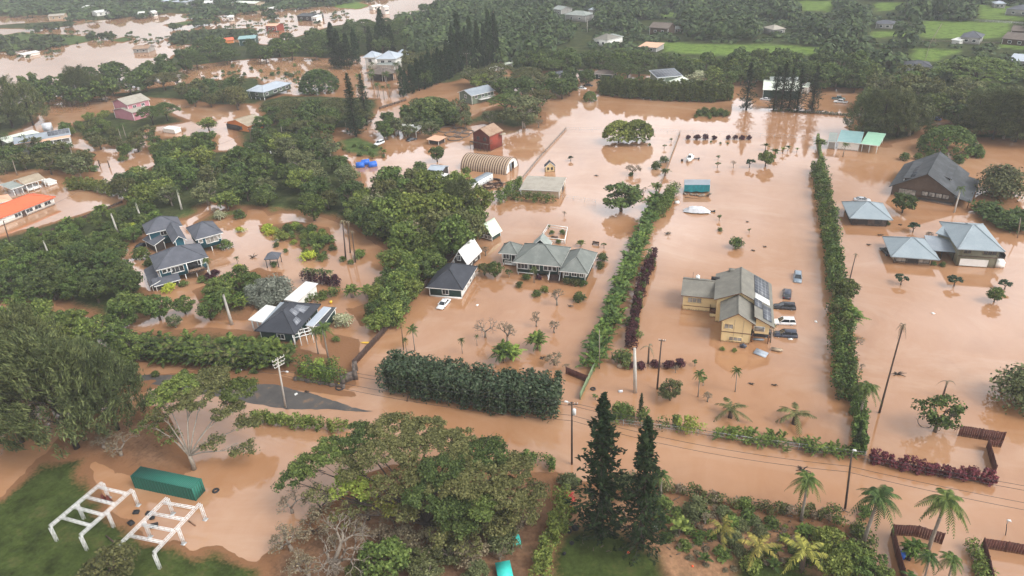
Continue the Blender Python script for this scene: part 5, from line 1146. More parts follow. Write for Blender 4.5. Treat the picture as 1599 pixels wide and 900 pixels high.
# wires along the road
def wire(pts, sag, label, group):
	out = []
	for i in range(len(pts)-1):
		a, b = Vector(pts[i]), Vector(pts[i+1])
		for k in range(14): t = k/14; p = a.lerp(b, t); p.z -= sag*4*t*(1-t); out.append(p)
	out.append(Vector(pts[-1])); m = MB(); m.tube([p for p in out], 0.034, 4)
	tag(m.build('power_line', 'wire', None, tuple(out[0])), label, 'power line', group)
ba, ta, ea = TOPS['a']; bb, tb, eb = TOPS['b']; bc, tc_, ec = TOPS['c']
dirx = Vector((1, 0, 0))
for k, (za, lb) in enumerate([(0.0, 'highest thin black wire strung along the flooded road'), (-0.9, 'second thin black wire strung along the flooded road'), (-2.6, 'third thin black wire strung along the flooded road'), (-4.0, 'lowest thick black cable strung along the flooded road')]):
	o = Vector((0, 0.35*(k % 2)-0.15, za))
	wire([ta-dirx*48+o+Vector((0, 3, 0)), ta+o, tb+o, tc_+o+Vector((0, 0, 0.2)), tc_+dirx*60+o], 0.8+0.2*k, lb, 'wires along the road')
bf, tf, ef = TOPS['f']
wire([tf-dirx*40, tf, G(120, 300, 9), G(394, 205, 10)], 1.0, 'long black wire crossing the flooded field from the left pole', None)
# ------------------------------------------------------------------ trees: one prototype per kind, copied
PROTO = {}
rng = np.random.default_rng(3)
def _limbs(mb, h0, n, spread, rise, r, rg, start=None):
	tips = []
	for i in range(n):
		a = 2*math.pi*(i+rg.random()*0.6)/n; s = spread*(0.6+0.5*rg.random()); z = rise*(0.75+0.4*rg.random())
		p0 = Vector((0, 0, h0*(0.8+0.2*rg.random()))); p2 = Vector((s*math.cos(a), s*math.sin(a), h0+z)); p1 = p0.lerp(p2, 0.5)+Vector((0, 0, z*0.12))
		mb.tube([p0, p1, p2], [r*0.6, r*0.42, r*0.16], 5); tips.append(p2)
		for q in range(2):
			b = a+rg.uniform(-0.8, 0.8); e = p1+Vector((s*0.5*math.cos(b), s*0.5*math.sin(b), z*0.5*rg.random()+0.3)); mb.tube([p1, p1.lerp(e, 0.5)+Vector((0, 0, .1)), e], [r*0.3, r*0.2, r*0.08], 4); tips.append(e)
	return tips
def proto(kind, mats, h, crown, trunk):
	"""mats: (leaf, bark); crown & trunk are MB"""
	r = bpy.data.objects.new('tree', None)
	parts = []
	for nm, mb, mt in (('trunk', trunk, mats[1]), ('crown', crown, mats[0])):
		if mb is None: continue
		o = mb.build(nm, mt); COL.objects.unlink(o); parts.append(o)
	PROTO.setdefault(kind, []).append((parts, h))
def broad(kind, h, R, mats, leaves, size, seed, flat=0.75, base=0.32, nclump=34, gap=0.0):
	rg = np.random.default_rng(seed); t = MB(); t.tube([(0, 0, -0.6), (0.1, 0, h*0.15), (0, 0.1, h*0.42)], [R*0.09, R*0.075, R*0.05], 7)
	_limbs(t, h*0.3, 5, R*0.62, h*0.38, R*0.085, rg)
	c = MB(); zc = h*(base+(1-base)*0.5); rz = h*(1-base)*0.5
	for i in range(nclump):
		u = unit(1, rg)[0]; u[2] = u[2]*0.9+0.1; k = 0.55+0.35*rg.random()
		if rg.random() < gap: continue
		p = np.array([u[0]*R*k, u[1]*R*k, zc+u[2]*rz*k]); cr = R*(0.17+0.2*rg.random())
		c.quads(clump(p, (cr, cr, cr*flat), int(leaves/nclump), size, rg))
	proto(kind, mats, h, c, t)
def umbrella(kind, h, R, mats, leaves, size, seed, dome=0.35, gap=0.0, nclump=70, twig=True):
	rg = np.random.default_rng(seed); t = MB(); t.tube([(0, 0, -0.5), (0.2, 0.1, h*0.2), (0, 0, h*0.38)], [R*0.055, R*0.045, R*0.04], 8)
	tips = _limbs(t, h*0.36, 7, R*0.75, h*0.42, R*0.042, rg)
	for p in tips:
		for q in range(3 if twig else 0):
			a = rg.uniform(0, 6.28); e = p+Vector((R*0.2*math.cos(a), R*0.2*math.sin(a), h*0.1*rg.random())); t.tube([p, e], [R*0.008, R*0.003], 3)
	c = MB()
	for i in range(nclump):
		if rg.random() < gap: continue
		a = rg.uniform(0, 6.28); k = math.sqrt(rg.random()); z = h*(1-dome*k*k)-h*0.06*rg.random()-h*0.04
		cr = R*(0.1+0.1*rg.random()); p = (R*k*0.9*math.cos(a), R*k*0.9*math.sin(a), z)
		c.quads(clump(p, (cr, cr, cr*0.42), leaves//nclump, size, rg, up=0.5, low=0.25, inner=0.2, jit=1.1))
	proto(kind, mats, h, c, t)
def ironwood(kind, h, R, mats, n, seed, lean=(-0.35, 0.05, 0.75), size=0.29, per=95):
	"""casuarina: loose plumes of needle sprays all combed one way"""
	rg = np.random.default_rng(seed); t = MB(); top = (h*0.04, 0, h*0.85)
	t.tube([(0, 0, -0.5), (0.1, 0.1, h*0.4), top], [h*0.022, h*0.016, h*0.005], 6)
	for i in range(14):
		a = rg.uniform(0, 6.28); z = h*(0.2+0.6*rg.random()); r = R*0.75*(1-0.4*z/h); t.tube([(0, 0, z), (r*0.5*math.cos(a), r*0.5*math.sin(a), z+r*0.35), (r*math.cos(a), r*math.sin(a), z+r*0.5)], [h*0.007, h*0.005, h*0.002], 4)
	c = MB(); ax_ = np.array(lean); ax_ /= np.linalg.norm(ax_)
	for i in range(n):
		z = h*(0.12+0.84*rg.random()**0.85); prof = R*(1.0-0.75*max(0, (z/h-0.35)/0.65)**1.3)*(0.75+0.25*min(1, z/h/0.3))
		a = rg.uniform(0, 6.28); k = 0.35+0.65*math.sqrt(rg.random()); p0 = np.array([prof*k*math.cos(a), prof*k*math.sin(a), z])
		out = np.array([math.cos(a), math.sin(a), 0.0])*0.5; d = ax_+out+rg.normal(size=3)*0.18; d /= np.linalg.norm(d); L_ = R*(0.3+0.22*rg.random())
		s = rg.random(per); sp = L_*0.26*np.sin(np.pi*np.clip(s*0.9+0.1, 0, 1))+0.05
		c3 = p0+d*(s*L_)[:, None]+rg.normal(size=(per, 3))*sp[:, None]*0.62
		nr = unit(per, rg)*0.7+np.array([0, 0, 0.5])+(c3-p0-d*(s*L_)[:, None])*0.8; nr /= np.linalg.norm(nr, axis=1, keepdims=True)
		c.quads(leaf_quads(c3, nr, size*(0.6+0.8*rg.random(per)), rg, 0.19, d, 0.78))
	proto(kind, mats, h, c, t)
def norfolk(kind, h, R, mats, seed, tiers=30, per=24, size=0.42, bare=0.06):
	rg = np.random.default_rng(seed); t = MB(); t.tube([(0, 0, -0.6), (0, 0, h*0.5), (0, 0, h*0.99)], [h*0.016, h*0.011, h*0.002], 7)
	c = MB()
	for k in range(tiers):
		f = k/(tiers-1); z = h*(bare+(0.985-bare)*f); r = R*(1-f)**0.72*(0.75+0.4*rg.random())*(0.8+0.2*min(1, f/0.12))+0.25; nb = 6 if f < 0.85 else 4; a0 = rg.uniform(0, 6.28)
		for j in range(nb):
			if rg.random() < 0.1: continue
			a = a0+2*math.pi*j/nb+rg.uniform(-0.25, 0.25); rr = r*(0.5+0.65*rg.random()); dr = np.array([math.cos(a), math.sin(a), 0.0])
			t.tube([(0, 0, z), (dr[0]*rr*0.6, dr[1]*rr*0.6, z+rr*0.02), (dr[0]*rr, dr[1]*rr, z+rr*0.12)], [h*0.0028, h*0.002, h*0.0008], 4)
			s = 0.18+0.82*rg.random(per); wz = h*0.0105; wd = rr*0.17*np.sin(np.pi*np.clip(s, 0.1, 0.92))+0.1
			c3 = dr*(s*rr)[:, None]+np.array([0, 0, 1.0])*(z+rr*0.12*s*s)[:, None]
			sd_ = np.array([-dr[1], dr[0], 0]); off_ = rg.uniform(-1, 1, per)
			c3 = c3+sd_*(off_*wd)[:, None]+np.array([0, 0, 1])*(rg.normal(size=per)*wz+0.15*np.abs(off_))[:, None]
			nr = unit(per, rg)*0.5+np.array([0, 0, 0.8])+sd_*off_[:, None]*0.5; nr /= np.linalg.norm(nr, axis=1, keepdims=True)
			c.quads(leaf_quads(c3, nr, size*(0.6+0.7*rg.random(per)), rg, 0.42, dr*0.8+np.array([0, 0, .3]), 0.6))
	proto(kind, mats, h, c, t)
def column(kind, h, R, mats, n, size, seed):
	rg = np.random.default_rng(seed); t = MB(); t.tube([(0, 0, -0.5), (0, 0, h*0.9)], [h*0.014, h*0.003], 6); c = MB()
	for i in range(n):
		z = h*(0.05+0.93*rg.random()); r = R*(1-max(0, (z/h-0.45)/0.55)**1.6)*(0.75+0.35*rg.random()); a = rg.uniform(0, 6.28); k = 0.55+0.4*rg.random()
		c.quads(clump((r*k*math.cos(a), r*k*math.sin(a), z), (R*0.32, R*0.32, R*0.55), 34, size, rg, axis=np.array([0, 0, 1.0]), axmix=0.4))
	proto(kind, mats, h, c, t)
def frond(mb, base, az, el, L_, droop, rg, wid=0.2, seg=15, m=0, twist=0.0, cut=0.0):
	"""a feather leaf: midrib and two rows of leaflets"""
	seg = max(seg, 8); d = np.array([math.cos(az), math.sin(az), 0.0]); sd_ = np.array([-d[1], d[0], 0.0]); pts = []
	for i in range(seg+1):
		s = i/seg; ho = L_*(s*math.cos(el)*(1-0.12*droop*s)); z = L_*(s*math.sin(el)-droop*s*s*0.62); pts.append(np.array(base)+d*ho+np.array([0, 0, z]))
	Q = []
	for i in range(seg):
		p, q = pts[i], pts[i+1]; w0 = 0.03+0.02*(1-i/seg); Q.append([p-sd_*w0, p+sd_*w0, q+sd_*w0*0.8, q-sd_*w0*0.8])
	for i in range(1, seg+1):
		for h_ in (0.0,):
			s = (i-h_)/seg; j = min(seg-1, int(s*seg)); p = pts[j]+(pts[j+1]-pts[j])*(s*seg-j); t = pts[j+1]-pts[j]; t = t/np.linalg.norm(t)
			ln = L_*wid*(math.sin(math.pi*min(1, 0.16+s*0.8))**0.7)*(0.85+0.3*rg.random())
			for sg in (-1, 1):
				if rg.random() < cut: continue
				o = sd_*sg*0.82+t*0.5+np.array([0, 0, -0.38-0.35*droop*s+0.15*rg.random()]); o = o/np.linalg.norm(o); wv = t*L_*0.43/seg
				Q.append([p-wv, p+wv, p+o*ln*0.6+wv*0.9, p+o*ln])
	mb.quads(np.array(Q), m)
def palm(kind, h, nf, L_, mats, seed, r=0.2, lean=0.0, up=0.9, wid=0.2, droop=(0.5, 1.2), wind=0.0, cut=0.0, crownshaft=False):
	rg = np.random.default_rng(seed); t = MB(); top = Vector((lean*h, 0, h)); t.tube([(0, 0, -0.5), (lean*h*0.25, 0, h*0.4), (lean*h*0.6, 0, h*0.75), top], [r*1.35, r, r*0.9, r*0.8], 7)
	c = MB()
	if crownshaft: c.tube([top, top+Vector((0, 0, L_*0.22))], [r*0.95, r*0.5], 7); top = top+Vector((0, 0, L_*0.2))
	for i in range(nf):
		a = 2*math.pi*(i*0.381966)+rg.uniform(-0.2, 0.2); f = i/nf; el = up*(1-f)+(-0.25)*f+rg.uniform(-0.12, 0.12)
		if wind: a = a+wind*math.sin(a)
		frond(c, (top.x, top.y, top.z), a, el, L_*(0.8+0.25*rg.random()), droop[0]+(droop[1]-droop[0])*rg.random(), rg, wid, cut=cut)
	proto(kind, mats, h, c, t)
def areca(kind, h, stems, mats, seed, wid=0.2, nf=7, spread=0.9):
	rg = np.random.default_rng(seed); t = MB(); c = MB()
	for i in range(stems):
		a = rg.uniform(0, 6.28); r = spread*math.sqrt(rg.random()); hh = h*(0.35+0.3*rg.random()); b = Vector((r*math.cos(a)*0.6, r*math.sin(a)*0.6, 0)); e = Vector((r*math.cos(a)*1.4, r*math.sin(a)*1.4, hh))
		t.tube([b-Vector((0, 0, .4)), e], [0.07, 0.045], 5)
		for k in range(nf):
			frond(c, tuple(e), a+2*math.pi*k*0.381966*1.0, 1.15-0.9*k/nf+rg.uniform(-.15, .15), h*(0.5+0.2*rg.random()), 0.55+0.5*rg.random(), rg, wid, 8)
	proto(kind, mats, h, c, t)
def banana(kind, h, mats, seed, nl=9):
	rg = np.random.default_rng(seed); t = MB(); t.tube([(0, 0, -0.4), (0, 0, h*0.5)], [0.2, 0.13], 7); c = MB()
	for i in range(nl):
		az = 2*math.pi*i*0.381966; el = 1.25-0.8*i/nl; L_ = h*(0.5+0.2*rg.random()); d = np.array([math.cos(az), math.sin(az), 0]); sd_ = np.array([-d[1], d[0], 0]); pts = []
		for k in range(8): s = k/7; pts.append(np.array([0, 0, h*0.48])+d*L_*s*math.cos(el)+np.array([0, 0, L_*(s*math.sin(el)-0.75*s*s*0.7)]))
		Q = []
		for k in range(7):
			w0 = L_*0.17*math.sin(math.pi*min(1, 0.1+0.86*k/7))**0.6; w1 = L_*0.17*math.sin(math.pi*min(1, 0.1+0.86*(k+1)/7))**0.6; dz = np.array([0, 0, 0.35])
			for sg in (-1, 1): Q.append([pts[k], pts[k+1], pts[k+1]+sd_*sg*w1-dz*w1, pts[k]+sd_*sg*w0*0.95-dz*w0])
		c.quads(np.array(Q))
	proto(kind, mats, h, c, t)
def bare(kind, h, R, mats, seed, depth=4, leaf=0, fol_size=0.25, ratio=0.66, start=0.28, nb=3, thick=0.045):
	rg = np.random.default_rng(seed); t = MB(); c = MB() if leaf else None; tips = []
	def grow(p, d, L_, r, k):
		q = p+d*L_; md = p.lerp(q, 0.5)+Vector(rg.normal(size=3)*L_*0.06); t.tube([p, md, q], [r, r*0.85, r*0.66], 6 if k == depth else (4 if k > 1 else 3))
		if k == 0: tips.append(q); return
		for i in range(nb if k > 0 else 2):
			a = 2*math.pi*(i+rg.random()*0.7)/nb; s = 0.75 if k < depth else 0.85
			o = d.cross(Vector((0.2, 0.5, 0.9))).normalized(); o2 = d.cross(o)
			nd = (d*0.8+(o*math.cos(a)+o2*math.sin(a))*s*rg.uniform(0.6, 1.2)+Vector((0, 0, 0.12))); nd.x *= R/h*1.5; nd.y *= R/h*1.5; nd.normalize()
			grow(q, nd, L_*ratio*rg.uniform(0.75, 1.2), r*0.6, k-1)
	grow(Vector((0, 0, -0.3)), Vector((0.05, 0.02, 1)).normalized(), h*start, h*thick, depth)
	if leaf:
		per = max(1, leaf//len(tips))
		for q in tips: c.quads(clump(tuple(q), (R*0.13, R*0.13, R*0.07), per, fol_size, rg, up=0.5, inner=0.2))
	proto(kind, mats, h, c, t)
def shrub(kind, h, R, mats, leaves, size, seed, nclump=16, flat=0.8, axis=None):
	rg = np.random.default_rng(seed); c = MB(); t = MB(); t.tube([(0, 0, -0.4), (0, 0, h*0.4)], [R*0.08, R*0.04], 5)
	for i in range(nclump):
		u = unit(1, rg)[0]; u[2] = abs(u[2]); k = 0.6*rg.random()**0.5+0.1; cr = R*(0.36+0.16*rg.random())
		c.quads(clump((u[0]*R*k, u[1]*R*k, h*0.12+u[2]*h*0.55), (cr, cr, min(cr*flat, h*0.4)), leaves//nclump, size, rg, axis=axis, axmix=0.5 if axis is not None else 0))
	proto(kind, mats, h, c, t)

def dome(kind, h, R, mats, leaves, size, seed, n=230, lift=0.0):
	rg = np.random.default_rng(seed); c = MB(); t = MB(); t.tube([(0, 0, -0.4), (0, 0, h*0.5)], [R*0.07, R*0.03], 6)
	for i in range(n):
		u = unit(1, rg)[0]; u[2] = abs(u[2])*0.95; cr = R*rg.uniform(0.08, 0.19)
		c.quads(clump((u[0]*R*0.84, u[1]*R*0.84, (0.08+lift)*h+u[2]*h*(0.8-lift)), (cr, cr, cr*0.8), leaves//n, size, rg))
	proto(kind, mats, h, c, t)
for k in range(3):
	broad('mango', 9, 4.6, ('leaf_dark', 'bark'), 3800, 0.33, 20+k, base=0.1, nclump=44)
	broad('broad', 9, 4.6, ('leaf_mid', 'bark'), 3600, 0.33, 30+k, base=0.08, nclump=44)
	broad('olive', 9, 5.0, ('leaf_olive', 'bark'), 3000, 0.32, 40+k, base=0.12, nclump=44, gap=0.12)
	broad('grey', 9, 5.0, ('leaf_grey', 'bark_pale'), 3000, 0.31, 50+k, base=0.1, nclump=44, gap=0.1)
	broad('bright', 8, 4.6, ('leaf_bright', 'bark'), 3300, 0.32, 60+k, base=0.14, nclump=44)
	ironwood('ironwood', 16, 5.5, ('leaf_iron', 'bark_dark'), 215, 70+k)
	areca('areca', 5, 8, ('leaf_areca', 'bark'), 80+k)
	areca('areca_lime', 4, 7, ('leaf_lime', 'bark'), 85+k)
	palm('palm', 8, 22, 3.3, ('leaf_palm', 'palm_trunk'), 90+k, 0.2, lean=0.06*(k-1))
	palm('palm_dark', 8, 15, 2.9, ('leaf_palm_dark', 'palm_trunk'), 95+k, 0.2, lean=0.05*(k-1), droop=(0.8, 1.5))
	norfolk('norfolk', 25, 4.2, ('leaf_pine', 'bark_dark'), 100+k, tiers=27 if k == 0 else 24, per=27, size=0.34)
	column('pine', 26, 3.2, ('leaf_pine', 'bark_dark'), 110, 0.42, 110+k)
	shrub('shrub', 2.2, 1.5, ('leaf_mid', 'bark'), 700, 0.16, 120+k)
	shrub('shrub_dark', 2.4, 1.7, ('leaf_dark', 'bark'), 800, 0.17, 130+k)
	shrub('shrub_bright', 2.2, 1.6, ('leaf_bright', 'bark'), 700, 0.16, 140+k)
	shrub('shrub_red', 2.0, 1.2, ('leaf_red', 'bark_dark'), 520, 0.17, 150+k)
	bare('bare', 6, 3.4, ('leaf_dry', 'bark_pale'), 160+k, leaf=420, fol_size=0.11)
	bare('sapling', 4, 2.0, ('leaf_mid', 'bark_pale'), 170+k, depth=3, leaf=420, fol_size=0.17)
	bare('plumeria', 5, 3.0, ('leaf_clusia', 'bark'), 175+k, depth=3, leaf=800, fol_size=0.25, thick=0.035)
shrub('shrub_yellow', 1.6, 1.5, ('leaf_yellow', 'bark'), 700, 0.13, 180)
shrub('shrub_lime', 2.0, 1.6, ('leaf_lime', 'bark'), 700, 0.15, 181)
shrub('shrub_crimson', 1.8, 1.3, ('leaf_crimson', 'bark'), 500, 0.16, 182)
shrub('blossom', 3.0, 2.0, ('leaf_blossom', 'bark'), 900, 0.15, 183)
shrub('shrub_grey', 3.2, 2.6, ('leaf_grey', 'bark'), 1500, 0.18, 184)
broad('loose', 7, 3.7, ('leaf_mid', 'bark'), 1500, 0.25, 188, base=0.12, nclump=36, gap=0.15); shrub('dry_tuft', 0.6, 0.6, ('leaf_dry', 'bark'), 260, 0.1, 187, nclump=8); shrub('grey_bush', 7, 4.6, ('leaf_grey', 'bark'), 5200, 0.22, 186, nclump=60)
shrub('silver', 7, 4.4, ('leaf_silver', 'bark'), 5200, 0.24, 185, nclump=40)
umbrella('umbrella', 11, 9, ('leaf_mid', 'bark_dark'), 9500, 0.24, 200, dome=0.32, gap=0.05, nclump=170)
umbrella('umbrella', 11, 9, ('leaf_dark', 'bark_dark'), 9500, 0.24, 201, dome=0.42, gap=0.05, nclump=170)
umbrella('umbrella_dark', 12, 9, ('leaf_dark', 'bark_dark'), 11000, 0.25, 202, dome=0.62, gap=0.0, nclump=150)
umbrella('umbrella_olive', 10, 9, ('leaf_olive', 'bark'), 7500, 0.23, 203, dome=0.35, gap=0.15, nclump=170)
dome('dome_shrub', 8, 6.5, ('leaf_mid', 'bark'), 8000, 0.25, 204); dome('green_dome', 8, 4.6, ('leaf_bright', 'bark'), 6500, 0.26, 205, lift=0.13); dome('dark_dome', 8, 6, ('leaf_dark', 'bark_dark'), 9000, 0.25, 206)
palm('coconut', 10, 24, 4.2, ('leaf_palm', 'palm_trunk'), 210, 0.24, lean=0.08, droop=(0.8, 1.9), wid=0.21)
palm('coconut', 10, 22, 4.2, ('leaf_palm_dark', 'palm_trunk'), 211, 0.24, lean=-0.05, droop=(0.8, 1.9), wid=0.21)
palm('royal', 8, 12, 2.9, ('leaf_palm_dark', 'pole_pale'), 212, 0.3, droop=(0.8, 1.5), wid=0.22, crownshaft=True)
palm('royal', 8, 12, 2.9, ('leaf_palm', 'pole_pale'), 213, 0.3, droop=(0.8, 1.5), wid=0.22, crownshaft=True)
palm('thin_palm', 12, 9, 1.6, ('leaf_dry', 'palm_brown'), 214, 0.2, lean=0.02, droop=(1.0, 1.9))
palm('drowned_palm', 1.6, 9, 3.6, ('leaf_olive', 'palm_brown'), 215, 0.3, droop=(0.5, 1.1), cut=0.1)
palm('gold_palm', 3.4, 9, 3.8, ('leaf_gold', 'palm_brown'), 216, 0.3, droop=(0.35, 1.1), cut=0.15)
palm('gold_palm', 3.0, 9, 3.2, ('leaf_lime', 'palm_brown'), 217, 0.28, droop=(0.5, 1.2), cut=0.15)
palm('wilted_palm', 5.0, 3, 3.0, ('leaf_dry', 'palm_brown'), 218, 0.22, droop=(1.4, 1.9))
banana('banana', 4.5, ('leaf_palm', 'bark'), 220); banana('banana', 4.5, ('leaf_bright', 'bark'), 221)
bare('dead_tree', 10, 6.5, ('leaf_dry', 'bark_pale'), 230, depth=5, leaf=0, ratio=0.7, start=0.26)
bare('acacia', 5, 5.0, ('leaf_dry', 'bark'), 231, depth=4, leaf=700, fol_size=0.14)

def plant(kind, x, y, h, label=None, cat='tree', group=None, wide=1.0, rz=None, var=None, name=None, z=0.0, tilt=None):
	ps = PROTO[kind]; parts, ph = ps[var if var is not None else random.randrange(len(ps))]
	s = h/ph; root = thing(name or {'norfolk': 'pine_tree', 'pine': 'pine_tree', 'ironwood': 'ironwood_tree'}.get(kind) or {'palm': 'palm_tree', 'bush': 'bush', 'plant': 'garden_plant'}.get(cat, 'tree'), (x, y, z), label, cat, group, rz if rz is not None else random.uniform(0, 6.28))
	root.scale = (s*wide, s*wide, s)
	if tilt: root.rotation_euler = (tilt[0], tilt[1], root.rotation_euler.z)
	for p in parts:
		c = p.copy(); COL.objects.link(c); c.parent = root
	return root
def at(kind, px, py, h, label, cat='tree', group=None, **k):
	g = G(px, py); return plant(kind, g.x, g.y, h, label, cat, group, **k)
# ------------------------------------------------------------------ planting
def thicket(poly, kinds, hs, spacing, label, cat='tree', z=None, maxn=60, wide=(0.9, 1.15), seed=0, group=None, name=None):
	rg = np.random.default_rng(seed+500); zz = z if z is not None else (hs[0]+hs[1])*0.22
	gp = np.array(gpoly(poly, zz)); mn, mxx = gp.min(0), gp.max(0); pts = []; tries = 0
	while tries < 2500 and len(pts) < maxn:
		tries += 1; p = mn+(mxx-mn)*rg.random(2)
		if pts and min(np.hypot(*(np.array(pts)-p).T)) < spacing: continue
		if sdist(np.array([p[0]]), np.array([p[1]]), [tuple(q) for q in gp])[0] < 0: continue
		pts.append(p)
	for p in pts:
		k = kinds[rg.integers(len(kinds))]; h = rg.uniform(*hs)
		a = (k, p[0], p[1], h, label, cat, group or label, rg.uniform(*wide), rg.uniform(0, 6.28), int(rg.integers(len(PROTO[k]))), name)
		if cat == 'tree': LATER.append(a)
		else: plant(*a)
LATER = []
def settle(limit=296):
	"""the trees that show largest become things, the small far rest one mass"""
	n = sum(1 for o in COL.objects if o.get('category') == 'tree')
	LATER.sort(key=lambda a: -a[3]/math.hypot(a[1], a[2]))
	for a in LATER[:limit-n]: plant(*a)
	mb = MB(); mats = []; rg = np.random.default_rng(77)
	for k, x, y, h, lb, c, g, wd, rz, var, nm in LATER[limit-n:]:
		parts, ph = PROTO[k][var]; s = h/ph; cs, sn = math.cos(rz)*s*wd, math.sin(rz)*s*wd
		for o in parts:
			mt = o.data.materials[0]
			if mt not in mats: mats.append(mt)
			nv = len(o.data.vertices); V = np.empty(nv*3, np.float32); o.data.vertices.foreach_get('co', V); V = V.reshape(-1, 3)
			V = np.stack([V[:, 0]*cs-V[:, 1]*sn+x, V[:, 0]*sn+V[:, 1]*cs+y, V[:, 2]*s], 1)
			if o.name.startswith('crown') and nv % 4 == 0:
				Q = V.reshape(-1, 4, 3); Q = Q[rg.random(len(Q)) < 0.5]; m = Q.mean(1, keepdims=True); mb.quads(m+(Q-m)*1.35, mats.index(mt))
			else:
				b0 = len(mb.v); mb.v += [tuple(q) for q in V]
				for p in o.data.polygons: mb.f.append(tuple(i+b0 for i in p.vertices)); mb.m.append(mats.index(mt))
	if mats: tag(mb.build('trees', mats), 'smaller trees merging into the woods round the flood', 'trees', kind='stuff')

# ---- foreground
for i, (px, py, h, wd, lb) in enumerate([
 (35, 690, 21, 1.15, 'huge windblown grey-green ironwood tree, leftmost of the foreground group'), (120, 700, 23, 1.2, 'huge windblown ironwood tree in front, nearest the green container'),
 (185, 672, 17, 1.15, 'windblown ironwood tree at the right end of the foreground group'), (70, 630, 20, 1.2, 'tall windblown ironwood tree at the back of the foreground group'),
 (-25, 640, 19, 1.2, 'windblown ironwood tree cut by the left edge of the photo'), (150, 640, 15, 1.25, 'shorter windblown ironwood tree behind the front pair, above the asphalt')]):
	at('ironwood', px, py, h, lb, group='foreground ironwood trees', wide=wd, var=i % 3, rz=random.uniform(-0.3, 0.3))
thicket([(90, 500), (205, 490), (225, 520), (215, 575), (150, 590), (95, 560)], ['broad', 'bright'], (5, 7.5), 5, 'leafy tree showing behind the foreground ironwoods', maxn=8, seed=1)
at('bare', 190, 712, 5.5, 'bare grey thicket of fallen branches under the foreground ironwoods', wide=1.5, var=0)
at('bare', 165, 700, 5.0, 'low bare branching tree left of the fallen grey thicket', wide=1.5, var=1)
# trees round the container
def big_tree(px, py, label, H, spots, mats, branches, lean=(0, 0), bare_n=0, trunk_r=0.36, leaf=0.2, seed=0):
	"""one specimen: trunk, limbs to each foliage pad; spots in photo pixels at their own height"""
	rg = np.random.default_rng(seed+900); b = G(px, py); root = thing('tree', b, label, 'tree'); t = MB(); fork = b+Vector((lean[0], lean[1], H*0.26))
	t.tube([b-Vector((0, 0, .5)), b.lerp(fork, 0.5)+Vector((0.15, 0, 0)), fork], [trunk_r*1.3, trunk_r, trunk_r*0.85], 9)
	groups = {}
	for (sx, sy, z, rx, rz_, n, mt) in spots:
		c = G(sx, sy, z); mid = fork.lerp(c, 0.5)+Vector((rg.uniform(-.5, .5), rg.uniform(-.5, .5), (z-fork.z)*0.1))
		t.tube([fork, fork.lerp(mid, .5)+Vector((0, 0, .25)), mid, c-Vector((0, 0, rz_*0.5))], [trunk_r*0.5, trunk_r*0.4, trunk_r*0.28, trunk_r*0.08], 5)
		for q in range(branches):
			a = rg.uniform(0, 6.28); e = c+Vector((rx*0.7*math.cos(a), rx*0.7*math.sin(a), rz_*rg.uniform(-0.2, 0.5))); s = mid.lerp(c, rg.uniform(0.2, 0.9)); t.tube([s, s.lerp(e, 0.5)+Vector((0, 0, .2)), e], [trunk_r*0.14, trunk_r*0.09, trunk_r*0.03], 4)
			for q2 in range(3):
				a2 = rg.uniform(0, 6.28); s2 = s.lerp(e, rg.uniform(.4, 1)); e2 = s2+Vector((rx*0.3*math.cos(a2), rx*0.3*math.sin(a2), rg.uniform(0, .6))); t.tube([s2, e2], [trunk_r*0.05, trunk_r*0.015], 3)
		if n:
			cm = groups.setdefault(mt, MB()); k = max(1, int(rx*rx*2.6))
			for i in range(k):
				a = rg.uniform(0, 6.28); r = math.sqrt(rg.random())*rx*0.85; cr = 0.6+0.7*rg.random()
				cm.quads(clump((c.x+r*math.cos(a), c.y+r*math.sin(a), c.z-0.35*rz_*(r/rx)**2+rg.uniform(-.25, .25)*rz_), (cr, cr, cr*0.42), max(5, int(n*1.8)//k), leaf, rg, up=0.4, low=0.4, inner=0.15, jit=1.2))
	t.build('trunk', mats[1], root, b)
	for mt, cm in groups.items(): cm.build('crown', mt, root, b)
	return root
big_tree(303, 733, 'half-bare spreading tree rising from the water behind the green container', 12,
  [(285, 600, 10.5, 4.2, 1.4, 4050, 'leaf_bright'), (330, 590, 10.5, 4.0, 1.4, 3780, 'leaf_olive'), (372, 605, 9.5, 3.6, 1.2, 2970, 'leaf_mid'), (255, 615, 9.5, 3.4, 1.2, 2160, 'leaf_bright'), (300, 622, 10.5, 3.6, 1.3, 1890, 'leaf_olive'),
   (355, 640, 8.0, 3.2, 1.2, 1158, 'leaf_olive'), (232, 660, 7.0, 3.0, 1.1, 315, 'leaf_mid'), (385, 660, 6.0, 2.8, 1.0, 772, 'leaf_olive'), (265, 675, 5.5, 2.4, 1.0, 210, 'leaf_mid'), (330, 690, 5.0, 2.4, 1.0, 315, 'leaf_olive'), (380, 700, 3.8, 2.4, 0.8, 386, 'leaf_olive'), (250, 640, 8.5, 2.8, 1.0, 421, 'leaf_olive')],
  ('leaf_mid', 'bark_pale'), 8, seed=1)
D, M_, O_, GY = 'leaf_dark', 'leaf_mid', 'leaf_olive', 'leaf_gold'
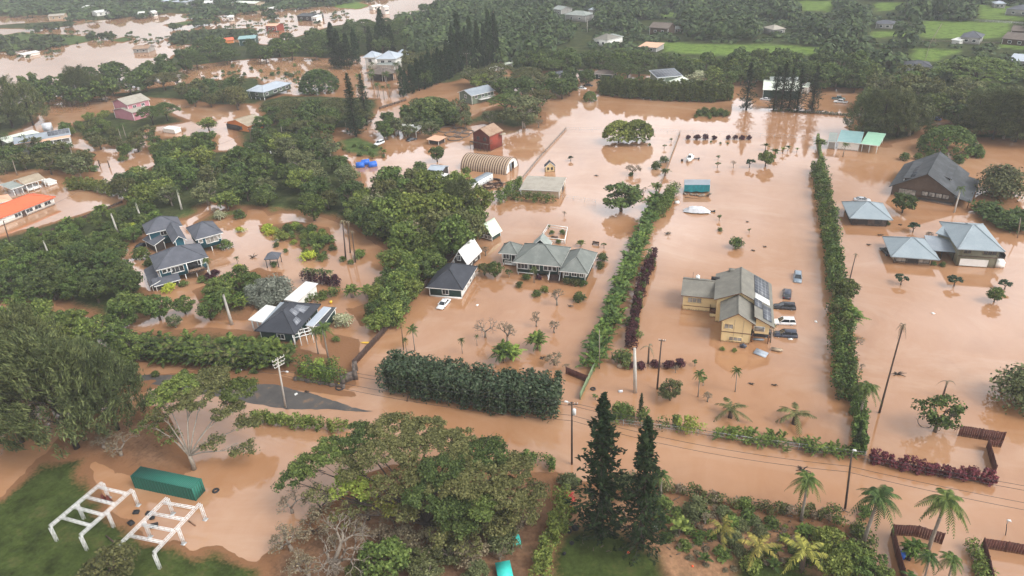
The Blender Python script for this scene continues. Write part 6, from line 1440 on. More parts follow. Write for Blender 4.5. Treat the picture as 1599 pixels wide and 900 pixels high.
big_tree(668, 842, 'very wide monkeypod tree with dark umbrella crown over muddy ground, largest crown in the foreground', 12,
  [(610, 668, 11, 4.2, 1.5, 4400, O_), (560, 680, 10.5, 3.8, 1.4, 3520, D), (660, 672, 11, 4.2, 1.5, 4400, O_), (515, 700, 9.5, 3.6, 1.3, 2860, M_), (708, 690, 11, 4.2, 1.5, 4400, O_), (755, 705, 10.5, 4.2, 1.5, 4400, D), (795, 730, 9.5, 3.8, 1.4, 3740, O_),
   (480, 725, 8, 3.0, 1.1, 1540, M_), (455, 748, 7, 2.4, 1.0, 924, D), (590, 705, 11, 3.6, 1.3, 1760, O_), (640, 700, 11, 3.6, 1.3, 2200, O_), (690, 725, 11, 3.8, 1.4, 3300, D), (740, 745, 10.5, 4.0, 1.4, 3740, O_), (790, 765, 9, 3.8, 1.4, 3300, O_),
   (660, 765, 9.5, 3.4, 1.3, 2640, D), (700, 785, 9, 3.4, 1.3, 2640, D), (750, 790, 8.5, 3.4, 1.3, 2200, M_), (815, 795, 7, 3.0, 1.2, 1100, O_), (720, 815, 7, 2.8, 1.1, 1100, D), (545, 725, 9.5, 3.2, 1.1, 1100, O_), (775, 815, 6, 2.8, 1.1, 770, O_), (640, 735, 10, 3.2, 1.2, 900, O_), (605, 755, 9, 3, 1.1, 600, O_), (690, 755, 10, 3.2, 1.2, 1100, O_), (640, 795, 7.5, 2.8, 1.1, 500, O_), (690, 830, 6, 2.8, 1.1, 420, O_), (500, 770, 6.5, 2.6, 1, 260, O_), (535, 800, 6, 2.6, 1, 220, O_), (735, 845, 5, 2.6, 1, 300, O_), (830, 765, 8, 2.8, 1.1, 700, O_)],
  (M_, 'bark_dark'), 4, trunk_r=0.5, leaf=0.18, seed=2)
big_tree(575, 812, 'yellow-green young tree growing under the left half of the wide monkeypod crown', 8,
  [(545, 745, 7.5, 2.8, 1.2, 700, 'leaf_lime'), (575, 760, 7, 2.4, 1.1, 450, 'leaf_lime'), (530, 765, 6.5, 2.0, 1.0, 320, 'leaf_lime'), (605, 790, 5, 2.4, 1.1, 330, GY), (560, 785, 5, 2, 1, 150, 'leaf_mid')], ('leaf_lime', 'bark_dark'), 4, trunk_r=0.3, seed=3)
at('dead_tree', 525, 897, 11.5, 'leafless dead grey tree standing left of the wide monkeypod crown', wide=1.15, rz=0.6)
at('bare', 455, 860, 6, 'small bare twiggy tree at the muddy edge left of the dead tree', wide=1.3)
at('bare', 480, 905, 6, 'bare twiggy brush at the bottom edge below the dead tree', wide=1.4)
at('acacia', 665, 870, 6.5, 'thin dry leaved tree in front of the dark crown', wide=1.0)
at('acacia', 740, 880, 6, 'thin dry leaved tree beside the turquoise pens', wide=1.0)
thicket([(560, 860), (700, 850), (790, 860), (790, 900), (560, 905)], ['bare', 'grey', 'olive'], (3, 5), 4.5, 'twiggy brush under the wide crown at the bottom edge', cat='bush', maxn=10, seed=4)
thicket([(430, 790), (520, 770), (600, 790), (640, 840), (560, 890), (470, 890), (420, 850)], ['bare', 'acacia', 'bare', 'bare'], (3.5, 6), 4.2, 'grey leafless brush under the wide crown', cat='bush', maxn=16, seed=8, wide=(1.2, 1.6))
thicket([(640, 800), (720, 790), (830, 790), (820, 850), (700, 880), (620, 870)], ['acacia', 'bare', 'olive', 'grey'], (3, 5.5), 4.0, 'dry leafy brush right of the dead tree', cat='bush', maxn=16, seed=9, wide=(1.1, 1.5))
at('broad', 605, 905, 7, 'rounded bright green tree at the bottom edge under the wide crown', var=0)
at('olive', 180, 905, 5.6, 'pale round-topped tree at the bottom left before the white frames', wide=1.25, var=1)
at('norfolk', 938, 842, 27, 'very tall dark Norfolk pine beside the lawn, left one of the pair', group=None, var=0, wide=1.12)
at('norfolk', 1000, 858, 24.5, 'tall dark Norfolk pine beside the lawn, right one of the pair', var=1, wide=1.15)
at('palm_dark', 1030, 795, 7.5, 'dark palm half hidden behind the right Norfolk pine', cat='palm')
for i, (px, py, h, kd, lb) in enumerate([(1250, 815, 8.0, 'coconut', 'coconut palm standing alone at the roadside hedge'), (1346, 855, 10.4, 'coconut', 'tall thin coconut palm right of the road lamp post'), (1446, 868, 10.2, 'coconut', 'coconut palm rising above the rubbish bins'),
   (1440, 915, 5.5, 'coconut', 'dense low palm at the bottom right below the bins'), (1475, 925, 6.0, 'coconut', 'broad-fronded palm at the bottom edge right of the bins'), (1408, 935, 5.0, 'palm_dark', 'small dark palm at the bottom edge left of the bins'), (1340, 660, 8.5, 'coconut', 'coconut palm leaning out of the tall lot hedge')]):
	at(kd, px, py, h, lb, 'palm', wide=0.98, var=i % len(PROTO[kd]))
at('areca', 1425, 870, 3.2, 'small bright clump of palm leaves beside the bins', 'plant')
for px, py, kd, h, lb in [(1250, 893, 'gold_palm', 4.2, 'yellowing young coconut palm with broken fronds in the muddy garden'), (1180, 880, 'gold_palm', 3.6, 'yellow-tipped young palm left of the broken-fronded one'), (1125, 848, 'gold_palm', 3.0, 'small yellowing palm in the middle of the muddy garden'),
   (1060, 838, 'banana', 4.2, 'pale banana plant right of the Norfolk pines'), (1140, 652, 'drowned_palm', 2.0, 'drowned young palm with splayed fronds in open water, left of two'), (1240, 662, 'drowned_palm', 2.2, 'drowned young palm with splayed fronds in open water, right of two'),
   (1012, 568, 'wilted_palm', 4.2, 'wilted palm hanging over beside the dark wooden pole')]:
	at(kd, px, py, h, lb, 'palm' if 'palm' in lb else 'plant', var=0 if 'broken' in lb or 'middle' in lb else None)
# the muddy garden
for px, py, kd, h, lb in [(1100, 820, 'bare', 3.5, 'bare forked shrub in the muddy garden'), (1088, 800, 'shrub_grey', 3.0, 'grey-leaved bush near the roadside in the muddy garden'), (1162, 795, 'shrub_bright', 2.2, 'round bright green bush in the muddy garden'), (1140, 812, 'shrub', 1.8, 'small dark bush beside the round bright one'), (1152, 822, 'shrub', 1.8, 'small upright bush below the round bright one'),
   (1030, 800, 'shrub', 3.5, 'leafy bush right of the Norfolk pines by the road'), (975, 760, 'shrub_grey', 2.6, 'grey-green bush behind the Norfolk pines'), (885, 760, 'shrub_grey', 2.8, 'tall grass-like bush at the head of the muddy drive'), (890, 785, 'shrub_crimson', 2.0, 'crimson flowering bush beside the muddy drive'), (895, 800, 'shrub', 1.2, 'small bush in mud below the crimson bush'),
   (1240, 850, 'bare', 2.6, 'bare twigs in the mud left of the yellowing palm'), (1090, 850, 'shrub_dark', 1.3, 'low dark bush in the middle of the mud'), (1060, 860, 'bare', 2.0, 'heap of dead branches in the muddy garden'), (1350, 805, 'shrub', 2.0, 'rounded bush at the foot of the street light'),
   (1290, 862, 'bright', 4.2, 'feathery light green tree in the muddy garden'), (1330, 890, 'bright', 4.4, 'rounded light green tree at the lower right of the muddy garden'), (1300, 905, 'bright', 4.8, 'bright leafy tree at the bottom edge of the muddy garden'), (1345, 915, 'broad', 4.5, 'dark leafy tree at the bottom edge near the brown fence'), (1375, 890, 'sapling', 3.4, 'wispy sapling left of the brown fence'), (1372, 925, 'broad', 4.0, 'leafy tree at the bottom edge touching the brown fence')]:
	at(kd, px, py, h, lb, 'tree' if 'tree' in lb or 'sapling' in lb else 'bush')
thicket([(1000, 780), (1120, 790), (1240, 820), (1350, 830), (1340, 880), (1230, 870), (1120, 860), (1040, 840)], ['shrub', 'shrub_dark', 'shrub_grey', 'bare', 'bare', 'shrub_bright', 'areca'], (0.6, 2.0), 1.9, 'scrubby plant in the muddy garden', 'bush', maxn=84, seed=6)
thicket([(1000, 790), (1120, 800), (1240, 825), (1345, 838), (1330, 890), (1230, 880), (1120, 900), (1040, 860)], ['dry_tuft'], (0.4, 0.9), 1.3, 'dry grass tuft in the muddy garden', 'grass tuft', maxn=75, seed=12, name='grass_tuft')
thicket([(1010, 785), (1120, 795), (1240, 822), (1345, 835), (1335, 895), (1230, 885), (1120, 890), (1050, 850)], ['areca', 'shrub_bright', 'shrub', 'banana', 'shrub_grey'], (1.4, 2.8), 2.7, 'leafy garden plant in the flooded bed south of the road', 'plant', maxn=40, seed=13)
thicket([(885, 750), (960, 755), (960, 800), (900, 830), (880, 800)], ['shrub_dark', 'shrub', 'bare'], (0.5, 1.3), 2.2, 'low scrub in the mud behind the Norfolk pines', 'bush', maxn=12, seed=7)

# ---- hedges: one object each
def hedge(px, width, h, mat, label, leaf=0.22, dens=26, lump=0.25, style='leaf', seed=0, cat='hedge', wob=0.45):
	mats = list(mat) if isinstance(mat, tuple) else [mat]
	rg = np.random.default_rng(seed+300); pts = [G(a, c) for a, c in px]; base = pts[0]; mb = MB()
	for i in range(len(pts)-1):
		a, b = np.array(pts[i]), np.array(pts[i+1]); ln = np.linalg.norm(b-a); u = (b-a)/ln; v = np.array([-u[1], u[0], 0]); step = min(max(0.7, width*0.42), 1.5 if style == 'leaf' else 1.25); n = max(1, int(ln/step)); rows = max(1, int(round(width/step)))
		for k in range(n+1):
			for j in range(rows):
				p = a+u*(ln*(k+rg.uniform(-.3, .3))/max(1, n))+v*((j+0.5)/rows-0.5)*width*0.75+v*rg.uniform(-wob, wob); hh = h*(1+rg.uniform(-lump, lump))*(1+0.8*lump*float(fbm(p[0], p[1], 3.5))); mi = rg.integers(len(mats)) if rg.random() < 0.75 else 0
				if rg.random() < lump*0.45: continue
				if style == 'leaf':
					r = step*0.72*(1+rg.uniform(-.3, .35))
					for q in range(max(1, int(hh/(r*1.1)))):
						z = hh-r*0.8-q*r*1.05
						if z < -0.2: break
						mb.quads(clump((p[0], p[1], z), (r, r, r*0.85), int(dens*(1.0 if q == 0 else 0.75)), leaf, rg, inner=0.5), mi)
				else:
					for q in range(3):
						z = hh*rg.uniform(0.12, 0.5); a0 = rg.uniform(0, 6.28); o = p+np.array([rg.uniform(-.5, .5), rg.uniform(-.5, .5), z])
						for f in range(4): frond(mb, tuple(o), a0+f*1.6, rg.uniform(0.35, 1.2), hh*rg.uniform(0.4, 0.62), rg.uniform(0.5, 1.0), rg, 0.22, 6, mi)
	o = mb.build('hedge', mats, None, tuple(base)); tag(o, label, cat); return o
hedge([(612, 601), (700, 618), (790, 634), (866, 640)], 9.0, 6.6, 'leaf_clusia', 'big dark clipped hedge of thick round leaves beside the flooded road', 0.27, 66, 0.05, seed=1)
hedge([(220, 550), (300, 558), (380, 566), (452, 564)], 8.5, 5.4, ('leaf_areca', 'leaf_palm_dark', 'leaf_areca', 'leaf_mid', 'leaf_olive'), 'long band of palms hiding the black-roofed house from the road', lump=0.35, style='palm', seed=2)
hedge([(470, 585), (500, 592), (535, 598)], 4.5, 3.6, ('leaf_areca', 'leaf_lime', 'leaf_dark'), 'bushy hedge above the lava rock wall at the road corner', 0.2, 60, 0.35, seed=3)
hedge([(925, 575), (950, 510), (975, 440), (1000, 380), (1015, 345), (1026, 315)], 4.2, 4.2, ('leaf_areca', 'leaf_palm_dark', 'leaf_palm_dark', 'leaf_mid'), 'long green palm hedge running up between the two flooded lots', lump=0.35, style='palm', seed=4)
hedge([(1030, 342), (1040, 322), (1052, 302)], 4.0, 3.6, 'leaf_mid', 'short green hedge right of the long palm hedge', 0.22, 60, 0.2, seed=5)
hedge([(985, 545), (990, 500), (1003, 450), (1020, 405)], 2.4, 3.1, ('leaf_red', 'leaf_red', 'leaf_red', 'leaf_mid'), 'dark purple-leaved hedge beside the long palm hedge', 0.2, 60, 0.3, seed=6)
hedge([(1318, 625), (1312, 560), (1310, 500), (1304, 440), (1294, 370), (1284, 310), (1275, 268)], 4.6, 4.0, ('leaf_mid', 'leaf_areca', 'leaf_bright', 'leaf_olive', 'leaf_mid'), 'long tall hedge between the yellow house lot and the right-hand lots', 0.25, 60, 0.42, seed=7)
hedge([(1342, 712), (1340, 670), (1335, 628)], 2.2, 3.0, 'leaf_mid', 'front end of the tall lot hedge beside the dark fence', 0.22, 60, 0.25, seed=8)
hedge([(950, 655), (1010, 664), (1050, 668)], 3.0, 3.0, 'leaf_mid', 'leafy hedge behind the chain-link fence at the left end', 0.2, 60, 0.35, seed=9)
hedge([(1058, 672), (1092, 678)], 3.0, 2.4, 'leaf_lime', 'yellow-green shrub hedge in the middle of the chain-link fence', 0.2, 60, 0.3, seed=10)
hedge([(1125, 682), (1200, 692), (1260, 702), (1330, 712)], 4.0, 2.6, 'leaf_areca', 'palm-leaved hedge behind the chain-link fence, right part', style='palm', seed=11)
hedge([(1362, 722), (1450, 740), (1548, 755)], 1.8, 2.3, 'leaf_ti', 'dark red-leaved hedge along the flooded roadside', 0.19, 52, 0.28, seed=12)
hedge([(400, 660), (440, 664), (500, 670)], 2.2, 2.6, 'leaf_bright', 'clipped bright hedge with bare stems between lawn and asphalt road', 0.2, 60, 0.12, seed=13)
hedge([(517, 672), (536, 675)], 2.2, 2.4, 'leaf_bright', 'short end of the clipped hedge across a narrow gap', 0.2, 60, 0.12, seed=14)
hedge([(815, 722), (862, 732)], 2.4, 2.2, 'leaf_mid', 'dark leafy hedge at the edge of the road right of the wide crown', 0.2, 60, 0.2, seed=15)
hedge([(880, 785), (872, 830), (850, 880), (842, 910)], 3.2, 3.2, 'leaf_bright', 'bright green hedge along the muddy drive at the bottom', 0.19, 80, 0.2, seed=16)
hedge([(1520, 858), (1532, 900), (1540, 950)], 2.8, 1.8, 'leaf_bright', 'small round-topped green hedge in the lower right corner', 0.16, 70, 0.1, seed=17)
hedge([(985, 752), (1040, 765), (1120, 783), (1200, 798), (1290, 810)], 2.2, 1.5, ('leaf_olive', 'leaf_dry', 'leaf_dark', 'leaf_olive'), 'low brownish creeper hedge along the south side of the road', 0.17, 60, 0.3, seed=18)
hedge([(1290, 808), (1345, 835), (1352, 875)], 2.8, 2.0, 'leaf_mid', 'scrubby green hedge turning the corner of the muddy garden', 0.18, 60, 0.3, seed=19)
hedge([(938, 146), (985, 152), (1050, 156), (1110, 158), (1137, 155)], 9, 7.5, ('leaf_dark', 'leaf_dark', 'leaf_mid'), 'long dark tree hedge in front of the solar-roofed green house', 0.36, 60, 0.22, seed=20)
hedge([(108, 296), (145, 297), (182, 306)], 4.5, 3.8, 'leaf_bright', 'row of bright green shrubs beside the dark garden wall', 0.24, 70, 0.25, seed=21)
hedge([(240, 240), (285, 232), (328, 226)], 5, 4, 'leaf_mid', 'thick green hedge along the far edge of the flooded field', 0.28, 70, 0.25, seed=22)
hedge([(1530, 330), (1552, 345), (1580, 362), (1595, 345)], 7, 4.5, 'leaf_palm_dark', 'thick palm hedge at the right edge beside the thin pole', style='palm', seed=23)
hedge([(802, 312), (835, 316), (862, 318)], 3, 2.8, 'leaf_mid', 'clipped bushes along the front of the tan flat-roofed shed', 0.2, 60, 0.2, seed=24)
hedge([(775, 318), (800, 302), (812, 292)], 5, 3.6, 'leaf_areca', 'bright thicket hedge beside the scrap heap and trailer', 0.22, 60, 0.35, seed=25)
hedge([(478, 440), (505, 443), (528, 448)], 2.5, 3.0, 'leaf_red', 'dark red hedge with palms standing in front of it', 0.2, 60, 0.2, seed=26)
hedge([(478, 474), (505, 468), (530, 458)], 2.8, 2.0, 'leaf_mid', 'green hedge covering the edge of the white flat roof', 0.2, 70, 0.3, seed=27)
hedge([(882, 443), (904, 446)], 2, 1.8, 'leaf_olive', 'clipped olive hedge below the right windows of the green-grey house', 0.15, 70, 0.08, seed=28)
hedge([(1210, 174), (1275, 177), (1340, 183)], 1.6, 0.9, 'leaf_olive', 'low grassy strip hedge under the five tall pines', 0.2, 40, 0.4, seed=29)
hedge([(1520, 240), (1530, 248), (1527, 236)], 2.5, 2.2, 'leaf_mid', 'narrow hedge right of the round-domed tree', 0.2, 50, 0.2, seed=30)
hedge([(610, 512), (625, 470), (655, 430), (690, 396)], 7.5, 5.2, ('leaf_mid', 'leaf_bright', 'leaf_areca', 'leaf_dark'), 'tall green hedge of mixed shrubs along the dark board fence', 0.26, 90, 0.35, seed=31)

# ---- islands of shrubs near the teal house
for px, py, kd, h, lb in [(418, 360, 'shrub_yellow', 2.2, 'yellow round bush at the left tip of the shrub island'), (423, 367, 'shrub_yellow', 1.8, 'smaller yellow-green bush just below the yellow one'), (447, 371, 'shrub_lime', 1.6, 'lime bush at the lower edge of the shrub island'), (483, 405, 'shrub_yellow', 2.6, 'wide yellow-green bush at the bottom of the shrub island'), (375, 362, 'shrub_yellow', 1.6, 'isolated yellow bush standing in water near the teal house'),
   (207, 360, 'shrub_yellow', 2.4, 'yellow bush left of the teal house'), (265, 454, 'shrub_yellow', 2.2, 'yellow-green bush below the teal house'), (288, 447, 'shrub', 1.8, 'green bush under the front windows of the teal house'), (105, 467, 'shrub_yellow', 1.0, 'flat yellow bush beside the big round tree'),
   (345, 342, 'blossom', 3.4, 'cream-blossomed shrub on the green spit behind the teal house'), (375, 340, 'shrub_dark', 3.0, 'dark bush at the tip of the green spit'), (335, 334, 'bare', 3.2, 'bare pinkish shrub beside the cream-blossomed one'), (222, 403, 'shrub', 3.8, 'rounded bush left of the teal front pavilion'), (236, 415, 'shrub_dark', 3.0, 'dark rounded bush touching the teal front pavilion'),
   (352, 388, 'shrub', 3.0, 'bushy shrub under the right teal pavilion'), (327, 438, 'shrub_red', 2.4, 'dark red bush at the corner of the teal house'), (337, 430, 'shrub_red', 2.2, 'dark red bush right beside the other one at the teal house'), (317, 440, 'shrub', 2.0, 'small green bush left of the two dark red bushes'),
   (428, 416, 'shrub_dark', 1.6, 'clipped low bush round the foot of the gazebo'), (446, 394, 'shrub', 1.2, 'small bush right of the gazebo'), (432, 385, 'shrub_dark', 1.4, 'small bush behind the gazebo'), (372, 415, 'palm', 2.4, 'small palm on a yellow bush between teal house and gazebo'), (372, 420, 'shrub_yellow', 1.4, 'yellow bush at the foot of the small palm'),
   (561, 402, 'shrub_bright', 2.6, 'bright bush at the foot of the three thin palms'), (548, 412, 'shrub', 1.4, 'low bush under the leftmost thin palm'), (535, 408, 'shrub', 1.6, 'small bush left of the three thin palms'), (613, 390, 'shrub_dark', 2.2, 'dark bush at the end of the tree belt'),
   (538, 508, 'blossom', 3.8, 'cream and green flowering shrub right of the black-roofed house'), (525, 533, 'shrub', 1.4, 'small bush in mud right of the flowering shrub'), (432, 467, 'silver', 7.0, 'large silvery weeping tree behind the black-roofed house')]:
	at(kd, px, py, h, lb, 'palm' if 'palm on' in lb else ('tree' if 'tree' in lb and 'weeping' in lb else 'bush'), wide=1.2)
thicket([(425, 356), (462, 352), (510, 362), (522, 388), (500, 402), (476, 395), (470, 382), (440, 370)], ['shrub', 'shrub_dark', 'areca', 'shrub_bright', 'shrub_lime'], (1.6, 3.4), 2.4, 'mixed garden shrub on the island beyond the gazebo', 'bush', maxn=34, seed=10)
for px, py, top, lb in [(540, 405, 346, 'leftmost of three thin bare-stemmed palms in the flooded garden'), (547, 395, 347, 'middle of three thin bare-stemmed palms in the flooded garden'), (555, 410, 363, 'rightmost of three thin bare-stemmed palms in the flooded garden')]:
	at('thin_palm', px, py, height_of((px, py), (px, top)), lb, 'palm', tilt=(0.02, -0.1 if px != 555 else 0.06))
for px, py, top, lb in [(78, 403, 375, 'pale royal palm trunk in the shrub belt, far left'), (185, 367, 333, 'pale royal palm left of the teal house'), (223, 350, 316, 'pale royal palm just behind the teal house'), (284, 328, 295, 'pale royal palm at the end of the grass spit'), (362, 507, 458, 'pale royal palm with thick white trunk before the palm hedge'), (330, 437, 408, 'small royal palm at the corner of the teal house')]:
	at('royal', px, py, height_of((px, py), (px, top)), lb, 'palm', tilt=(0, -0.03))
for i, (px, py) in enumerate([(483, 440), (490, 441), (498, 442), (505, 442), (513, 443), (520, 444)]): at('palm_dark', px, py+3, 4.2, 'small palm in the row before the dark red hedge', 'palm', 'palms before the dark red hedge')
for px, py, lb in [(550, 465, 'bushy palm left one of a pair in the flooded garden'), (573, 466, 'bushy palm right one of a pair in the flooded garden')]: at('areca', px, py, 3.8, lb, 'palm')
for px, py, h, lb in [(513, 560, 8.0, 'tall thin palm beside the black-roofed house'), (497, 553, 6.0, 'leafy palm behind the road corner hedge'), (648, 548, 5.5, 'young palm in the yard behind the dark hedge, tallest'), (635, 549, 3.0, 'young palm just left of the tallest one behind the dark hedge'), (722, 552, 3.4, 'young palm peeping over the middle of the dark hedge')]: at('palm', px, py, h, lb, 'palm', wide=0.8)
at('areca', 785, 565, 5, 'bright palm clump over the right part of the dark hedge', 'palm'); at('areca_lime', 800, 560, 4, 'yellow-green palm clump just right of the bright clump', 'palm')

# ---- thickets, middle left
thicket([(185, 290), (250, 250), (330, 238), (400, 230), (440, 218), (505, 216), (548, 258), (580, 315), (615, 338), (600, 365), (520, 335), (410, 322), (340, 318), (250, 325), (195, 312)], ['mango', 'mango', 'broad', 'grey', 'olive', 'mango', 'bright'], (5.5, 10), 6.0, 'dark leafy tree in the broad tree belt behind the teal house', maxn=62, seed=20)
thicket([(600, 305), (660, 278), (700, 288), (752, 312), (748, 340), (722, 385), (690, 405), (640, 385), (600, 352)], ['bright', 'bright', 'broad', 'olive'], (8, 12.5), 6.5, 'tall light green tree beside the dark cottage wood', maxn=20, seed=21, wide=(0.85, 1.0))
at('ironwood', 720, 352, 14, 'tall feathery light tree left of the green-roofed cottage', var=1, wide=1.2)
at('bare', 648, 392, 12, 'bare grey tree standing out against the tree belt', wide=1.0, var=0)
at('bare', 560, 300, 7, 'pale-leaved bare tree at the water beside the blue barrels', wide=1.2, var=1)
thicket([(618, 400), (690, 400), (660, 440), (635, 460), (590, 510), (576, 490), (606, 430)], ['broad', 'bright', 'mango'], (4.5, 7), 4.2, 'green tree on the strip left of the dark board fence', maxn=24, seed=22)
thicket([(0, 380), (60, 362), (190, 320), (262, 330), (225, 362), (190, 392), (120, 408), (60, 420), (0, 440)], ['broad', 'shrub_dark', 'broad', 'areca'], (2.8, 5), 3.6, 'bush in the long shrub belt along the lane', 'bush', maxn=58, seed=23)
thicket([(-10, 430), (60, 412), (95, 410), (110, 455), (40, 470), (0, 480)], ['mango', 'broad'], (5, 7), 5, 'rounded tree at the left edge below the shrub belt', maxn=12, seed=24)
thicket([(115, 395), (190, 392), (195, 440), (205, 455), (150, 460), (112, 430)], ['mango'], (6, 8), 5.5, 'dark rounded tree left of the teal house lot', maxn=12, seed=25)
at('mango', 88, 468, 8.5, 'big round leafy tree alone in water left of the teal house', wide=1.2, var=0)
for px, py, h, w_, lb in [(210, 503, 7.5, 1.2, 'big round dark tree above the palm hedge, left one'), (250, 500, 6.5, 1.1, 'round dark tree above the palm hedge, beside the left one'), (290, 490, 4.6, 1.1, 'clipped round tree between teal house and palm hedge'), (330, 500, 4.8, 1.1, 'round tree left of the white-trunked royal palm'), (275, 512, 3.4, 1.0, 'small grey round tree before the palm hedge'), (345, 470, 5.5, 1.2, 'leafy tree with pale palm leaves below the teal house')]:
	at('broad' if 'grey' not in lb else 'grey', px, py, h, lb, wide=w_)
thicket([(330, 440), (395, 425), (402, 450), (375, 475), (330, 470)], ['areca', 'broad'], (3.5, 5), 3.2, 'palmy shrub in the clump below the gazebo', 'bush', maxn=14, seed=26)
thicket([(390, 440), (415, 440), (415, 470), (400, 480)], ['silver'], (4, 5.5), 4.6, 'silvery tree in the clump behind the white carport roof', maxn=3, seed=27)
thicket([(225, 585), (330, 576), (400, 580)], ['shrub_dark', 'shrub'], (0.8, 1.4), 3, 'low plant on the muddy road verge', 'bush', maxn=6, seed=28)
thicket([(0, 470), (60, 480), (100, 500), (95, 560), (0, 560)], ['areca', 'broad', 'bright'], (4, 6.5), 4, 'leafy tree at the left edge behind the ironwoods', maxn=14, seed=29)
at('palm_dark', 85, 505, 4, 'small palm in the flooded gap behind the ironwoods', 'palm')

# ---- upper left
for i, (px, py, h, w_, lb) in enumerate([(20, 200, 22, 1.3, 'tall dark ironwood at the left edge of the upper flood'), (52, 196, 19, 1.3, 'tall dark ironwood right of the left-edge one'), (-15, 195, 20, 1.3, 'tall dark ironwood cut by the left edge in the upper flood'), (130, 158, 17, 1.35, 'tall loose ironwood standing above the upper tree line'), (160, 158, 13, 1.3, 'shorter loose ironwood beside the tall one')]):
	at('ironwood', px, py, h, lb, wide=w_, var=i % 3)
thicket([(45, 135), (100, 125), (165, 112), (240, 105), (230, 135), (160, 148), (70, 160)], ['mango', 'broad', 'umbrella_dark'], (9, 13), 9, 'dark tree in the wood beside the upper flood', maxn=24, seed=30)
for px, py, h, kd, w_, lb in [(258, 142, 10, 'umbrella_olive', 1.0, 'flat-topped olive tree at the inlet'), (278, 138, 9, 'umbrella_olive', 0.9, 'flat-topped tree right of the olive one at the inlet'), (262, 190, 9, 'umbrella', 0.95, 'dark spreading tree with forked trunk beside the pink house'), (240, 196, 9, 'umbrella', 0.9, 'spreading tree hiding the right side of the pink house'), (372, 172, 12, 'olive', 0.9, 'tall loose tree at the bend of the inlet'), (327, 205, 6, 'bright', 1.15, 'round green tree left of the orange house'), (333, 217, 3.5, 'broad', 1.0, 'small round tree below the round green one'), (163, 210, 6.5, 'broad', 1.1, 'leafy tree below the pink house')]:
	at(kd, px, py, h, lb, wide=w_)
thicket([(280, 140), (330, 135), (372, 130), (378, 158), (300, 158)], ['mango', 'olive', 'broad'], (6, 9), 7, 'dark tree on the bank behind the orange house', maxn=16, seed=31)
thicket([(95, 190), (160, 178), (170, 192), (130, 215), (100, 208)], ['broad', 'bright'], (3, 5), 5, 'bush on the green bank left of the pink house', 'bush', maxn=12, seed=32)
thicket([(135, 200), (235, 205), (240, 225), (190, 240), (140, 225)], ['olive', 'palm_dark', 'broad', 'olive'], (4, 7), 6, 'scrubby tree on the bank below the pink house', maxn=14, seed=33)
thicket([(10, 225), (60, 225), (130, 245), (140, 270), (60, 262), (5, 268)], ['olive', 'mango', 'palm_dark', 'grey'], (5, 8), 5.5, 'tree crowding the garden of the long veranda house', maxn=22, seed=34)
thicket([(-120, 230), (0, 225), (5, 270), (-100, 300)], ['olive', 'mango'], (5, 8), 6, 'tree at the left edge near the veranda house', maxn=10, seed=35)
thicket([(240, 226), (330, 215), (340, 232), (265, 240)], ['broad', 'mango'], (4, 6), 5, 'tree in the hedge line beyond the flooded field', maxn=10, seed=36)
for px, py, lb in [(193, 252, 'lone bush in the middle of the flooded field'), (128, 268, 'small palm-like bush at the near side of the flooded field'), (148, 267, 'small round bush at the near side of the flooded field')]: at('shrub', px, py, 2.6, lb, 'bush', wide=1.2)
thicket([(345, 100), (420, 108), (460, 100), (470, 125), (440, 122), (350, 125)], ['shrub_dark', 'shrub'], (1.2, 2.6), 7, 'small bush standing in the flood below the tree line', 'bush', maxn=16, seed=37)
at('dark_dome', 500, 143, 12.5, 'huge dark dome-shaped tree right of the long green stilt house', wide=1.2)
thicket([(420, 172), (470, 165), (555, 168), (560, 195), (470, 200), (425, 190)], ['umbrella_olive', 'olive', 'mango'], (6, 9), 8, 'olive spreading tree below the big dome tree', maxn=16, seed=38)
thicket([(395, 190), (430, 180), (530, 188), (555, 200), (480, 212), (400, 220)], ['mango', 'palm_dark', 'broad'], (4.5, 7.5), 6, 'dark tree in the row above the flooded track', maxn=18, seed=39)
thicket([(400, 200), (420, 200), (440, 214), (410, 222)], ['broad'], (3, 4), 4, 'bush right of the orange house', 'bush', maxn=5, seed=40)
at('norfolk', 556, 214, 26, 'tall Norfolk pine at the flooded track, left of two', var=1, wide=1.35); at('norfolk', 573, 196, 22, 'tall Norfolk pine at the flooded track, right of two', var=2, wide=1.35)
at('dark_dome', 675, 190, 11.5, 'huge dark dome tree above the white carport', wide=1.55)
thicket([(588, 185), (640, 180), (690, 192), (680, 205), (600, 208)], ['broad', 'grey', 'mango'], (5, 8), 6, 'grey-green tree round the white carport', maxn=12, seed=41)
at('bright', 756, 142, 8.5, 'pale bright round tree behind the sage green house', wide=1.4)
for px, py, h, kd, w_, lb in [(818, 200, 13, 'grey', 1.35, 'big grey feathery tree beside the open flood'), (840, 172, 9, 'umbrella_olive', 1.1, 'spreading grey-brown tree behind the big feathery one'), (790, 178, 9, 'umbrella', 1.1, 'spreading dark tree right of the sage green house'), (765, 195, 6, 'grey', 1.1, 'grey tree behind the red barn'), (785, 192, 5, 'broad', 1.0, 'small dark tree right of the grey tree behind the barn'), (842, 200, 6, 'bare', 1.3, 'bare drowned branches at the foot of the big feathery tree')]:
	at(kd, px, py, h, lb, wide=w_)
thicket([(640, 268), (658, 262), (656, 285), (638, 290)], ['mango', 'broad'], (4.5, 7), 4.5, 'dark tree round the two small sheds', maxn=9, seed=42)
at('mango', 683, 253, 6.0, 'dark pointed tree behind the two small sheds', wide=1.0)
thicket([(700, 275), (735, 265), (745, 290), (720, 300)], ['bright', 'broad', 'areca_lime'], (2.5, 4.5), 4, 'light bush between trailer and the two small sheds', 'bush', maxn=8, seed=43)
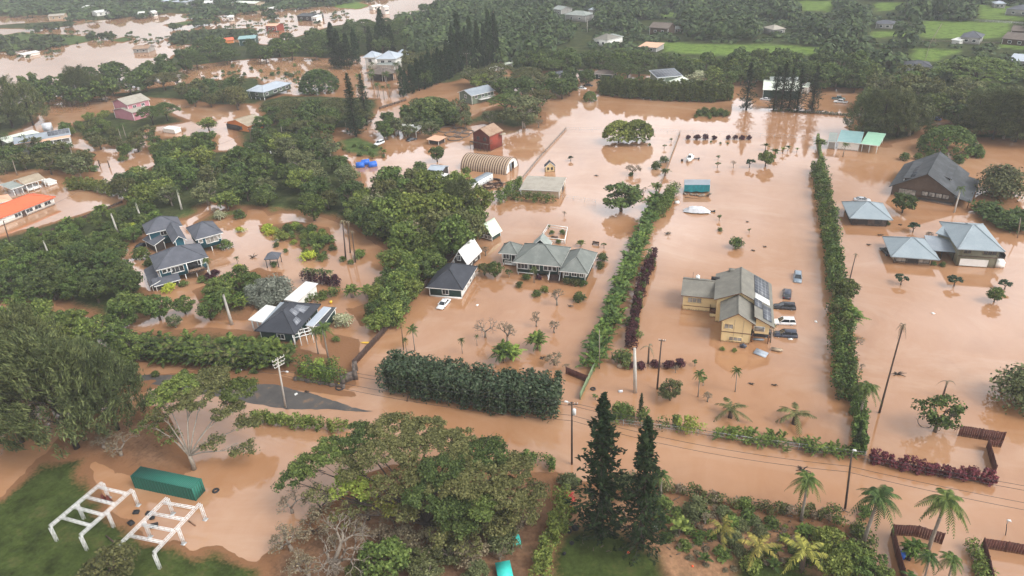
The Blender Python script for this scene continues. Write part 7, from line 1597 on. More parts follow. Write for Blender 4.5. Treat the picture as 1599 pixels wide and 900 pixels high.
thicket([(520, 225), (600, 228), (605, 245), (560, 246)], ['shrub', 'areca', 'shrub_dark'], (1.2, 2.6), 4, 'bush on the grassy spit by the blue barrels', 'bush', maxn=14, seed=44)
thicket([(400, 165), (470, 156), (556, 163), (556, 198), (470, 203), (408, 198)], ['shrub', 'shrub_dark', 'broad', 'shrub_grey'], (1.2, 3.5), 4.5, 'bush on the green rise below the big dome tree', 'bush', maxn=30, seed=49)
# conifer rows
for k in range(13):
	f = k/12; px = 630+(706-630)*f+random.uniform(-2, 2); py = 152+(122-152)*f
	at('pine', px, py, 14+4*f+random.uniform(-2, 2.5), 'black-green pine in the slanting pine row', group='pines in the slanting row', wide=0.95+0.2*random.random())
for k in range(8): at('pine', 708+9.6*k+random.uniform(-2, 2), 116-2*k, random.uniform(23, 32), 'towering black-green pine in the tall row behind', group='pines in the tall row', wide=0.72)
for px, py, h, lb in [(525, 106, 25, 'tall black pine left of the white columned house'), (533, 108, 22, 'tall black pine, second from the left beside the columned house'), (546, 108, 20, 'black pine near the left roof of the columned house'), (558, 100, 20, 'black pine behind the left roof of the columned house'), (600, 84, 27, 'tallest black pine behind the columned house'), (592, 86, 18, 'black pine left of the tallest behind the columned house'), (612, 84, 18, 'black pine right of the tallest behind the columned house'), (580, 84, 17, 'lower black pine behind the columned house')]: at('pine', px, py, h, lb, wide=1.1)
thicket([(630, 110), (640, 90), (690, 80), (700, 100), (660, 130)], ['grey', 'olive', 'mango'], (8, 12), 8, 'grey-green tree behind the slanting pine row', maxn=12, seed=45)
thicket([(575, 108), (635, 105), (640, 128), (620, 140), (560, 145), (555, 130)], ['palm', 'palm_dark'], (5, 8), 7, 'palm in the yard of the columned house', 'palm', maxn=10, seed=46)
for i, px in enumerate([560, 572, 590, 600, 609]): at('palm_dark', px, 152+3*(i % 2), 6, 'palm with drowned trunk along the pavilion drive', 'palm', 'palms along the pavilion drive')
for px, py, h, lb in [(1165, 172, 20, 'tall Norfolk pine standing apart at the corner of the wire fence'), (1208, 172, 18, 'tall Norfolk pine, first of the row before the green warehouse'), (1219, 173, 20, 'tall Norfolk pine, second of the row before the green warehouse'), (1231, 174, 18, 'tall Norfolk pine, third of the row before the green warehouse'), (1244, 175, 18, 'tall Norfolk pine, fourth of the row before the green warehouse'), (1267, 176, 19, 'tall Norfolk pine at the right end of the warehouse row')]: at('norfolk', px, py, h, lb, wide=1.45)
# belt below the far flood
thicket([(205, 125), (255, 100), (330, 70), (420, 74), (500, 55), (520, 80), (470, 88), (400, 88), (310, 100), (265, 115)], ['mango', 'mango', 'broad', 'umbrella_dark'], (8, 12), 12, 'dark tree in the belt between far and near flood', maxn=42, seed=47)
thicket([(470, 75), (540, 42), (620, 35), (640, 70), (600, 78), (540, 80)], ['mango', 'broad', 'umbrella'], (8, 12), 13, 'dark tree in the wood above the columned house', maxn=26, seed=48)

# ---- middle right lots
at('green_dome', 966, 223, 9.5, 'left one of two round light green trees standing in the flood', wide=1.2); at('green_dome', 994, 222, 9.5, 'right one of two round light green trees standing in the flood', wide=1.25)
at('dome_shrub', 921, 158, 5.0, 'clipped dark ball-shaped tree in the flood', wide=0.85); at('dome_shrub', 1476, 238, 10.5, 'big clipped dome-shaped tree behind the dark gabled house', wide=1.15)
thicket([(1080, 180), (1095, 172), (1115, 172), (1135, 178), (1110, 182)], ['shrub', 'shrub_dark'], (1.5, 3.2), 3, 'bush on the small green island', 'bush', maxn=14, seed=50)
for i, px in enumerate([1075, 1089, 1101.5, 1115.5, 1136.5, 1148, 1158, 1169]): at('shrub_red', px, 218+0.2*i*0, 2.6 if i in (1, 2) else 2.1, 'dark red bush in the row before the chain-link fence', 'bush', 'dark red bushes in a row')
at('acacia', 987, 273, 5.5, 'flat bare-branched tree in open water', wide=1.1)
at('mango', 970, 330, 8.4, 'big dark round tree beside the long palm hedge', wide=1.45)
at('plumeria', 891, 252, 2.8, 'small dark flat-topped tree behind the playhouse', wide=1.2)
for px, py, kd, h, lb in [(1048, 222, 'sapling', 2.5, 'small sapling at the far end of the shrub line'), (1037, 233, 'sapling', 2.8, 'second sapling in the shrub line'), (1024, 264, 'shrub_dark', 3.2, 'dark round bush in the shrub line'), (1036, 254, 'shrub_dark', 2.8, 'dark bush above the round one in the shrub line'), (1040, 275, 'areca', 3.0, 'leafy plant in the shrub line'), (1023, 300, 'areca', 3.6, 'tall leafy plant near the top of the palm hedge'), (1005, 305, 'bare', 3.5, 'reddish bare bush near the top of the palm hedge'), (985, 275, 'shrub_dark', 1.6, 'low bush at the foot of the flat bare tree'), (994, 300, 'sapling', 4, 'crooked sapling right of the flat bare tree'),
   (1014, 228, 'shrub', 1.2, 'tiny bush right of the two light green trees'), (1123, 345, 'sapling', 2.8, 'slim sapling in open water right of the white tarp'), (1124, 361, 'shrub_bright', 1.2, 'low round bush in open water below the slim sapling'), (1148, 387, 'shrub_dark', 3.4, 'big dark round bush alone in the open flood'), (1170, 364, 'sapling', 1.8, 'tiny sapling right of the slim one'), (1044, 368, 'bare', 2.0, 'tangle of dead twigs in the open flood'), (1120, 262, 'sapling', 3.2, 'young tree in the flood left of the leafy pair'), (1121, 250, 'sapling', 2.4, 'young tree behind the first one in the flood'), (1145, 262, 'bare', 3.4, 'bare young tree left of the leafy pair'),
   (1170, 262, 'plumeria', 5.0, 'small spreading tree left of the banana clump'), (1195, 260, 'broad', 5.5, 'leafy tree in the banana clump'), (1210, 245, 'banana', 4.0, 'banana plant at the right of the leafy clump'), (1222, 240, 'banana', 3.2, 'banana plant further right of the leafy clump'), (1230, 236, 'banana', 2.8, 'small banana plant, second from right'), (1244, 238, 'banana', 2.2, 'smallest banana plant at the right end'), (1195, 235, 'banana', 3.6, 'banana plant behind the leafy clump'),
   (1110, 223, 'shrub', 0.9, 'flat green patch of weeds under the dark red bushes'), (1125, 225, 'shrub', 0.9, 'second flat patch of weeds under the dark red bushes'), (1136, 225, 'shrub', 0.8, 'third flat patch of weeds under the dark red bushes'),
   (943, 388, 'sapling', 2.6, 'slim sapling beside the floating bench'), (940, 408, 'shrub_dark', 2.6, 'dark bush behind the green-grey house corner'), (937, 418, 'shrub_dark', 2.0, 'lower dark bush behind the green-grey house corner'), (907, 385, 'areca', 2.2, 'leaning leafy plant behind the green-grey house'), (881, 338, 'bare', 2.4, 'tiny bare tree behind the white pen'),
   (862, 366, 'shrub', 1.4, 'small bush in the left corner of the white pen'), (878, 366, 'shrub', 1.6, 'small bush in the right corner of the white pen'), (872, 380, 'shrub', 1.4, 'bush outside the white pen, right one'), (853, 377, 'shrub', 1.2, 'bush outside the white pen, left one'), (857, 358, 'sapling', 2.0, 'sapling at the back corner of the white pen'),
   (773, 433, 'broad', 4.2, 'leafy round tree left of the green-grey house'), (795, 433, 'sapling', 3.0, 'small palm-like sapling by the left steps'), (822, 437, 'shrub', 2.0, 'round bush under the front windows of the green-grey house'), (841, 437, 'shrub_red', 1.6, 'reddish bush left of the wide front stair'), (834, 442, 'palm', 3.8, 'small palm before the green-grey house'), (812, 448, 'shrub_dark', 1.7, 'clipped dark ball bush in the water before the house'), (912, 447, 'shrub_dark', 1.8, 'dark bush at the right corner of the green-grey house'),
   (838, 463, 'shrub', 2.0, 'bush left of the dry brown tree'), (850, 456, 'shrub_bright', 1.8, 'green bush behind the dry brown tree'), (870, 477, 'bare', 6.0, 'dry brown-leaved tree before the green-grey house'), (904, 470, 'shrub_dark', 2.8, 'dark rounded bush right of the dry brown tree'), (758, 400, 'bare', 4.5, 'bare brown tree right of the steep white cottage'), (757, 430, 'olive', 3.6, 'bushy olive tree between the two houses'),
   (758, 527, 'dead_tree', 6.6, 'round leafless tree in the flooded yard, left of two'), (792, 536, 'bare', 7.5, 'round leafless tree in the flooded yard, right of two'), (838, 510, 'bare', 5.0, 'dry bush in the flooded yard, left one'), (866, 520, 'bare', 5.0, 'dry bush in the flooded yard, right one'), (838, 546, 'areca', 4.6, 'fan of bright leaves above the dark hedge'), (865, 570, 'acacia', 4.5, 'pale dry tree at the right end of the dark hedge'), (885, 580, 'bare', 2.6, 'bare bush beside the short brown fence'), (800, 560, 'grey', 2.8, 'grey bush between the palm clumps over the hedge'), (745, 540, 'palm_dark', 2.4, 'stunted dark palm left of the bare trees'), (804, 553, 'bush', 1, '')]:
	if kd == 'bush': continue
	at(kd, px, py, h, lb, 'palm' if kd.startswith('palm') else ('tree' if any(w in lb for w in ('tree', 'sapling')) else ('plant' if 'plant' in lb or 'fan' in lb else 'bush')))
for px, py, kd, h, lb in [(972, 568, 'shrub_dark', 3.6, 'round dark bush at the lower end of the purple hedge'), (993, 528, 'shrub', 2.4, 'green bush amid the purple hedge'), (983, 508, 'shrub', 2.4, 'green bush on the left side of the purple hedge'), (996, 482, 'shrub', 2.2, 'green bush higher up in the purple hedge'), (987, 575, 'shrub_red', 1.8, 'purple bush, leftmost of the lower row'), (1001, 575, 'shrub_red', 1.8, 'purple bush right of the pale leafless pole'), (1023, 573, 'shrub_red', 2.0, 'purple bush at the dark wooden pole'), (1045, 574, 'shrub_red', 2.2, 'purple bush, third from right of the lower row'), (1063, 572, 'shrub_red', 2.2, 'purple bush, second from right of the lower row'), (1085, 572, 'sapling', 2.2, 'purple-leaved sapling at the right end of the lower row'),
   (1046, 625, 'olive', 4.2, 'grey-leaved round tree at the road fence'), (1105, 628, 'bare', 3.6, 'bare brown bush left of the drowned palm'), (1098, 602, 'sapling', 2.6, 'small leafy sapling right of the young palm'), (1055, 582, 'bare', 2.2, 'faint dry bush behind the purple row'), (930, 625, 'sapling', 2.0, 'tiny green shoot beside the pale green fence'), (970, 655, 'broad', 3.4, 'round bush at the left end of the road fence'), (1000, 655, 'norfolk', 6, 'small dark conifer in the road fence hedge'),
   (1334, 708, 'norfolk', 7, 'dark conifer in the corner of the road and lot hedge'), (1325, 510, 'areca', 5, 'palm-leaved tree bulging from the tall lot hedge'), (1318, 470, 'broad', 5.5, 'leafy tree bulging from the tall lot hedge'), (1335, 545, 'bare', 5, 'bare twigs reaching out of the tall lot hedge'),
   (1407, 445, 'plumeria', 4.0, 'small leafy tree in the water, leftmost of four'), (1490, 447, 'plumeria', 4.2, 'small wide tree in the water before the white garage door'), (1569, 452, 'plumeria', 3.6, 'small tree in the water at the right edge'), (1552, 472, 'broad', 3.6, 'round leafy tree in the water below the small edge tree'), (1460, 674, 'loose', 7.6, 'loose green tree in the flooded parking bay'), (1600, 632, 'grey_bush', 9.0, 'big loose grey-green tree at the right edge'), (1472, 620, 'wilted_palm', 3.6, 'stunted wind-bent palm behind the loose green tree'),
   (1408, 333, 'mango', 6.2, 'round dark tree before the dark gabled house'), (1558, 306, 'grey_bush', 11.0, 'big feathery tree right of the dark gabled house'), (1412, 250, 'shrub', 3, 'small bush pair left of the domed tree'), (1433, 249, 'shrub', 2.6, 'small bush between the pair and the domed tree'), (1450, 246, 'shrub', 2.6, 'small bush touching the domed tree'), (1497, 255, 'shrub_dark', 3, 'dark bush behind the dark roof ridge'), (1425, 363, 'plumeria', 4.0, 'dark fan-leaved tree before the pavilion'), (1450, 374, 'bare', 3.5, 'dry bush between the pavilion and the olive house'), (1385, 352, 'shrub_dark', 1.4, 'small bush at the right corner of the square garage'), (1471, 416, 'shrub_dark', 1.4, 'small dark bush between pavilion and garage door'), (1457, 414, 'shrub', 1.2, 'tiny bush at the pavilion corner'),
   (1316, 245, 'palm', 4.6, 'small palm before the teal-roofed shed'), (1280, 232, 'areca', 4.2, 'leafy bush at the far end of the lot hedge'), (1345, 578, 'bare', 2.0, 'low twigs beside the lot hedge')]:
	at(kd, px, py, h, lb, 'palm' if 'palm' in kd else ('tree' if any(w in lb for w in ('tree', 'sapling', 'conifer')) else 'bush'), wide=1.25 if kd in ('plumeria', 'ironwood') else 1.05)
at('palm', 1090, 620, 5.6, 'slim young palm in the flood, left of two before the yellow house', 'palm', wide=0.7); at('palm', 1148, 612, 5.0, 'slim young palm in the flood, right of two before the yellow house', 'palm', wide=0.7); at('palm_dark', 1203, 535, 4.2, 'short palm beside the parked cars', 'palm')
h_ = height_of((1373, 645), (1392, 508)); root = at('thin_palm', 1373, 645, h_, 'very tall thin palm with shredded top standing in the right lot', 'palm', tilt=(0, 0), rz=0.0); root.scale = (h_/12*0.5, h_/12*0.5, h_/12)
at('thin_palm', 1326, 440, 7.2, 'wind-stripped palm stub beside the long lot hedge', 'palm', rz=1.0, tilt=(0, 0.06)); at('royal', 1490, 332, 7.0, 'pale palm with ragged head before the dark gabled house', 'palm', wide=0.8)
# ---- the high side
for i, (px, py, h, w_, lb) in enumerate([(1345, 212, 15, 1.3, 'dark ironwood at the left end of the right-hand wood'), (1372, 214, 17, 1.3, 'dark ironwood, second from left in the right-hand wood'), (1400, 215, 16, 1.3, 'dark ironwood left of the domed tree'), (1425, 210, 14, 1.2, 'ironwood just behind the domed tree'), (1520, 214, 16, 1.3, 'dark ironwood right of the domed tree'), (1550, 218, 17, 1.3, 'dark ironwood near the right edge'), (1585, 222, 18, 1.3, 'dark ironwood at the right edge above the palms'), (1610, 225, 17, 1.3, 'dark ironwood cut by the right edge')]): at('ironwood', px, py, h, lb, wide=w_, var=i % 3)
at('umbrella', 1522, 145, 15, 'very wide flat umbrella tree above the right-hand wood', wide=1.6, var=0)
thicket([(1355, 120), (1420, 125), (1480, 165), (1430, 195), (1360, 160)], ['olive', 'grey', 'broad'], (9, 14), 9, 'loose olive tree in the right-hand wood', maxn=18, seed=60)
thicket([(1480, 150), (1599, 150), (1640, 205), (1500, 195)], ['broad', 'mango', 'grey'], (8, 12), 9, 'tree in the right-hand wood below the umbrella tree', maxn=22, seed=61)
thicket([(1150, 95), (1290, 98), (1350, 105), (1345, 135), (1255, 128), (1180, 122)], ['mango', 'mango', 'broad'], (8, 13), 9, 'dark tree in the wood behind the green warehouse', maxn=34, seed=62)
thicket([(800, 100), (840, 90), (930, 95), (1000, 85), (1020, 105), (985, 118), (930, 105), (880, 105), (850, 108)], ['mango', 'broad', 'umbrella'], (7, 11), 9, 'dark tree in the wood behind the brown-roofed house', maxn=30, seed=63)
thicket([(885, 118), (925, 118), (905, 130), (890, 146), (862, 142), (858, 126)], ['mango'], (7, 9), 6, 'dark round tree left of the drowned cars', maxn=10, seed=64)
thicket([(1020, 92), (1150, 98), (1180, 122), (1140, 130), (1085, 118), (1060, 105)], ['broad', 'mango', 'bright'], (5, 9), 8, 'tree in the wood right of the solar-roofed house', maxn=24, seed=65)
at('blossom', 1088, 128, 7, 'cream-topped tree right of the solar-roofed house', wide=1.3)
thicket([(640, 165), (700, 175), (735, 172), (725, 195)], ['mango', 'grey'], (6, 9), 7, 'dark tree on the bank below the dome tree', maxn=8, seed=66)
thicket([(720, 120), (780, 115), (845, 118), (850, 150), (800, 160), (770, 130)], ['umbrella_olive', 'mango', 'grey'], (8, 11), 9, 'spreading tree left of the open flood', maxn=12, seed=67)

settle()
# ---- far woods: one uncountable mass of crowns
def far_woods(poly_list, label, n, seed, rr, hh, q, excl=(), mats='leaf_far', sz=1.15):
	rg = np.random.default_rng(seed); mb = MB(); done = 0
	ex = [gpoly(e) for e in excl]
	polys = [np.array(gpoly(p, 3)) for p in poly_list]; areas = []
	for gp in polys:
		x, y = gp[:, 0], gp[:, 1]; areas.append(abs(np.sum(x*np.roll(y, -1)-y*np.roll(x, -1)))/2)
	for gp, A in zip(polys, areas):
		m = int(n*A/sum(areas)); mn, mxx = gp.min(0), gp.max(0); P_ = mn+(mxx-mn)*rg.random((m*6, 2)); d = sdist(P_[:, 0], P_[:, 1], [tuple(t) for t in gp]); P_ = P_[d > 0]
		keep = np.ones(len(P_), bool)
		for e in ex:
			for f in (1.0, CAM_H/(CAM_H-hh*0.5), CAM_H/(CAM_H-hh*1.05)): keep &= sdist(P_[:, 0]*f, P_[:, 1]*f, e) < -2
		P_ = P_[keep][:m]
		for p in P_:
			r = rr*(0.55+0.8*rg.random()**2); h = hh*(0.55+0.7*rg.random()); dist = math.hypot(p[0], p[1]); sc_ = max(1.0, dist/520)
			mb.quads(clump((p[0], p[1], h*0.52), (r, r, h*0.5), q, sz*sc_, rg, aspect=0.75, low=0.1, jit=0.55, inner=0.8))
			for i in range(3):
				a = rg.uniform(0, 6.28); mb.quads(clump((p[0]+r*0.6*math.cos(a), p[1]+r*0.6*math.sin(a), h*(0.45+0.35*rg.random())), (r*0.5, r*0.5, h*0.28), q//3, sz*sc_, rg, aspect=0.75, low=0.1, jit=0.55, inner=0.75))
	o = mb.build('far_woods', mats); tag(o, label, 'woods', kind='stuff')
FIELDS = [p for p, c, w, t in LANDS if c is FIELD]
HOUSES_X = [[(px-22, py+9), (px+44, py+9), (px+40, py-9), (px-18, py-9)] for px, py in ((928, 64), (1016, 46), (884, 26), (998, 76), (1416, 108), (1500, 62), (1566, 66), (1576, 97), (1368, 40), (1572, 17), (1208, 48))]
LANE = [[(860, 100), (870, 78), (900, 66), (925, 50), (935, 50), (915, 68), (895, 80), (890, 98)], [(1030, 20), (1065, 20), (1062, 28), (1030, 28)]]
far_woods([[(640, 60), (700, 10), (760, -20), (1180, -20), (1300, -15), (1599, -30), (1700, 20), (1700, 130), (1599, 125), (1440, 118), (1400, 112), (1320, 100), (1150, 92), (1030, 88), (900, 92), (800, 98), (780, 60), (700, 70)]], 'distant wooded country on the high side beyond the flood', 1450, 70, 6.5, 11, 60, FIELDS+HOUSES_X+LANE)
far_woods([[(-150, -12), (-120, 20), (-60, 26), (100, 23), (140, 32), (200, 26), (255, 20), (330, 25), (420, 14), (520, 9), (600, -4), (640, -20), (300, -30)]], 'distant low wood and scrub on the far plain', 900, 71, 9, 6, 36, HOUSES_X)
far_woods([[(640, 28), (700, 5), (780, 20), (790, 100), (700, 100), (640, 80), (620, 50)]], 'distant dark wood above the tall pine row', 110, 72, 7, 12, 70)
far_woods([[(0, 62), (60, 56), (115, 60), (100, 68), (60, 73), (-60, 90), (-60, 70)], [(30, 42), (110, 34), (125, 36), (60, 45)], [(250, 40), (340, 30), (345, 32), (270, 43)], [(258, 60), (300, 48), (400, 46), (385, 58), (320, 66), (270, 68)], [(120, 56), (165, 52), (170, 58), (130, 62)], [(410, 18), (430, 15), (428, 24), (412, 30)]], 'scrub along the drowned banks of the far flood', 120, 73, 4.5, 4.5, 40)
far_woods([[(60, 90), (130, 62), (300, 72), (420, 48), (560, 18), (520, 12), (400, 28), (250, 50), (120, 44), (0, 50), (0, 85)], [(300, 115), (420, 105), (480, 95), (470, 128), (400, 130), (330, 124)]], 'scattered drowned bushes in the far flood', 230, 74, 2.0, 2.2, 14, sz=0.6)
far_woods([[(700, 60), (760, 0), (1180, -15), (1300, -12), (1599, -25), (1700, 20), (1700, 125), (1440, 118), (1320, 105), (1150, 95), (900, 95), (800, 100)]], 'low scrub between the pastures of the high side', 1100, 75, 4.5, 2.8, 26, FIELDS+LANE)
# ------------------------------------------------------------------ vehicles
MT['car_white'] = P('white_car_paint', (0.72, 0.72, 0.72), 0.28, 0.06, spec=0.6); MT['car_black'] = P('black_car_paint', (0.02, 0.022, 0.03), 0.25, 0.1, spec=0.6); MT['car_grey'] = P('grey_blue_car_paint', (0.2, 0.25, 0.3), 0.28, 0.08, spec=0.6)
MT['car_navy'] = P('dark_blue_car_paint', (0.035, 0.042, 0.065), 0.28, 0.1, spec=0.6); MT['car_red'] = P('dark_red_car_paint', (0.17, 0.02, 0.03), 0.28, 0.1, spec=0.6); MT['car_silver'] = P('silver_car_paint', (0.42, 0.44, 0.46), 0.3, 0.08, spec=0.6); MT['car_green'] = P('dull_green_car_paint', (0.09, 0.14, 0.13), 0.35, 0.1, spec=0.5); MT['car_blue'] = P('blue_car_paint', (0.05, 0.08, 0.22), 0.3, 0.1, spec=0.6)
MT['headlight'] = P('headlight', (0.75, 0.75, 0.72), 0.2, 0.05, spec=0.7); MT['taillight'] = P('taillight', (0.35, 0.01, 0.01), 0.3, 0.05)
def car(p_rear, p_front, kind, mat, label, group=None, z=0.7, sink=0.35, roofmat=None):
	a, b = G(p_rear[0], p_rear[1], z), G(p_front[0], p_front[1], z); c = (a+b)/2; d = b-a; ang = math.atan2(d.y, d.x)
	loc = (c.x, c.y, -sink); root = thing('pickup_truck' if kind == 'pickup' else 'parked_car', loc, label, 'pickup' if kind == 'pickup' else 'car', group, ang)
	S = {'sedan': (4.7, 0.9, [(-2.35, .55, .82), (-2.2, .4, .95), (-1.5, .3, 1.0), (1.1, .3, .98), (1.9, .32, .86), (2.25, .38, .74), (2.35, .48, .62)], (-1.75, -0.95, 0.35, 1.25, 1.45)),
		 'suv': (4.8, 0.95, [(-2.4, .55, 1.0), (-2.3, .42, 1.1), (-1.5, .36, 1.13), (1.0, .36, 1.1), (1.9, .38, 1.02), (2.3, .42, .9), (2.4, .52, .75)], (-2.32, -2.05, 0.3, 1.15, 1.8)),
		 'pickup': (5.6, 0.95, [(-2.8, .6, 1.0), (-2.7, .45, 1.08), (-0.9, .4, 1.08), (1.3, .4, 1.1), (2.3, .42, 1.02), (2.7, .48, .9), (2.8, .55, .75)], (-0.9, -0.7, 0.75, 1.45, 1.85))}[kind]
	L_, hw, st, cab = S
	m = MB(); n = 8; base = 0
	for x, z0, z1 in st:
		w = hw*(1-0.07*(abs(x)/(L_/2))**3)
		for q in ((-w*0.9, z0), (-w, z0+(z1-z0)*.3), (-w, z0+(z1-z0)*.72), (-w*0.88, z1), (w*0.88, z1), (w, z0+(z1-z0)*.72), (w, z0+(z1-z0)*.3), (w*0.9, z0)): m.v.append((x, q[0], q[1]))
	for i in range(len(st)-1):
		for k in range(n): m.f.append((i*n+k, i*n+(k+1) % n, (i+1)*n+(k+1) % n, (i+1)*n+k)); m.m.append(0)
	m.f.append(tuple(range(n-1, -1, -1))); m.m.append(0); e = (len(st)-1)*n; m.f.append(tuple(range(e, e+n))); m.m.append(0)
	x0, x1, x2, x3, zt = cab; zb = st[2][2]; wb, wt = hw*0.87, hw*0.72
	if kind == 'pickup':   # flat black sheet on the body paints the shaded hollow of the open bed
		m.prism([(-2.65, -hw*.8, zb+.003), (-1.0, -hw*.8, zb+.003), (-1.0, hw*.8, zb+.003), (-2.65, hw*.8, zb+.003)], [(-2.65, -hw*.8, zb+.01), (-1.0, -hw*.8, zb+.01), (-1.0, hw*.8, zb+.01), (-2.65, hw*.8, zb+.01)], 1)
	m.prism([(x1, -wt, zt-.05), (x2, -wt, zt-.05), (x2, wt, zt-.05), (x1, wt, zt-.05)], [(x1+.12, -wt*.93, zt), (x2-.15, -wt*.93, zt), (x2-.15, wt*.93, zt), (x1+.12, wt*.93, zt)], 2)
	for sg in (-1, 1):
		for xa, xb in ((x0, x1), (x3, x2)): m.bar((xa, sg*wb, zb), (xb, sg*wt, zt-.03), 0.09)
		xm = (x1+x2)/2-0.1; m.bar((xm, sg*wb, zb), (xm, sg*wt, zt-.03), 0.09)
	bo = m.build('body', [mat, 'black', roofmat or mat], root)
	def pane(pts): q = MB(); q.face(pts); q.build('window', 'glass', root)
	pane([(x3-.01, -wb+.02, zb), (x3-.01, wb-.02, zb), (x2, wt-.02, zt-.05), (x2, -wt+.02, zt-.05)]); pane([(x0+.01, -wb+.02, zb), (x0+.01, wb-.02, zb), (x1, wt-.02, zt-.05), (x1, -wt+.02, zt-.05)])
	for sg in (-1, 1): pane([(x0, sg*wb*.99, zb), (x3, sg*wb*.99, zb), (x2, sg*wt*.99, zt-.05), (x1, sg*wt*.99, zt-.05)])
	for x in (-L_*0.3, L_*0.31):
		for sg in (-1, 1):
			q = MB(); q.tube([(x, sg*(hw-.2), .34), (x, sg*(hw+.01), .34)], 0.34, 14); w_ = q.build('wheel', 'black', root); q = MB(); q.tube([(x, sg*(hw+.005), .34), (x, sg*(hw+.025), .34)], 0.2, 10); q.build('rim', 'steel', w_)
	for sg in (-1, 1):
		q = MB(); q.cbox((L_/2-.08, sg*hw*.66, st[-1][2]-.02), .14, .36, .15); q.build('headlight', 'headlight', root); q = MB(); q.cbox((-L_/2+.04, sg*hw*.72, st[0][2]-.08), .12, .24, .18); q.build('taillight', 'taillight', root)
	for sg in (-1, 1): q = MB(); q.cbox((x3-.35, sg*(hw+.05), zb+.08), .18, .16, .13); q.build('mirror', mat, root)
	return root
car((700, 465), (685, 481), 'sedan', 'car_white', 'white sedan in water before the black-roofed house', sink=0.25)
car((1246, 424), (1246, 439), 'suv', 'car_grey', 'grey-blue SUV standing apart above the row of cars', sink=0.5)
car((1229, 464), (1230, 449), 'suv', 'car_navy', 'dark red-hooded car parked behind the black SUV', sink=0.5)
car((1240, 478), (1211, 476), 'suv', 'car_black', 'black SUV beside the yellow house, uppermost broadside one', sink=0.45)
car((1240, 501), (1209, 500), 'suv', 'car_white', 'white SUV between the black and dark blue ones', sink=0.45)
car((1242, 521), (1212, 519), 'suv', 'car_navy', 'dark blue SUV beside the short palm, lowest of the row', sink=0.45)
car((1197, 520), (1175, 517), 'suv', 'car_black', 'dark car under the carport of the yellow house', sink=0.4)
car((1301, 152.5), (1318, 153.5), 'pickup', 'car_green', 'dull green pickup behind the white pickup', sink=0.3)
car((1323, 159), (1303, 157.5), 'pickup', 'car_white', 'white pickup before the green one in brown water', sink=0.3)
car((1203, 155), (1188, 153), 'sedan', 'car_white', 'white car at the left end of the green warehouse', sink=0.3)
car((901, 136), (916, 137), 'sedan', 'car_white', 'white car drowned beside the black one near the brown-roofed house', sink=0.5)
car((911, 132), (926, 132.5), 'sedan', 'car_black', 'black car drowned behind the white one near the brown-roofed house', sink=0.4)
car((636, 218.5), (649, 215), 'sedan', 'car_black', 'dark car in water beside the white carport', sink=0.3)
car((597, 221), (587, 225), 'suv', 'car_white', 'white van half hidden on the grassy spit', sink=0.2)
car((1467, 186), (1453, 184), 'sedan', 'car_blue', 'blue car glimpsed between trees of the right-hand wood', sink=0.2)
car((1336, 311), (1357, 312), 'sedan', 'car_silver', 'silver car behind the square blue-roofed garage', sink=0.1)
car((1390, 396), (1380, 387), 'sedan', 'car_black', 'dark car at the left side of the pavilion', sink=0.2)
car((224, 380), (213, 387), 'sedan', 'car_black', 'dark car beside the lower roof of the teal house', sink=0.3)
car((893, 89.5), (885, 91), 'sedan', 'car_white', 'white car on the grass beyond the solar-roofed white house', sink=-0.4)
car((849, 79), (841, 80), 'suv', 'car_white', 'white van on the lane under tall palms', sink=-0.4)
car((1330, 307), (1324, 332), 'sedan', 'car_red', 'dark red car behind the left side of the garage', sink=0.2)

# ------------------------------------------------------------------ container and steel frames
zc = 2.75
A, B_, C_ = G(203.5, 743.5, zc), G(299.5, 763.5, zc), G(315.5, 749, zc); u = (B_-A); Lc = u.length; u.normalize(); v = Vector((-u.y, u.x, 0)); wc = abs((C_-B_).dot(v)); wc = max(2.4, min(2.7, wc))
root = thing('shipping_container', (A+B_)/2-Vector((0, 0, zc)), 'dark green shipping container standing in water beside white frames', 'container'); org = root.location
MT['container'] = striped('container_steel', (0.006, 0.062, 0.045), (0.018, 0.14, 0.1), -math.atan2(u.y, u.x), 0.3, 0.75)
N = int(Lc/0.28)
for sd_, s0 in ((0.0, 1), (wc, -1)):
	m = MB()
	for k in range(N):
		x0, x1 = Lc*k/N, Lc*(k+1)/N; dd = 0.04*s0*(1 if k % 2 else 0)
		p, q = A+u*x0+v*(sd_+dd), A+u*x1+v*(sd_+dd); m.face([(p.x, p.y, -.4), (q.x, q.y, -.4), (q.x, q.y, zc-.1), (p.x, p.y, zc-.1)])
		if k: r_ = A+u*x0+v*(sd_+0.04*s0*(1 if (k-1) % 2 else 0)); m.face([(p.x, p.y, -.4), (r_.x, r_.y, -.4), (r_.x, r_.y, zc-.1), (p.x, p.y, zc-.1)])
	m.build('side_wall', 'container', root, org)
m = MB(); uu, vv = (u.x, u.y), (v.x, v.y); m.box((A.x, A.y), uu, vv, Lc, wc, zc-.1, zc); m.build('roof', 'container', root, org)
m = MB(); e = A+u*(Lc-.06)+v*.05; m.box((e.x, e.y), uu, vv, .05, wc-.1, -.4, zc-.1); dr = m.build('door', 'container', root, org)
m = MB()
for k in (0.2, 0.4, 0.6, 0.8): e = A+u*(Lc+.02)+v*(wc*k); m.tube([(e.x, e.y, -.3), (e.x, e.y, zc-.15)], 0.035, 6)
m.build('locking_bar', 'dgreen_wall', dr, org)
m = MB(); e = A+u*0.02; m.box((e.x, e.y), uu, vv, .05, wc, -.4, zc-.1); m.build('end_wall', 'container', root, org)
for x in (0, Lc-.12):
	for y in (0, wc-.12): m = MB(); e = A+u*x+v*y; m.box((e.x-u.x*.02-v.x*.02, e.y-u.y*.02-v.y*.02), uu, vv, .16, .16, -.4, zc+.02); m.build('corner_post', 'container', root, org)

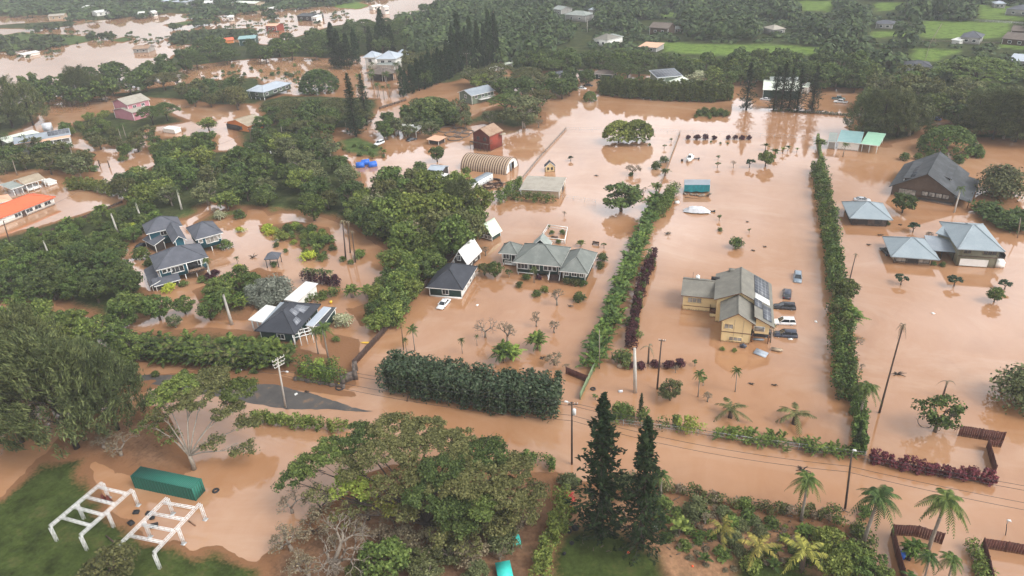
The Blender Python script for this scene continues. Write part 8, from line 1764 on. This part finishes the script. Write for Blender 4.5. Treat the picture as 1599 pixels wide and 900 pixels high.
def truss(mb, a, b, s=0.36, t=0.036, n=None):
	a, b = Vector(a), Vector(b); d = (b-a); L_ = d.length; d.normalize(); r = d.cross(Vector((0, 0, 1)))
	if r.length < 0.05: r = Vector((1, 0, 0))
	r.normalize(); q = r.cross(d); n = n or max(3, int(L_/(s*1.5)))
	cs = [r*(-s/2)+q*(-s/2), r*(s/2)+q*(-s/2), r*(s/2)+q*(s/2), r*(-s/2)+q*(s/2)]
	for c in cs: mb.bar(a+c, b+c, t*1.25)
	for k in range(n):
		p0, p1 = a+d*(L_*k/n), a+d*(L_*(k+1)/n)
		for i in range(4):
			c0, c1 = cs[i], cs[(i+1) % 4]
			mb.bar(p0+c0, p1+c1, t*0.9) if k % 2 == 0 else mb.bar(p0+c1, p1+c0, t*0.9)
MT['truss'] = P('white_painted_steel', (0.78, 0.78, 0.77), 0.4, 0.06)
zt = 3.5
for LF, LR, RF, RR, lb in [((77.8, 822.4), (159.8, 753.8), (125.2, 836.4), (206.2, 764.8), 'white lattice steel stage frame on the lawn, left one'), ((185.3, 852.3), (260.9, 777.7), (240, 864), (312.2, 786.6), 'white lattice steel stage frame nearer the container, right one')]:
	P4 = [G(p[0], p[1], zt) for p in (LF, LR, RF, RR)]; root = thing('steel_frame', P4[0]-Vector((0, 0, zt)), lb, 'steel frame'); org = root.location
	for i, j in ((0, 1), (2, 3)): m = MB(); truss(m, P4[i], P4[j]); m.build('long_rail', 'truss', root, org)
	for f in (0.2, 0.43, 0.66, 0.9): m = MB(); a_, b_ = P4[0].lerp(P4[1], f), P4[2].lerp(P4[3], f); dd = (b_-a_).normalized()*0.25; truss(m, a_+dd, b_-dd, 0.32); m.build('cross_beam', 'truss', root, org)
	for i, j in ((0, 1), (2, 3)):
		for f in (0.0, 0.5, 1.0):
			p = P4[i].lerp(P4[j], f); m = MB(); truss(m, (p.x, p.y, 0.0), (p.x, p.y, zt-0.2), 0.34); lg = m.build('leg', 'truss', root, org); m = MB(); m.cbox((p.x, p.y, 0.02), .7, .7, .06); m.build('foot_plate', 'steel', lg, org)

# ------------------------------------------------------------------ small things
def simple(name, px, py, label, cat, fn, z=0.0, group=None, rz=0.0, mat='black'):
	g = G(px, py); m = MB(); fn(m); o = m.build(name, mat); o.location = (g.x, g.y, z); o.rotation_euler = (0, 0, rz); return tag(o, label, cat, group)
simple('tyre', 337, 767, 'black tyre lying in water beside the green container', 'tyre', lambda m: m.ring((0, 0, .08), .42, .18, 22, 8))
for px, py, lb, w, r in [(213, 801, 'dark flight case floating between the frames, uppermost', .9, .4), (233, 803, 'dark flight case floating in the middle of the four', .9, .2), (205, 818, 'black case lying askew between the frames, leftmost', 1.0, -.3), (241, 822, 'dark case under the right frame', 1.1, .6), (238, 810, 'small black case close to the middle flight case', .7, .5)]:
	def f(m, w=w):
		m.cbox((0, 0, .15), w, w*.75, .4); m.cbox((0, 0, .37), w*1.04, w*.79, .04); m.bar((-w*.3, -w*.4, .25), (w*.3, -w*.4, .25), .05)
	simple('flight_case', px, py, lb, 'case', f, -.05, None, r)
for px, py, lb in [(163, 783, 'dark red pointed loudspeaker wedge under the left frame, left one'), (171, 785, 'dark red pointed loudspeaker wedge under the left frame, right one')]:
	simple('wedge_cabinet', px, py, lb, 'cabinet', lambda m: m.prism([(-.4, -.4, 0), (.4, -.4, 0), (.4, .4, 0), (-.4, .4, 0)], [(-.15, -.05, 1.5), (.05, -.05, 1.5), (.05, .15, 1.5), (-.15, .15, 1.5)]), 0, None, .3, 'darkred_wall')
simple('plank', 300, 818, 'dark red plank lying in the shallow water right of the frames', 'plank', lambda m: m.cbox((0, 0, .08), 1.9, .2, .1), .0, None, -.3, 'wood_red')
simple('plank', 173, 845, 'dark plank on the lawn between the two frames', 'plank', lambda m: m.cbox((0, 0, .3), 2.4, .2, .12), .2, None, -.3, 'wood_dark')
# bins
def wheelie(px, py, mat, lid, label):
	g = G(px, py); r = thing('wheelie_bin', g, label, 'rubbish bin', None, random.uniform(-.3, .3)); m = MB(); m.prism([(-.24, -.28, .05), (.24, -.28, .05), (.24, .28, .05), (-.24, .28, .05)], [(-.32, -.38, 1.05), (.32, -.38, 1.05), (.32, .38, 1.05), (-.32, .38, 1.05)]); m.build('body', mat, r)
	m = MB(); m.prism([(-.35, -.42, 1.055), (.35, -.42, 1.055), (.35, .42, 1.055), (-.35, .42, 1.055)], [(-.28, -.34, 1.16), (.28, -.34, 1.16), (.28, .34, 1.16), (-.28, .34, 1.16)]); m.build('lid', lid, r)
	m = MB(); m.tube([(-.3, .4, .98), (.3, .4, .98)], .03, 6); m.build('handle', 'black', r)
	for s in (-1, 1): m = MB(); m.tube([(s*.28, .3, .12), (s*.36, .3, .12)], .12, 10); m.build('wheel', 'black', r)
wheelie(1408, 872, 'blue', 'blue', 'blue wheelie bin inside the brown fence'); wheelie(1418, 874, 'black', 'black', 'black wheelie bin right of the blue one'); wheelie(1414, 862, 'leaf_mid', 'leaf_mid', 'green wheelie bin behind the blue one'); wheelie(1424, 867, 'black', 'black', 'dark wheelie bin at the right end of the bins')
# turquoise roofed pens
for px, py, s, lb in [(806, 853, 1.5, 'small turquoise sheet roof of the far animal pen'), (788, 900, 2.4, 'larger turquoise sheet roof of the near animal pen')]:
	g = G(px, py); r = thing('animal_pen', g, lb, 'pen', None, .5); m = MB(); m.prism([(-s*.45, -s*.6, 1.15), (s*.45, -s*.6, 1.15), (s*.45, s*.6, 1.35), (-s*.45, s*.6, 1.35)], [(-s*.45, -s*.6, 1.2), (s*.45, -s*.6, 1.2), (s*.45, s*.6, 1.4), (-s*.45, s*.6, 1.4)]); m.build('roof', 'turquoise', r)
	for a in (-1, 1):
		for c in (-1, 1): m = MB(); m.cbox((a*s*.42, c*s*.55, .58), .1, .1, 1.2); m.build('post', 'wood_grey', r)
	m = MB(); m.cbox((0, s*.56, .5), s*.8, .05, .9); m.cbox((-s*.42, 0, .5), .05, s*1.1, .9); m.build('side_panel', 'wood_dark', r)
# white chair
g = G(1024, 832); r = thing('plastic_chair', (g.x, g.y, .25), 'white plastic chair stranded in the mud right of the Norfolk pines', 'chair', None, .6)
m = MB(); m.cbox((0, 0, .42), .48, .48, .05); m.build('seat', 'white', r); m = MB(); m.cbox((0, .23, .68), .48, .05, .5); m.build('backrest', 'white', r)
for a in (-.2, .2):
	for c in (-.2, .2): m = MB(); m.bar((a*1.1, c*1.1, 0), (a, c, .42), .06); m.build('leg', 'white', r)
	m = MB(); m.cbox((a*1.2, 0, .62), .06, .45, .05); m.build('armrest', 'white', r)
simple('bucket', 1032, 828, 'black bucket beside the white plastic chair', 'bucket', lambda m: m.tube([(0, 0, 0), (0, 0, .4)], [.2, .28], 12), .3)
for px, py, w, lb in [(888, 832, .9, 'black rubbish bag in a heap at the left of the lawn, left one'), (898, 828, 1.0, 'black rubbish bag in a heap at the left of the lawn, right one'), (893, 851, .6, 'black bag left of the lawn below the heap'), (881, 867, .5, 'small black bag at the left edge of the lawn')]:
	def f(m, w=w):
		rg = np.random.default_rng(int(px)); prev = [(w*.5*math.cos(k*.7854)*(1+rg.uniform(-.15, .15)), w*.5*math.sin(k*.7854)*(1+rg.uniform(-.15, .15)), 0) for k in range(8)]; mid = [(x*1.15+rg.uniform(-.06, .06), y*1.15, w*.35) for x, y, _ in prev]; top = [(x*.35, y*.35, w*.75) for x, y, _ in prev]
		m.prism(prev, mid, caps=False); m.prism(mid, top)
	simple('rubbish_bag', px, py, lb, 'rubbish bag', f, .25)
def sphere(m, r, n=12, k=8, c=(0, 0, 0)):
	for i in range(k):
		for j in range(n):
			q = []
			for a, b in ((i, j), (i, j+1), (i+1, j+1), (i+1, j)): th, ph = math.pi*a/k, 2*math.pi*b/n; q.append((c[0]+r*math.sin(th)*math.cos(ph), c[1]+r*math.sin(th)*math.sin(ph), c[2]+r*math.cos(th)))
			m.face(q)
simple('ball', 981, 868, 'orange-red ball lying on the lawn before the Norfolk pines', 'ball', lambda m: sphere(m, .2), .65, mat='orange')
simple('ball', 1017, 347, 'orange-red float at the foot of the long palm hedge', 'ball', lambda m: sphere(m, .5), .2, mat='orange')
simple('ball', 1081, 888, 'small red ball in the mud right of the lawn', 'ball', lambda m: sphere(m, .16), .5, mat='orange')
simple('drum', 969, 612, 'pale blue drum floating near the pale leafless pole', 'drum', lambda m: m.tube([(-.4, 0, .1), (.4, 0, .1)], .28, 12), 0, None, .4, 'pale_tarp')
simple('tyre', 926, 608, 'black tyre floating beside the pale green fence', 'tyre', lambda m: m.ring((0, 0, .08), .4, .17, 20, 8))
simple('boulder', 968, 573, 'pale round boulder at the foot of the round dark bush', 'boulder', lambda m: sphere(m, .7), -.1, mat='tan_wall')
# hydrant and manhole
g = G(530, 603); r = thing('fire_hydrant', g, 'yellow fire hydrant on the flooded verge at the rock corner wall', 'fire hydrant'); m = MB(); m.tube([(0, 0, -.2), (0, 0, .1), (0, 0, .62), (0, 0, .72), (0, 0, .82)], [.16, .15, .15, .19, .06], 12); m.build('barrel', 'yellow', r); m = MB(); m.tube([(-.3, 0, .48), (.3, 0, .48)], .08, 8); m.build('outlet', 'yellow', r)
simple('tyre', 531, 606, 'large black tyre lying round the foot of the yellow hydrant', 'tyre', lambda m: m.ring((0, 0, .06), .8, .16, 24, 8))
simple('board', 375, 579, 'small white board on the muddy verge beside the asphalt', 'board', lambda m: m.cbox((0, 0, .1), .7, .5, .06), .05, mat='white')
simple('surfboard', 571, 536, 'yellow surfboard washed up in the muddy yard', 'surfboard', lambda m: m.prism([(-1.3, 0, .05), (-.6, -.26, .05), (.5, -.28, .05), (1.3, 0, .05), (.5, .28, .05), (-.6, .26, .05)], [(-1.3, 0, .12), (-.6, -.24, .14), (.5, -.26, .14), (1.3, 0, .12), (.5, .26, .14), (-.6, .24, .14)]), .05, None, .2, 'yellow')
simple('bucket', 517, 474, 'yellow bucket beside the hedge of the white flat roof', 'bucket', lambda m: m.tube([(0, 0, 0), (0, 0, .6)], [.3, .36], 12), .05, mat='yellow')
# gazebo
g = G(429, 414); r = thing('gazebo', g, 'small open gazebo with dark pyramid roof in the flooded garden', 'gazebo', None, .35); m = MB(); s = 1.9
for i in range(4):
	c = [(-s, -s), (s, -s), (s, s), (-s, s)]; a, b = c[i], c[(i+1) % 4]; m.face([(a[0], a[1], 2.7), (b[0], b[1], 2.7), (0, 0, 4.1)]); m.face([(b[0], b[1], 2.7), (a[0], a[1], 2.7), (a[0]*.98, a[1]*.98, 2.5), (b[0]*.98, b[1]*.98, 2.5)])
m.face([(-s, -s, 2.52), (s, -s, 2.52), (s, s, 2.52), (-s, s, 2.52)]); m.build('roof', 'slate_roof', r)
for a in (-1, 1):
	for b in (-1, 1): m = MB(); m.cbox((a*1.55, b*1.55, 1.2), .16, .16, 2.7); m.build('post', 'dark_wall', r)
# yard things by the yellow house
def f(m): m.cbox((0, 0, .12), 2.6, 1.7, .1); m.cbox((0, 0, .2), 2.6, .06, .06)
simple('fallen_panel', 1188, 553, 'pale metal sheet tilted in the water before the yellow house', 'panel', f, .15, None, -.35, 'silver_metal').rotation_euler = (.15, .1, -.35)
simple('dinghy', 1213, 548, 'small pale dinghy floating before the yellow house', 'dinghy', lambda m: (m.prism([(-1, -.35, 0), (.6, -.35, 0), (1, 0, 0), (.6, .35, 0), (-1, .35, 0)], [(-1.15, -.5, .4), (.7, -.52, .4), (1.25, 0, .45), (.7, .52, .4), (-1.15, .5, .4)])), 0, None, -.1, 'tan_wall')
simple('surfboard', 1183, 531, 'grey board floating by the corner of the yellow house', 'surfboard', lambda m: m.prism([(-1.4, 0, .05), (-.7, -.35, .05), (.9, -.35, .05), (1.4, 0, .05), (.9, .35, .05), (-.7, .35, .05)], [(-1.4, 0, .15), (-.7, -.3, .2), (.9, -.3, .2), (1.4, 0, .15), (.9, .3, .2), (-.7, .3, .2)]), .05, None, .1, 'grey_metal')
simple('barbecue', 1160, 543, 'dark blue barbecue against the front wall of the yellow house', 'barbecue', lambda m: (m.cbox((0, 0, .5), 1.4, .6, .35), m.cbox((0, 0, .2), 1.0, .5, .5), sphere(m, .35, c=(0, 0, .7))), 0, None, .1, 'car_navy')
for px, py, lb in [(1128, 547, 'low green plant before the yellow house, left one'), (1147, 549, 'low green plant before the yellow house, right one')]: at('shrub_bright', px, py, 0.9, lb, 'bush')
simple('board', 1234, 530, 'white scrap floating under the dark blue SUV', 'board', lambda m: m.cbox((0, 0, .06), .9, .6, .08), 0, None, .3, 'white')
# bench, pen, rings
g = G(930, 383); r = thing('bench', g, 'dark wooden bench afloat behind the green-grey house', 'bench', None, -.1); m = MB(); m.cbox((0, 0, .4), 1.9, .6, .08); m.build('seat', 'wood_dark', r); m = MB(); m.cbox((0, .3, .75), 1.9, .08, .5); m.build('backrest', 'wood_dark', r)
for s_ in (-.85, .85): m = MB(); m.cbox((s_, 0, .2), .12, .55, .45); m.build('leg', 'wood_dark', r)
g = G(864, 368); r = thing('garden_pen', g, 'square white-railed garden pen in the water behind the house', 'pen'); cs = [G(*p) for p in ((844, 376), (882, 381), (886, 361), (856, 357))]
for i in range(4):
	a, b = cs[i], cs[(i+1) % 4]; m = MB(); m.bar((a.x, a.y, 1.2), (b.x, b.y, 1.2), .14); m.bar((a.x, a.y, .5), (b.x, b.y, .5), .1); m.build('rail', 'white', r, g); m = MB(); m.cbox((a.x, a.y, .5), .2, .2, 1.6); m.build('post', 'white', r, g)
simple('planter', 866, 372, 'dark planter box inside the white-railed pen', 'planter', lambda m: m.cbox((0, 0, .2), 1.9, .7, .5), 0, None, 0, 'wood_dark')
for i, (px, py, R_, lb) in enumerate([(698, 203, 4.0, 'round tank rim in the flood, upper left of the six'), (716, 204, 3.6, 'round tank rim in the flood, upper right of the six'), (707, 210, 3.3, 'round tank rim in the middle of the six'), (721, 212, 3.2, 'round tank rim at the right of the six'), (711, 217, 3.0, 'round tank rim nearest the viewer of the six'), (730, 207, 2.6, 'faint round tank rim nearest the red barn')]):
	simple('tank_rim', px, py, lb, 'tank', lambda m: m.ring((0, 0, .15), R_, .22, 28, 6), 0, 'round tanks', 0, 'rock_wall')
for i, (px, py, lb) in enumerate([(563, 259, 'blue half-sunk barrel, left of the three'), (571, 255, 'blue half-sunk barrel, middle of the three'), (582, 258, 'blue half-sunk barrel, right of the three')]):
	simple('plastic_drum', px, py+2, lb, 'barrel', lambda m: (m.tube([(-1.5, 0, .7), (-1.4, 0, .7), (1.4, 0, .7), (1.5, 0, .7)], [1.0, 1.2, 1.2, 1.0], 16), m.ring((0, 0, .7), 1.0, .2, 6)) and None, 0, 'blue barrels', .4+.2*i, 'blue')
# scrap beside the trailer
for i, (px, py, s, lb) in enumerate([(770, 286, 2.6, 'rusty ring in the scrap heap beside the white trailer'), (762, 293, 2.0, 'coil of black pipe in the scrap heap, lower left'), (777, 291, 1.8, 'coil of dark pipe in the scrap heap, right side')]):
	simple('pipe_coil', px, py, lb, 'pipe coil', lambda m: (m.ring((0, 0, .3), s, .25, 24, 6), m.ring((.2, .1, .7), s*.9, .2, 24, 6)), 0, None, 0, 'wood_dark')
def f(m):
	rg = np.random.default_rng(5)
	for k in range(26): m.cbox((rg.uniform(-4, 4), rg.uniform(-3, 3), .2+.3*rg.random()), rg.uniform(.3, 1.8), rg.uniform(.2, .8), rg.uniform(.2, .8), rg.uniform(0, 3))
o = simple('scrap_heap', 768, 290, 'heap of brown and grey scrap beside the white trailer', 'scrap heap', f, 0, None, 0, 'rust_roof')
# teal canopy
g = G(1088, 300); r = thing('canopy_tent', g, 'teal canopy shelter over drowned gear in the open lot', 'canopy'); zq = 2.9
A, B_, C_, D_ = G(1068.5, 289, zq), G(1109, 289, zq), G(1109, 280.5, 3.1), G(1069, 280.5, 3.1)
m = MB(); m.face([A, B_, C_, D_]); m.face([p-Vector((0, 0, .06)) for p in (D_, C_, B_, A)]); m.build('top', 'grey_metal', r, g)
m = MB(); fr = []
for k in range(13):
	p = A.lerp(B_, k/12); fr.append((p, p+Vector((0, -.12 if k % 2 else 0, -2.3+.15*math.sin(k*1.3)))))
for k in range(12): m.face([fr[k][0], fr[k+1][0], fr[k+1][1], fr[k][1]])
m.face([D_, A, A-Vector((0, 0, 2.4)), D_-Vector((0, 0, 2.6))]); m.face([B_, C_, C_-Vector((0, 0, 2.6)), B_-Vector((0, 0, 2.4))]); m.face([C_, D_, D_-Vector((0, 0, 2.6)), C_-Vector((0, 0, 2.6))]); m.build('curtain', 'teal_tarp', r, g)
for p in (A, B_, C_, D_): m = MB(); m.tube([(p.x, p.y, -.4), p], .06, 6); m.build('post', 'steel', r, g)
def f(m):
	rg = np.random.default_rng(9)
	for k in range(14): m.cbox((rg.uniform(-3.4, 3), rg.uniform(-.6, .6), .25), rg.uniform(.3, 1.4), rg.uniform(.3, .8), rg.uniform(.2, .7), rg.uniform(0, 3))
	m.bar((-3, -2.2, .1), (2, -2.3, .1), .16); m.bar((3.5, .5, .1), (4.6, -.5, 1.3), .6, .5)
simple('gear_pile', 1086, 306, 'pile of drowned gear and poles below the teal canopy', 'gear pile', f, 0, None, 0, 'wood_grey')
# boat and collapsed cover
g = G(1077, 250); r = thing('boat', g, 'white cabin boat pointing at the viewer in the open lot', 'boat', None, -1.65)
m = MB(); sec = [(-2.6, 1.0, 0, .9), (-1, 1.15, 0, .95), (1.2, 1.05, .05, 1.05), (2.6, .55, .25, 1.2), (3.3, .06, .6, 1.3)]
for x, w, z0_, z1_ in sec:
	for q in ((-w*.35, z0_-.3), (-w, z0_+.3), (-w*1.04, z1_), (w*1.04, z1_), (w, z0_+.3), (w*.35, z0_-.3)): m.v.append((x, q[0], q[1]))
for i in range(len(sec)-1):
	for k in range(6): m.f.append((i*6+k, i*6+(k+1) % 6, (i+1)*6+(k+1) % 6, (i+1)*6+k)); m.m.append(0)
m.f.append((5, 4, 3, 2, 1, 0)); m.m.append(0); m.build('hull', 'white', r); m = MB(); m.prism([(-1.3, -.75, 1.0), (.9, -.7, 1.0), (.9, .7, 1.0), (-1.3, .75, 1.0)], [(-1.2, -.6, 1.9), (.3, -.55, 1.9), (.3, .55, 1.9), (-1.2, .6, 1.9)]); cb = m.build('cabin', 'white', r); m = MB(); m.face([(.92, -.6, 1.1), (.92, .6, 1.1), (.36, .5, 1.82), (.36, -.5, 1.82)]); m.build('windscreen', 'glass', cb)
simple('drum', 1065, 252, 'black drum left of the white cabin boat', 'drum', lambda m: m.tube([(0, 0, -.2), (0, 0, .7)], .4, 12)); simple('boat_trailer', 1087, 249, 'dark end of a boat trailer right of the white cabin boat', 'trailer', lambda m: (m.bar((-1, 0, .2), (1.2, .2, .3), .2), m.cbox((.9, .2, .3), .4, .8, .5)))
def f(m):
	rg = np.random.default_rng(4); n = 9; H_ = {}
	for i in range(n+1):
		for j in range(6):
			x = -3.9+7.8*i/n; y = -1.7+3.4*j/5; e = 1-(abs(x)/4.1)**2.2; w_ = 1-(abs(y)/1.9)**2; H_[i, j] = (x+rg.uniform(-.2, .2), y*(.55+.5*e)+rg.uniform(-.12, .12), max(-.1, 1.75*e*w_+rg.uniform(-.16, .22)))
	for i in range(n):
		for j in range(5): m.face([H_[i, j], H_[i+1, j], H_[i+1, j+1], H_[i, j+1]])
simple('tarp_covered_boat', 1088, 331, 'collapsed pale tarpaulin over a boat in the open lot', 'covered boat', f, 0, None, .08, 'pale_tarp'); simple('boat_engine', 1109, 331, 'dark outboard sticking out right of the pale tarpaulin', 'outboard', lambda m: (m.bar((-.6, 0, .15), (1.3, .1, .25), .25), m.cbox((1.2, .1, .3), .5, .4, .5)))
simple('cooler', 1057, 318, 'white cooler box by the short green hedge', 'cooler', lambda m: (m.cbox((0, 0, .3), 1.3, .8, .7), m.cbox((0, 0, .68), 1.36, .86, .1)), 0, None, .5, 'white')
# wrecks and flotsam in the open water
def snag(px, py, s, label, seed):
	def f(m):
		rg = np.random.default_rng(seed)
		for k in range(9):
			a = rg.uniform(0, 6.28); e = Vector((s*math.cos(a)*rg.uniform(.5, 1), s*.5*math.sin(a), rg.uniform(0, s*.35))); m.tube([(0, 0, 0), e*.5+Vector((0, 0, .15)), e], [.12, .09, .03], 5)
	simple('driftwood', px, py, label, 'driftwood', f, 0, None, 0, 'bark_dark')
for i, (px, py, s, lb) in enumerate([(1401, 585, 1.8, 'dark uprooted stump in the right-hand flooded lot'), (931, 275, 1.0, 'dark drift log left of the flat bare tree'), (1044, 366, 1.4, 'dark upturned root tangle in the open lot'), (1194, 386, .8, 'two dark scraps at the far side of the open lot'), (1176, 392, .7, 'small dark scrap right of the big round bush'), (1167, 347, .6, 'small stump post in the open lot'), (1356, 383, .8, 'brown scrap floating in front of the pavilion'), (1375, 368, 1.0, 'dark scrap floating before the square garage'), (1406, 352, .9, 'small rusty drum-like scrap near the square garage'), (1172, 600, .8, 'drifting green branch before the yellow house'), (1209, 602, .8, 'drifting green branch right of the slim young palm'), (847, 560, 1.2, 'brown driftwood behind the dark hedge'), (890, 479, 1.0, 'driftwood under the dry brown tree'), (395, 402, 2.4, 'ring of driftwood left of the gazebo'), (480, 612, .8, 'dark scrap on the flooded verge'), (605, 483, .8, 'dark scraps in the muddy yard left of the fence'), (1253, 735, 1.6, 'dark drift branch in the middle of the flooded road'), (1265, 698, .5, 'small drift scrap near the right end of the fence hedge'), (820, 155, 1.5, 'dark brush debris at the end of the rail fence'), (1465, 630, 2.0, 'floating sticks behind the loose green tree')]): snag(px, py, s, lb, i)
for px, py, lb in [(1274, 503, 'white scrap floating in the lot right of the cars'), (1218, 548, 'white scrap by the dinghy'), (745, 477, 'dark floating scrap in the yard of the white sedan'), (1457, 490, 'white scrap floating in the right-hand lot'), (462, 616, 'white scrap on the asphalt edge')]: simple('floating_scrap', px, py, lb, 'scrap', lambda m: m.prism([(-.4, -.25, 0), (.3, -.3, 0), (.45, .2, 0), (-.2, .3, 0)], [(-.35, -.2, .15), (.25, -.2, .2), (.35, .15, .12), (-.15, .22, .18)]), 0, None, random.random()*3, 'white' if 'white' in lb else 'wood_dark')
# chrome hoop by the parking bay tree
simple('hoop', 1443, 663, 'thin black hoop standing in water under the loose green tree', 'hoop', lambda m: m.ring((0, 0, .5), 1.1, .05, 24, 5, 0, 0.5))
g = G(1484, 672); r = thing('metal_gate', g, 'thin rusted gate frame left of the scalloped fence', 'gate'); m = MB()
for x in (-2.2, -.8, .6, 1.0): m.bar((x, 0, -.3), (x, .1*x, 1.6), .06)
m.bar((-2.2, 0, 1.1), (1, .1, 1.2), .06); m.bar((-2.2, 0, .5), (1, .1, .5), .06); m.build('frame', 'wood_dark', r)
# litter on the muddy garden
def f(m):
	rg = np.random.default_rng(8)
	for k in range(420):
		x, y = rg.uniform(0, 1), rg.uniform(0, 1); p = G(900+450*x, 770+25*x+95*y); s = rg.uniform(.06, .35); a = rg.uniform(0, 3.14); m.cbox((p.x, p.y, .28+.15*rg.random()), s*2.5, s*.5, .08, a)
o = MB(); f(o); tag(o.build('litter', 'bark'), 'scattered sticks and litter on the muddy garden', 'litter', kind='stuff')

# ------------------------------------------------------------------ damp air over the whole place
mh = bpy.data.materials.new('haze'); mh.use_nodes = True; t = mh.node_tree; t.nodes.clear(); oo = t.nodes.new('ShaderNodeOutputMaterial'); pv = t.nodes.new('ShaderNodeVolumePrincipled'); pv.inputs['Color'].default_value = (0.66, 0.7, 0.74, 1); pv.inputs['Density'].default_value = HAZE; pv.inputs['Anisotropy'].default_value = 0.0
t.links.new(pv.outputs[0], oo.inputs['Volume'])
m = MB(); m.cbox((-150, 500, 43), 3600, 3000, 92); o = m.build('haze', mh); tag(o, 'thin pale damp air over the flooded valley', 'haze', kind='stuff')
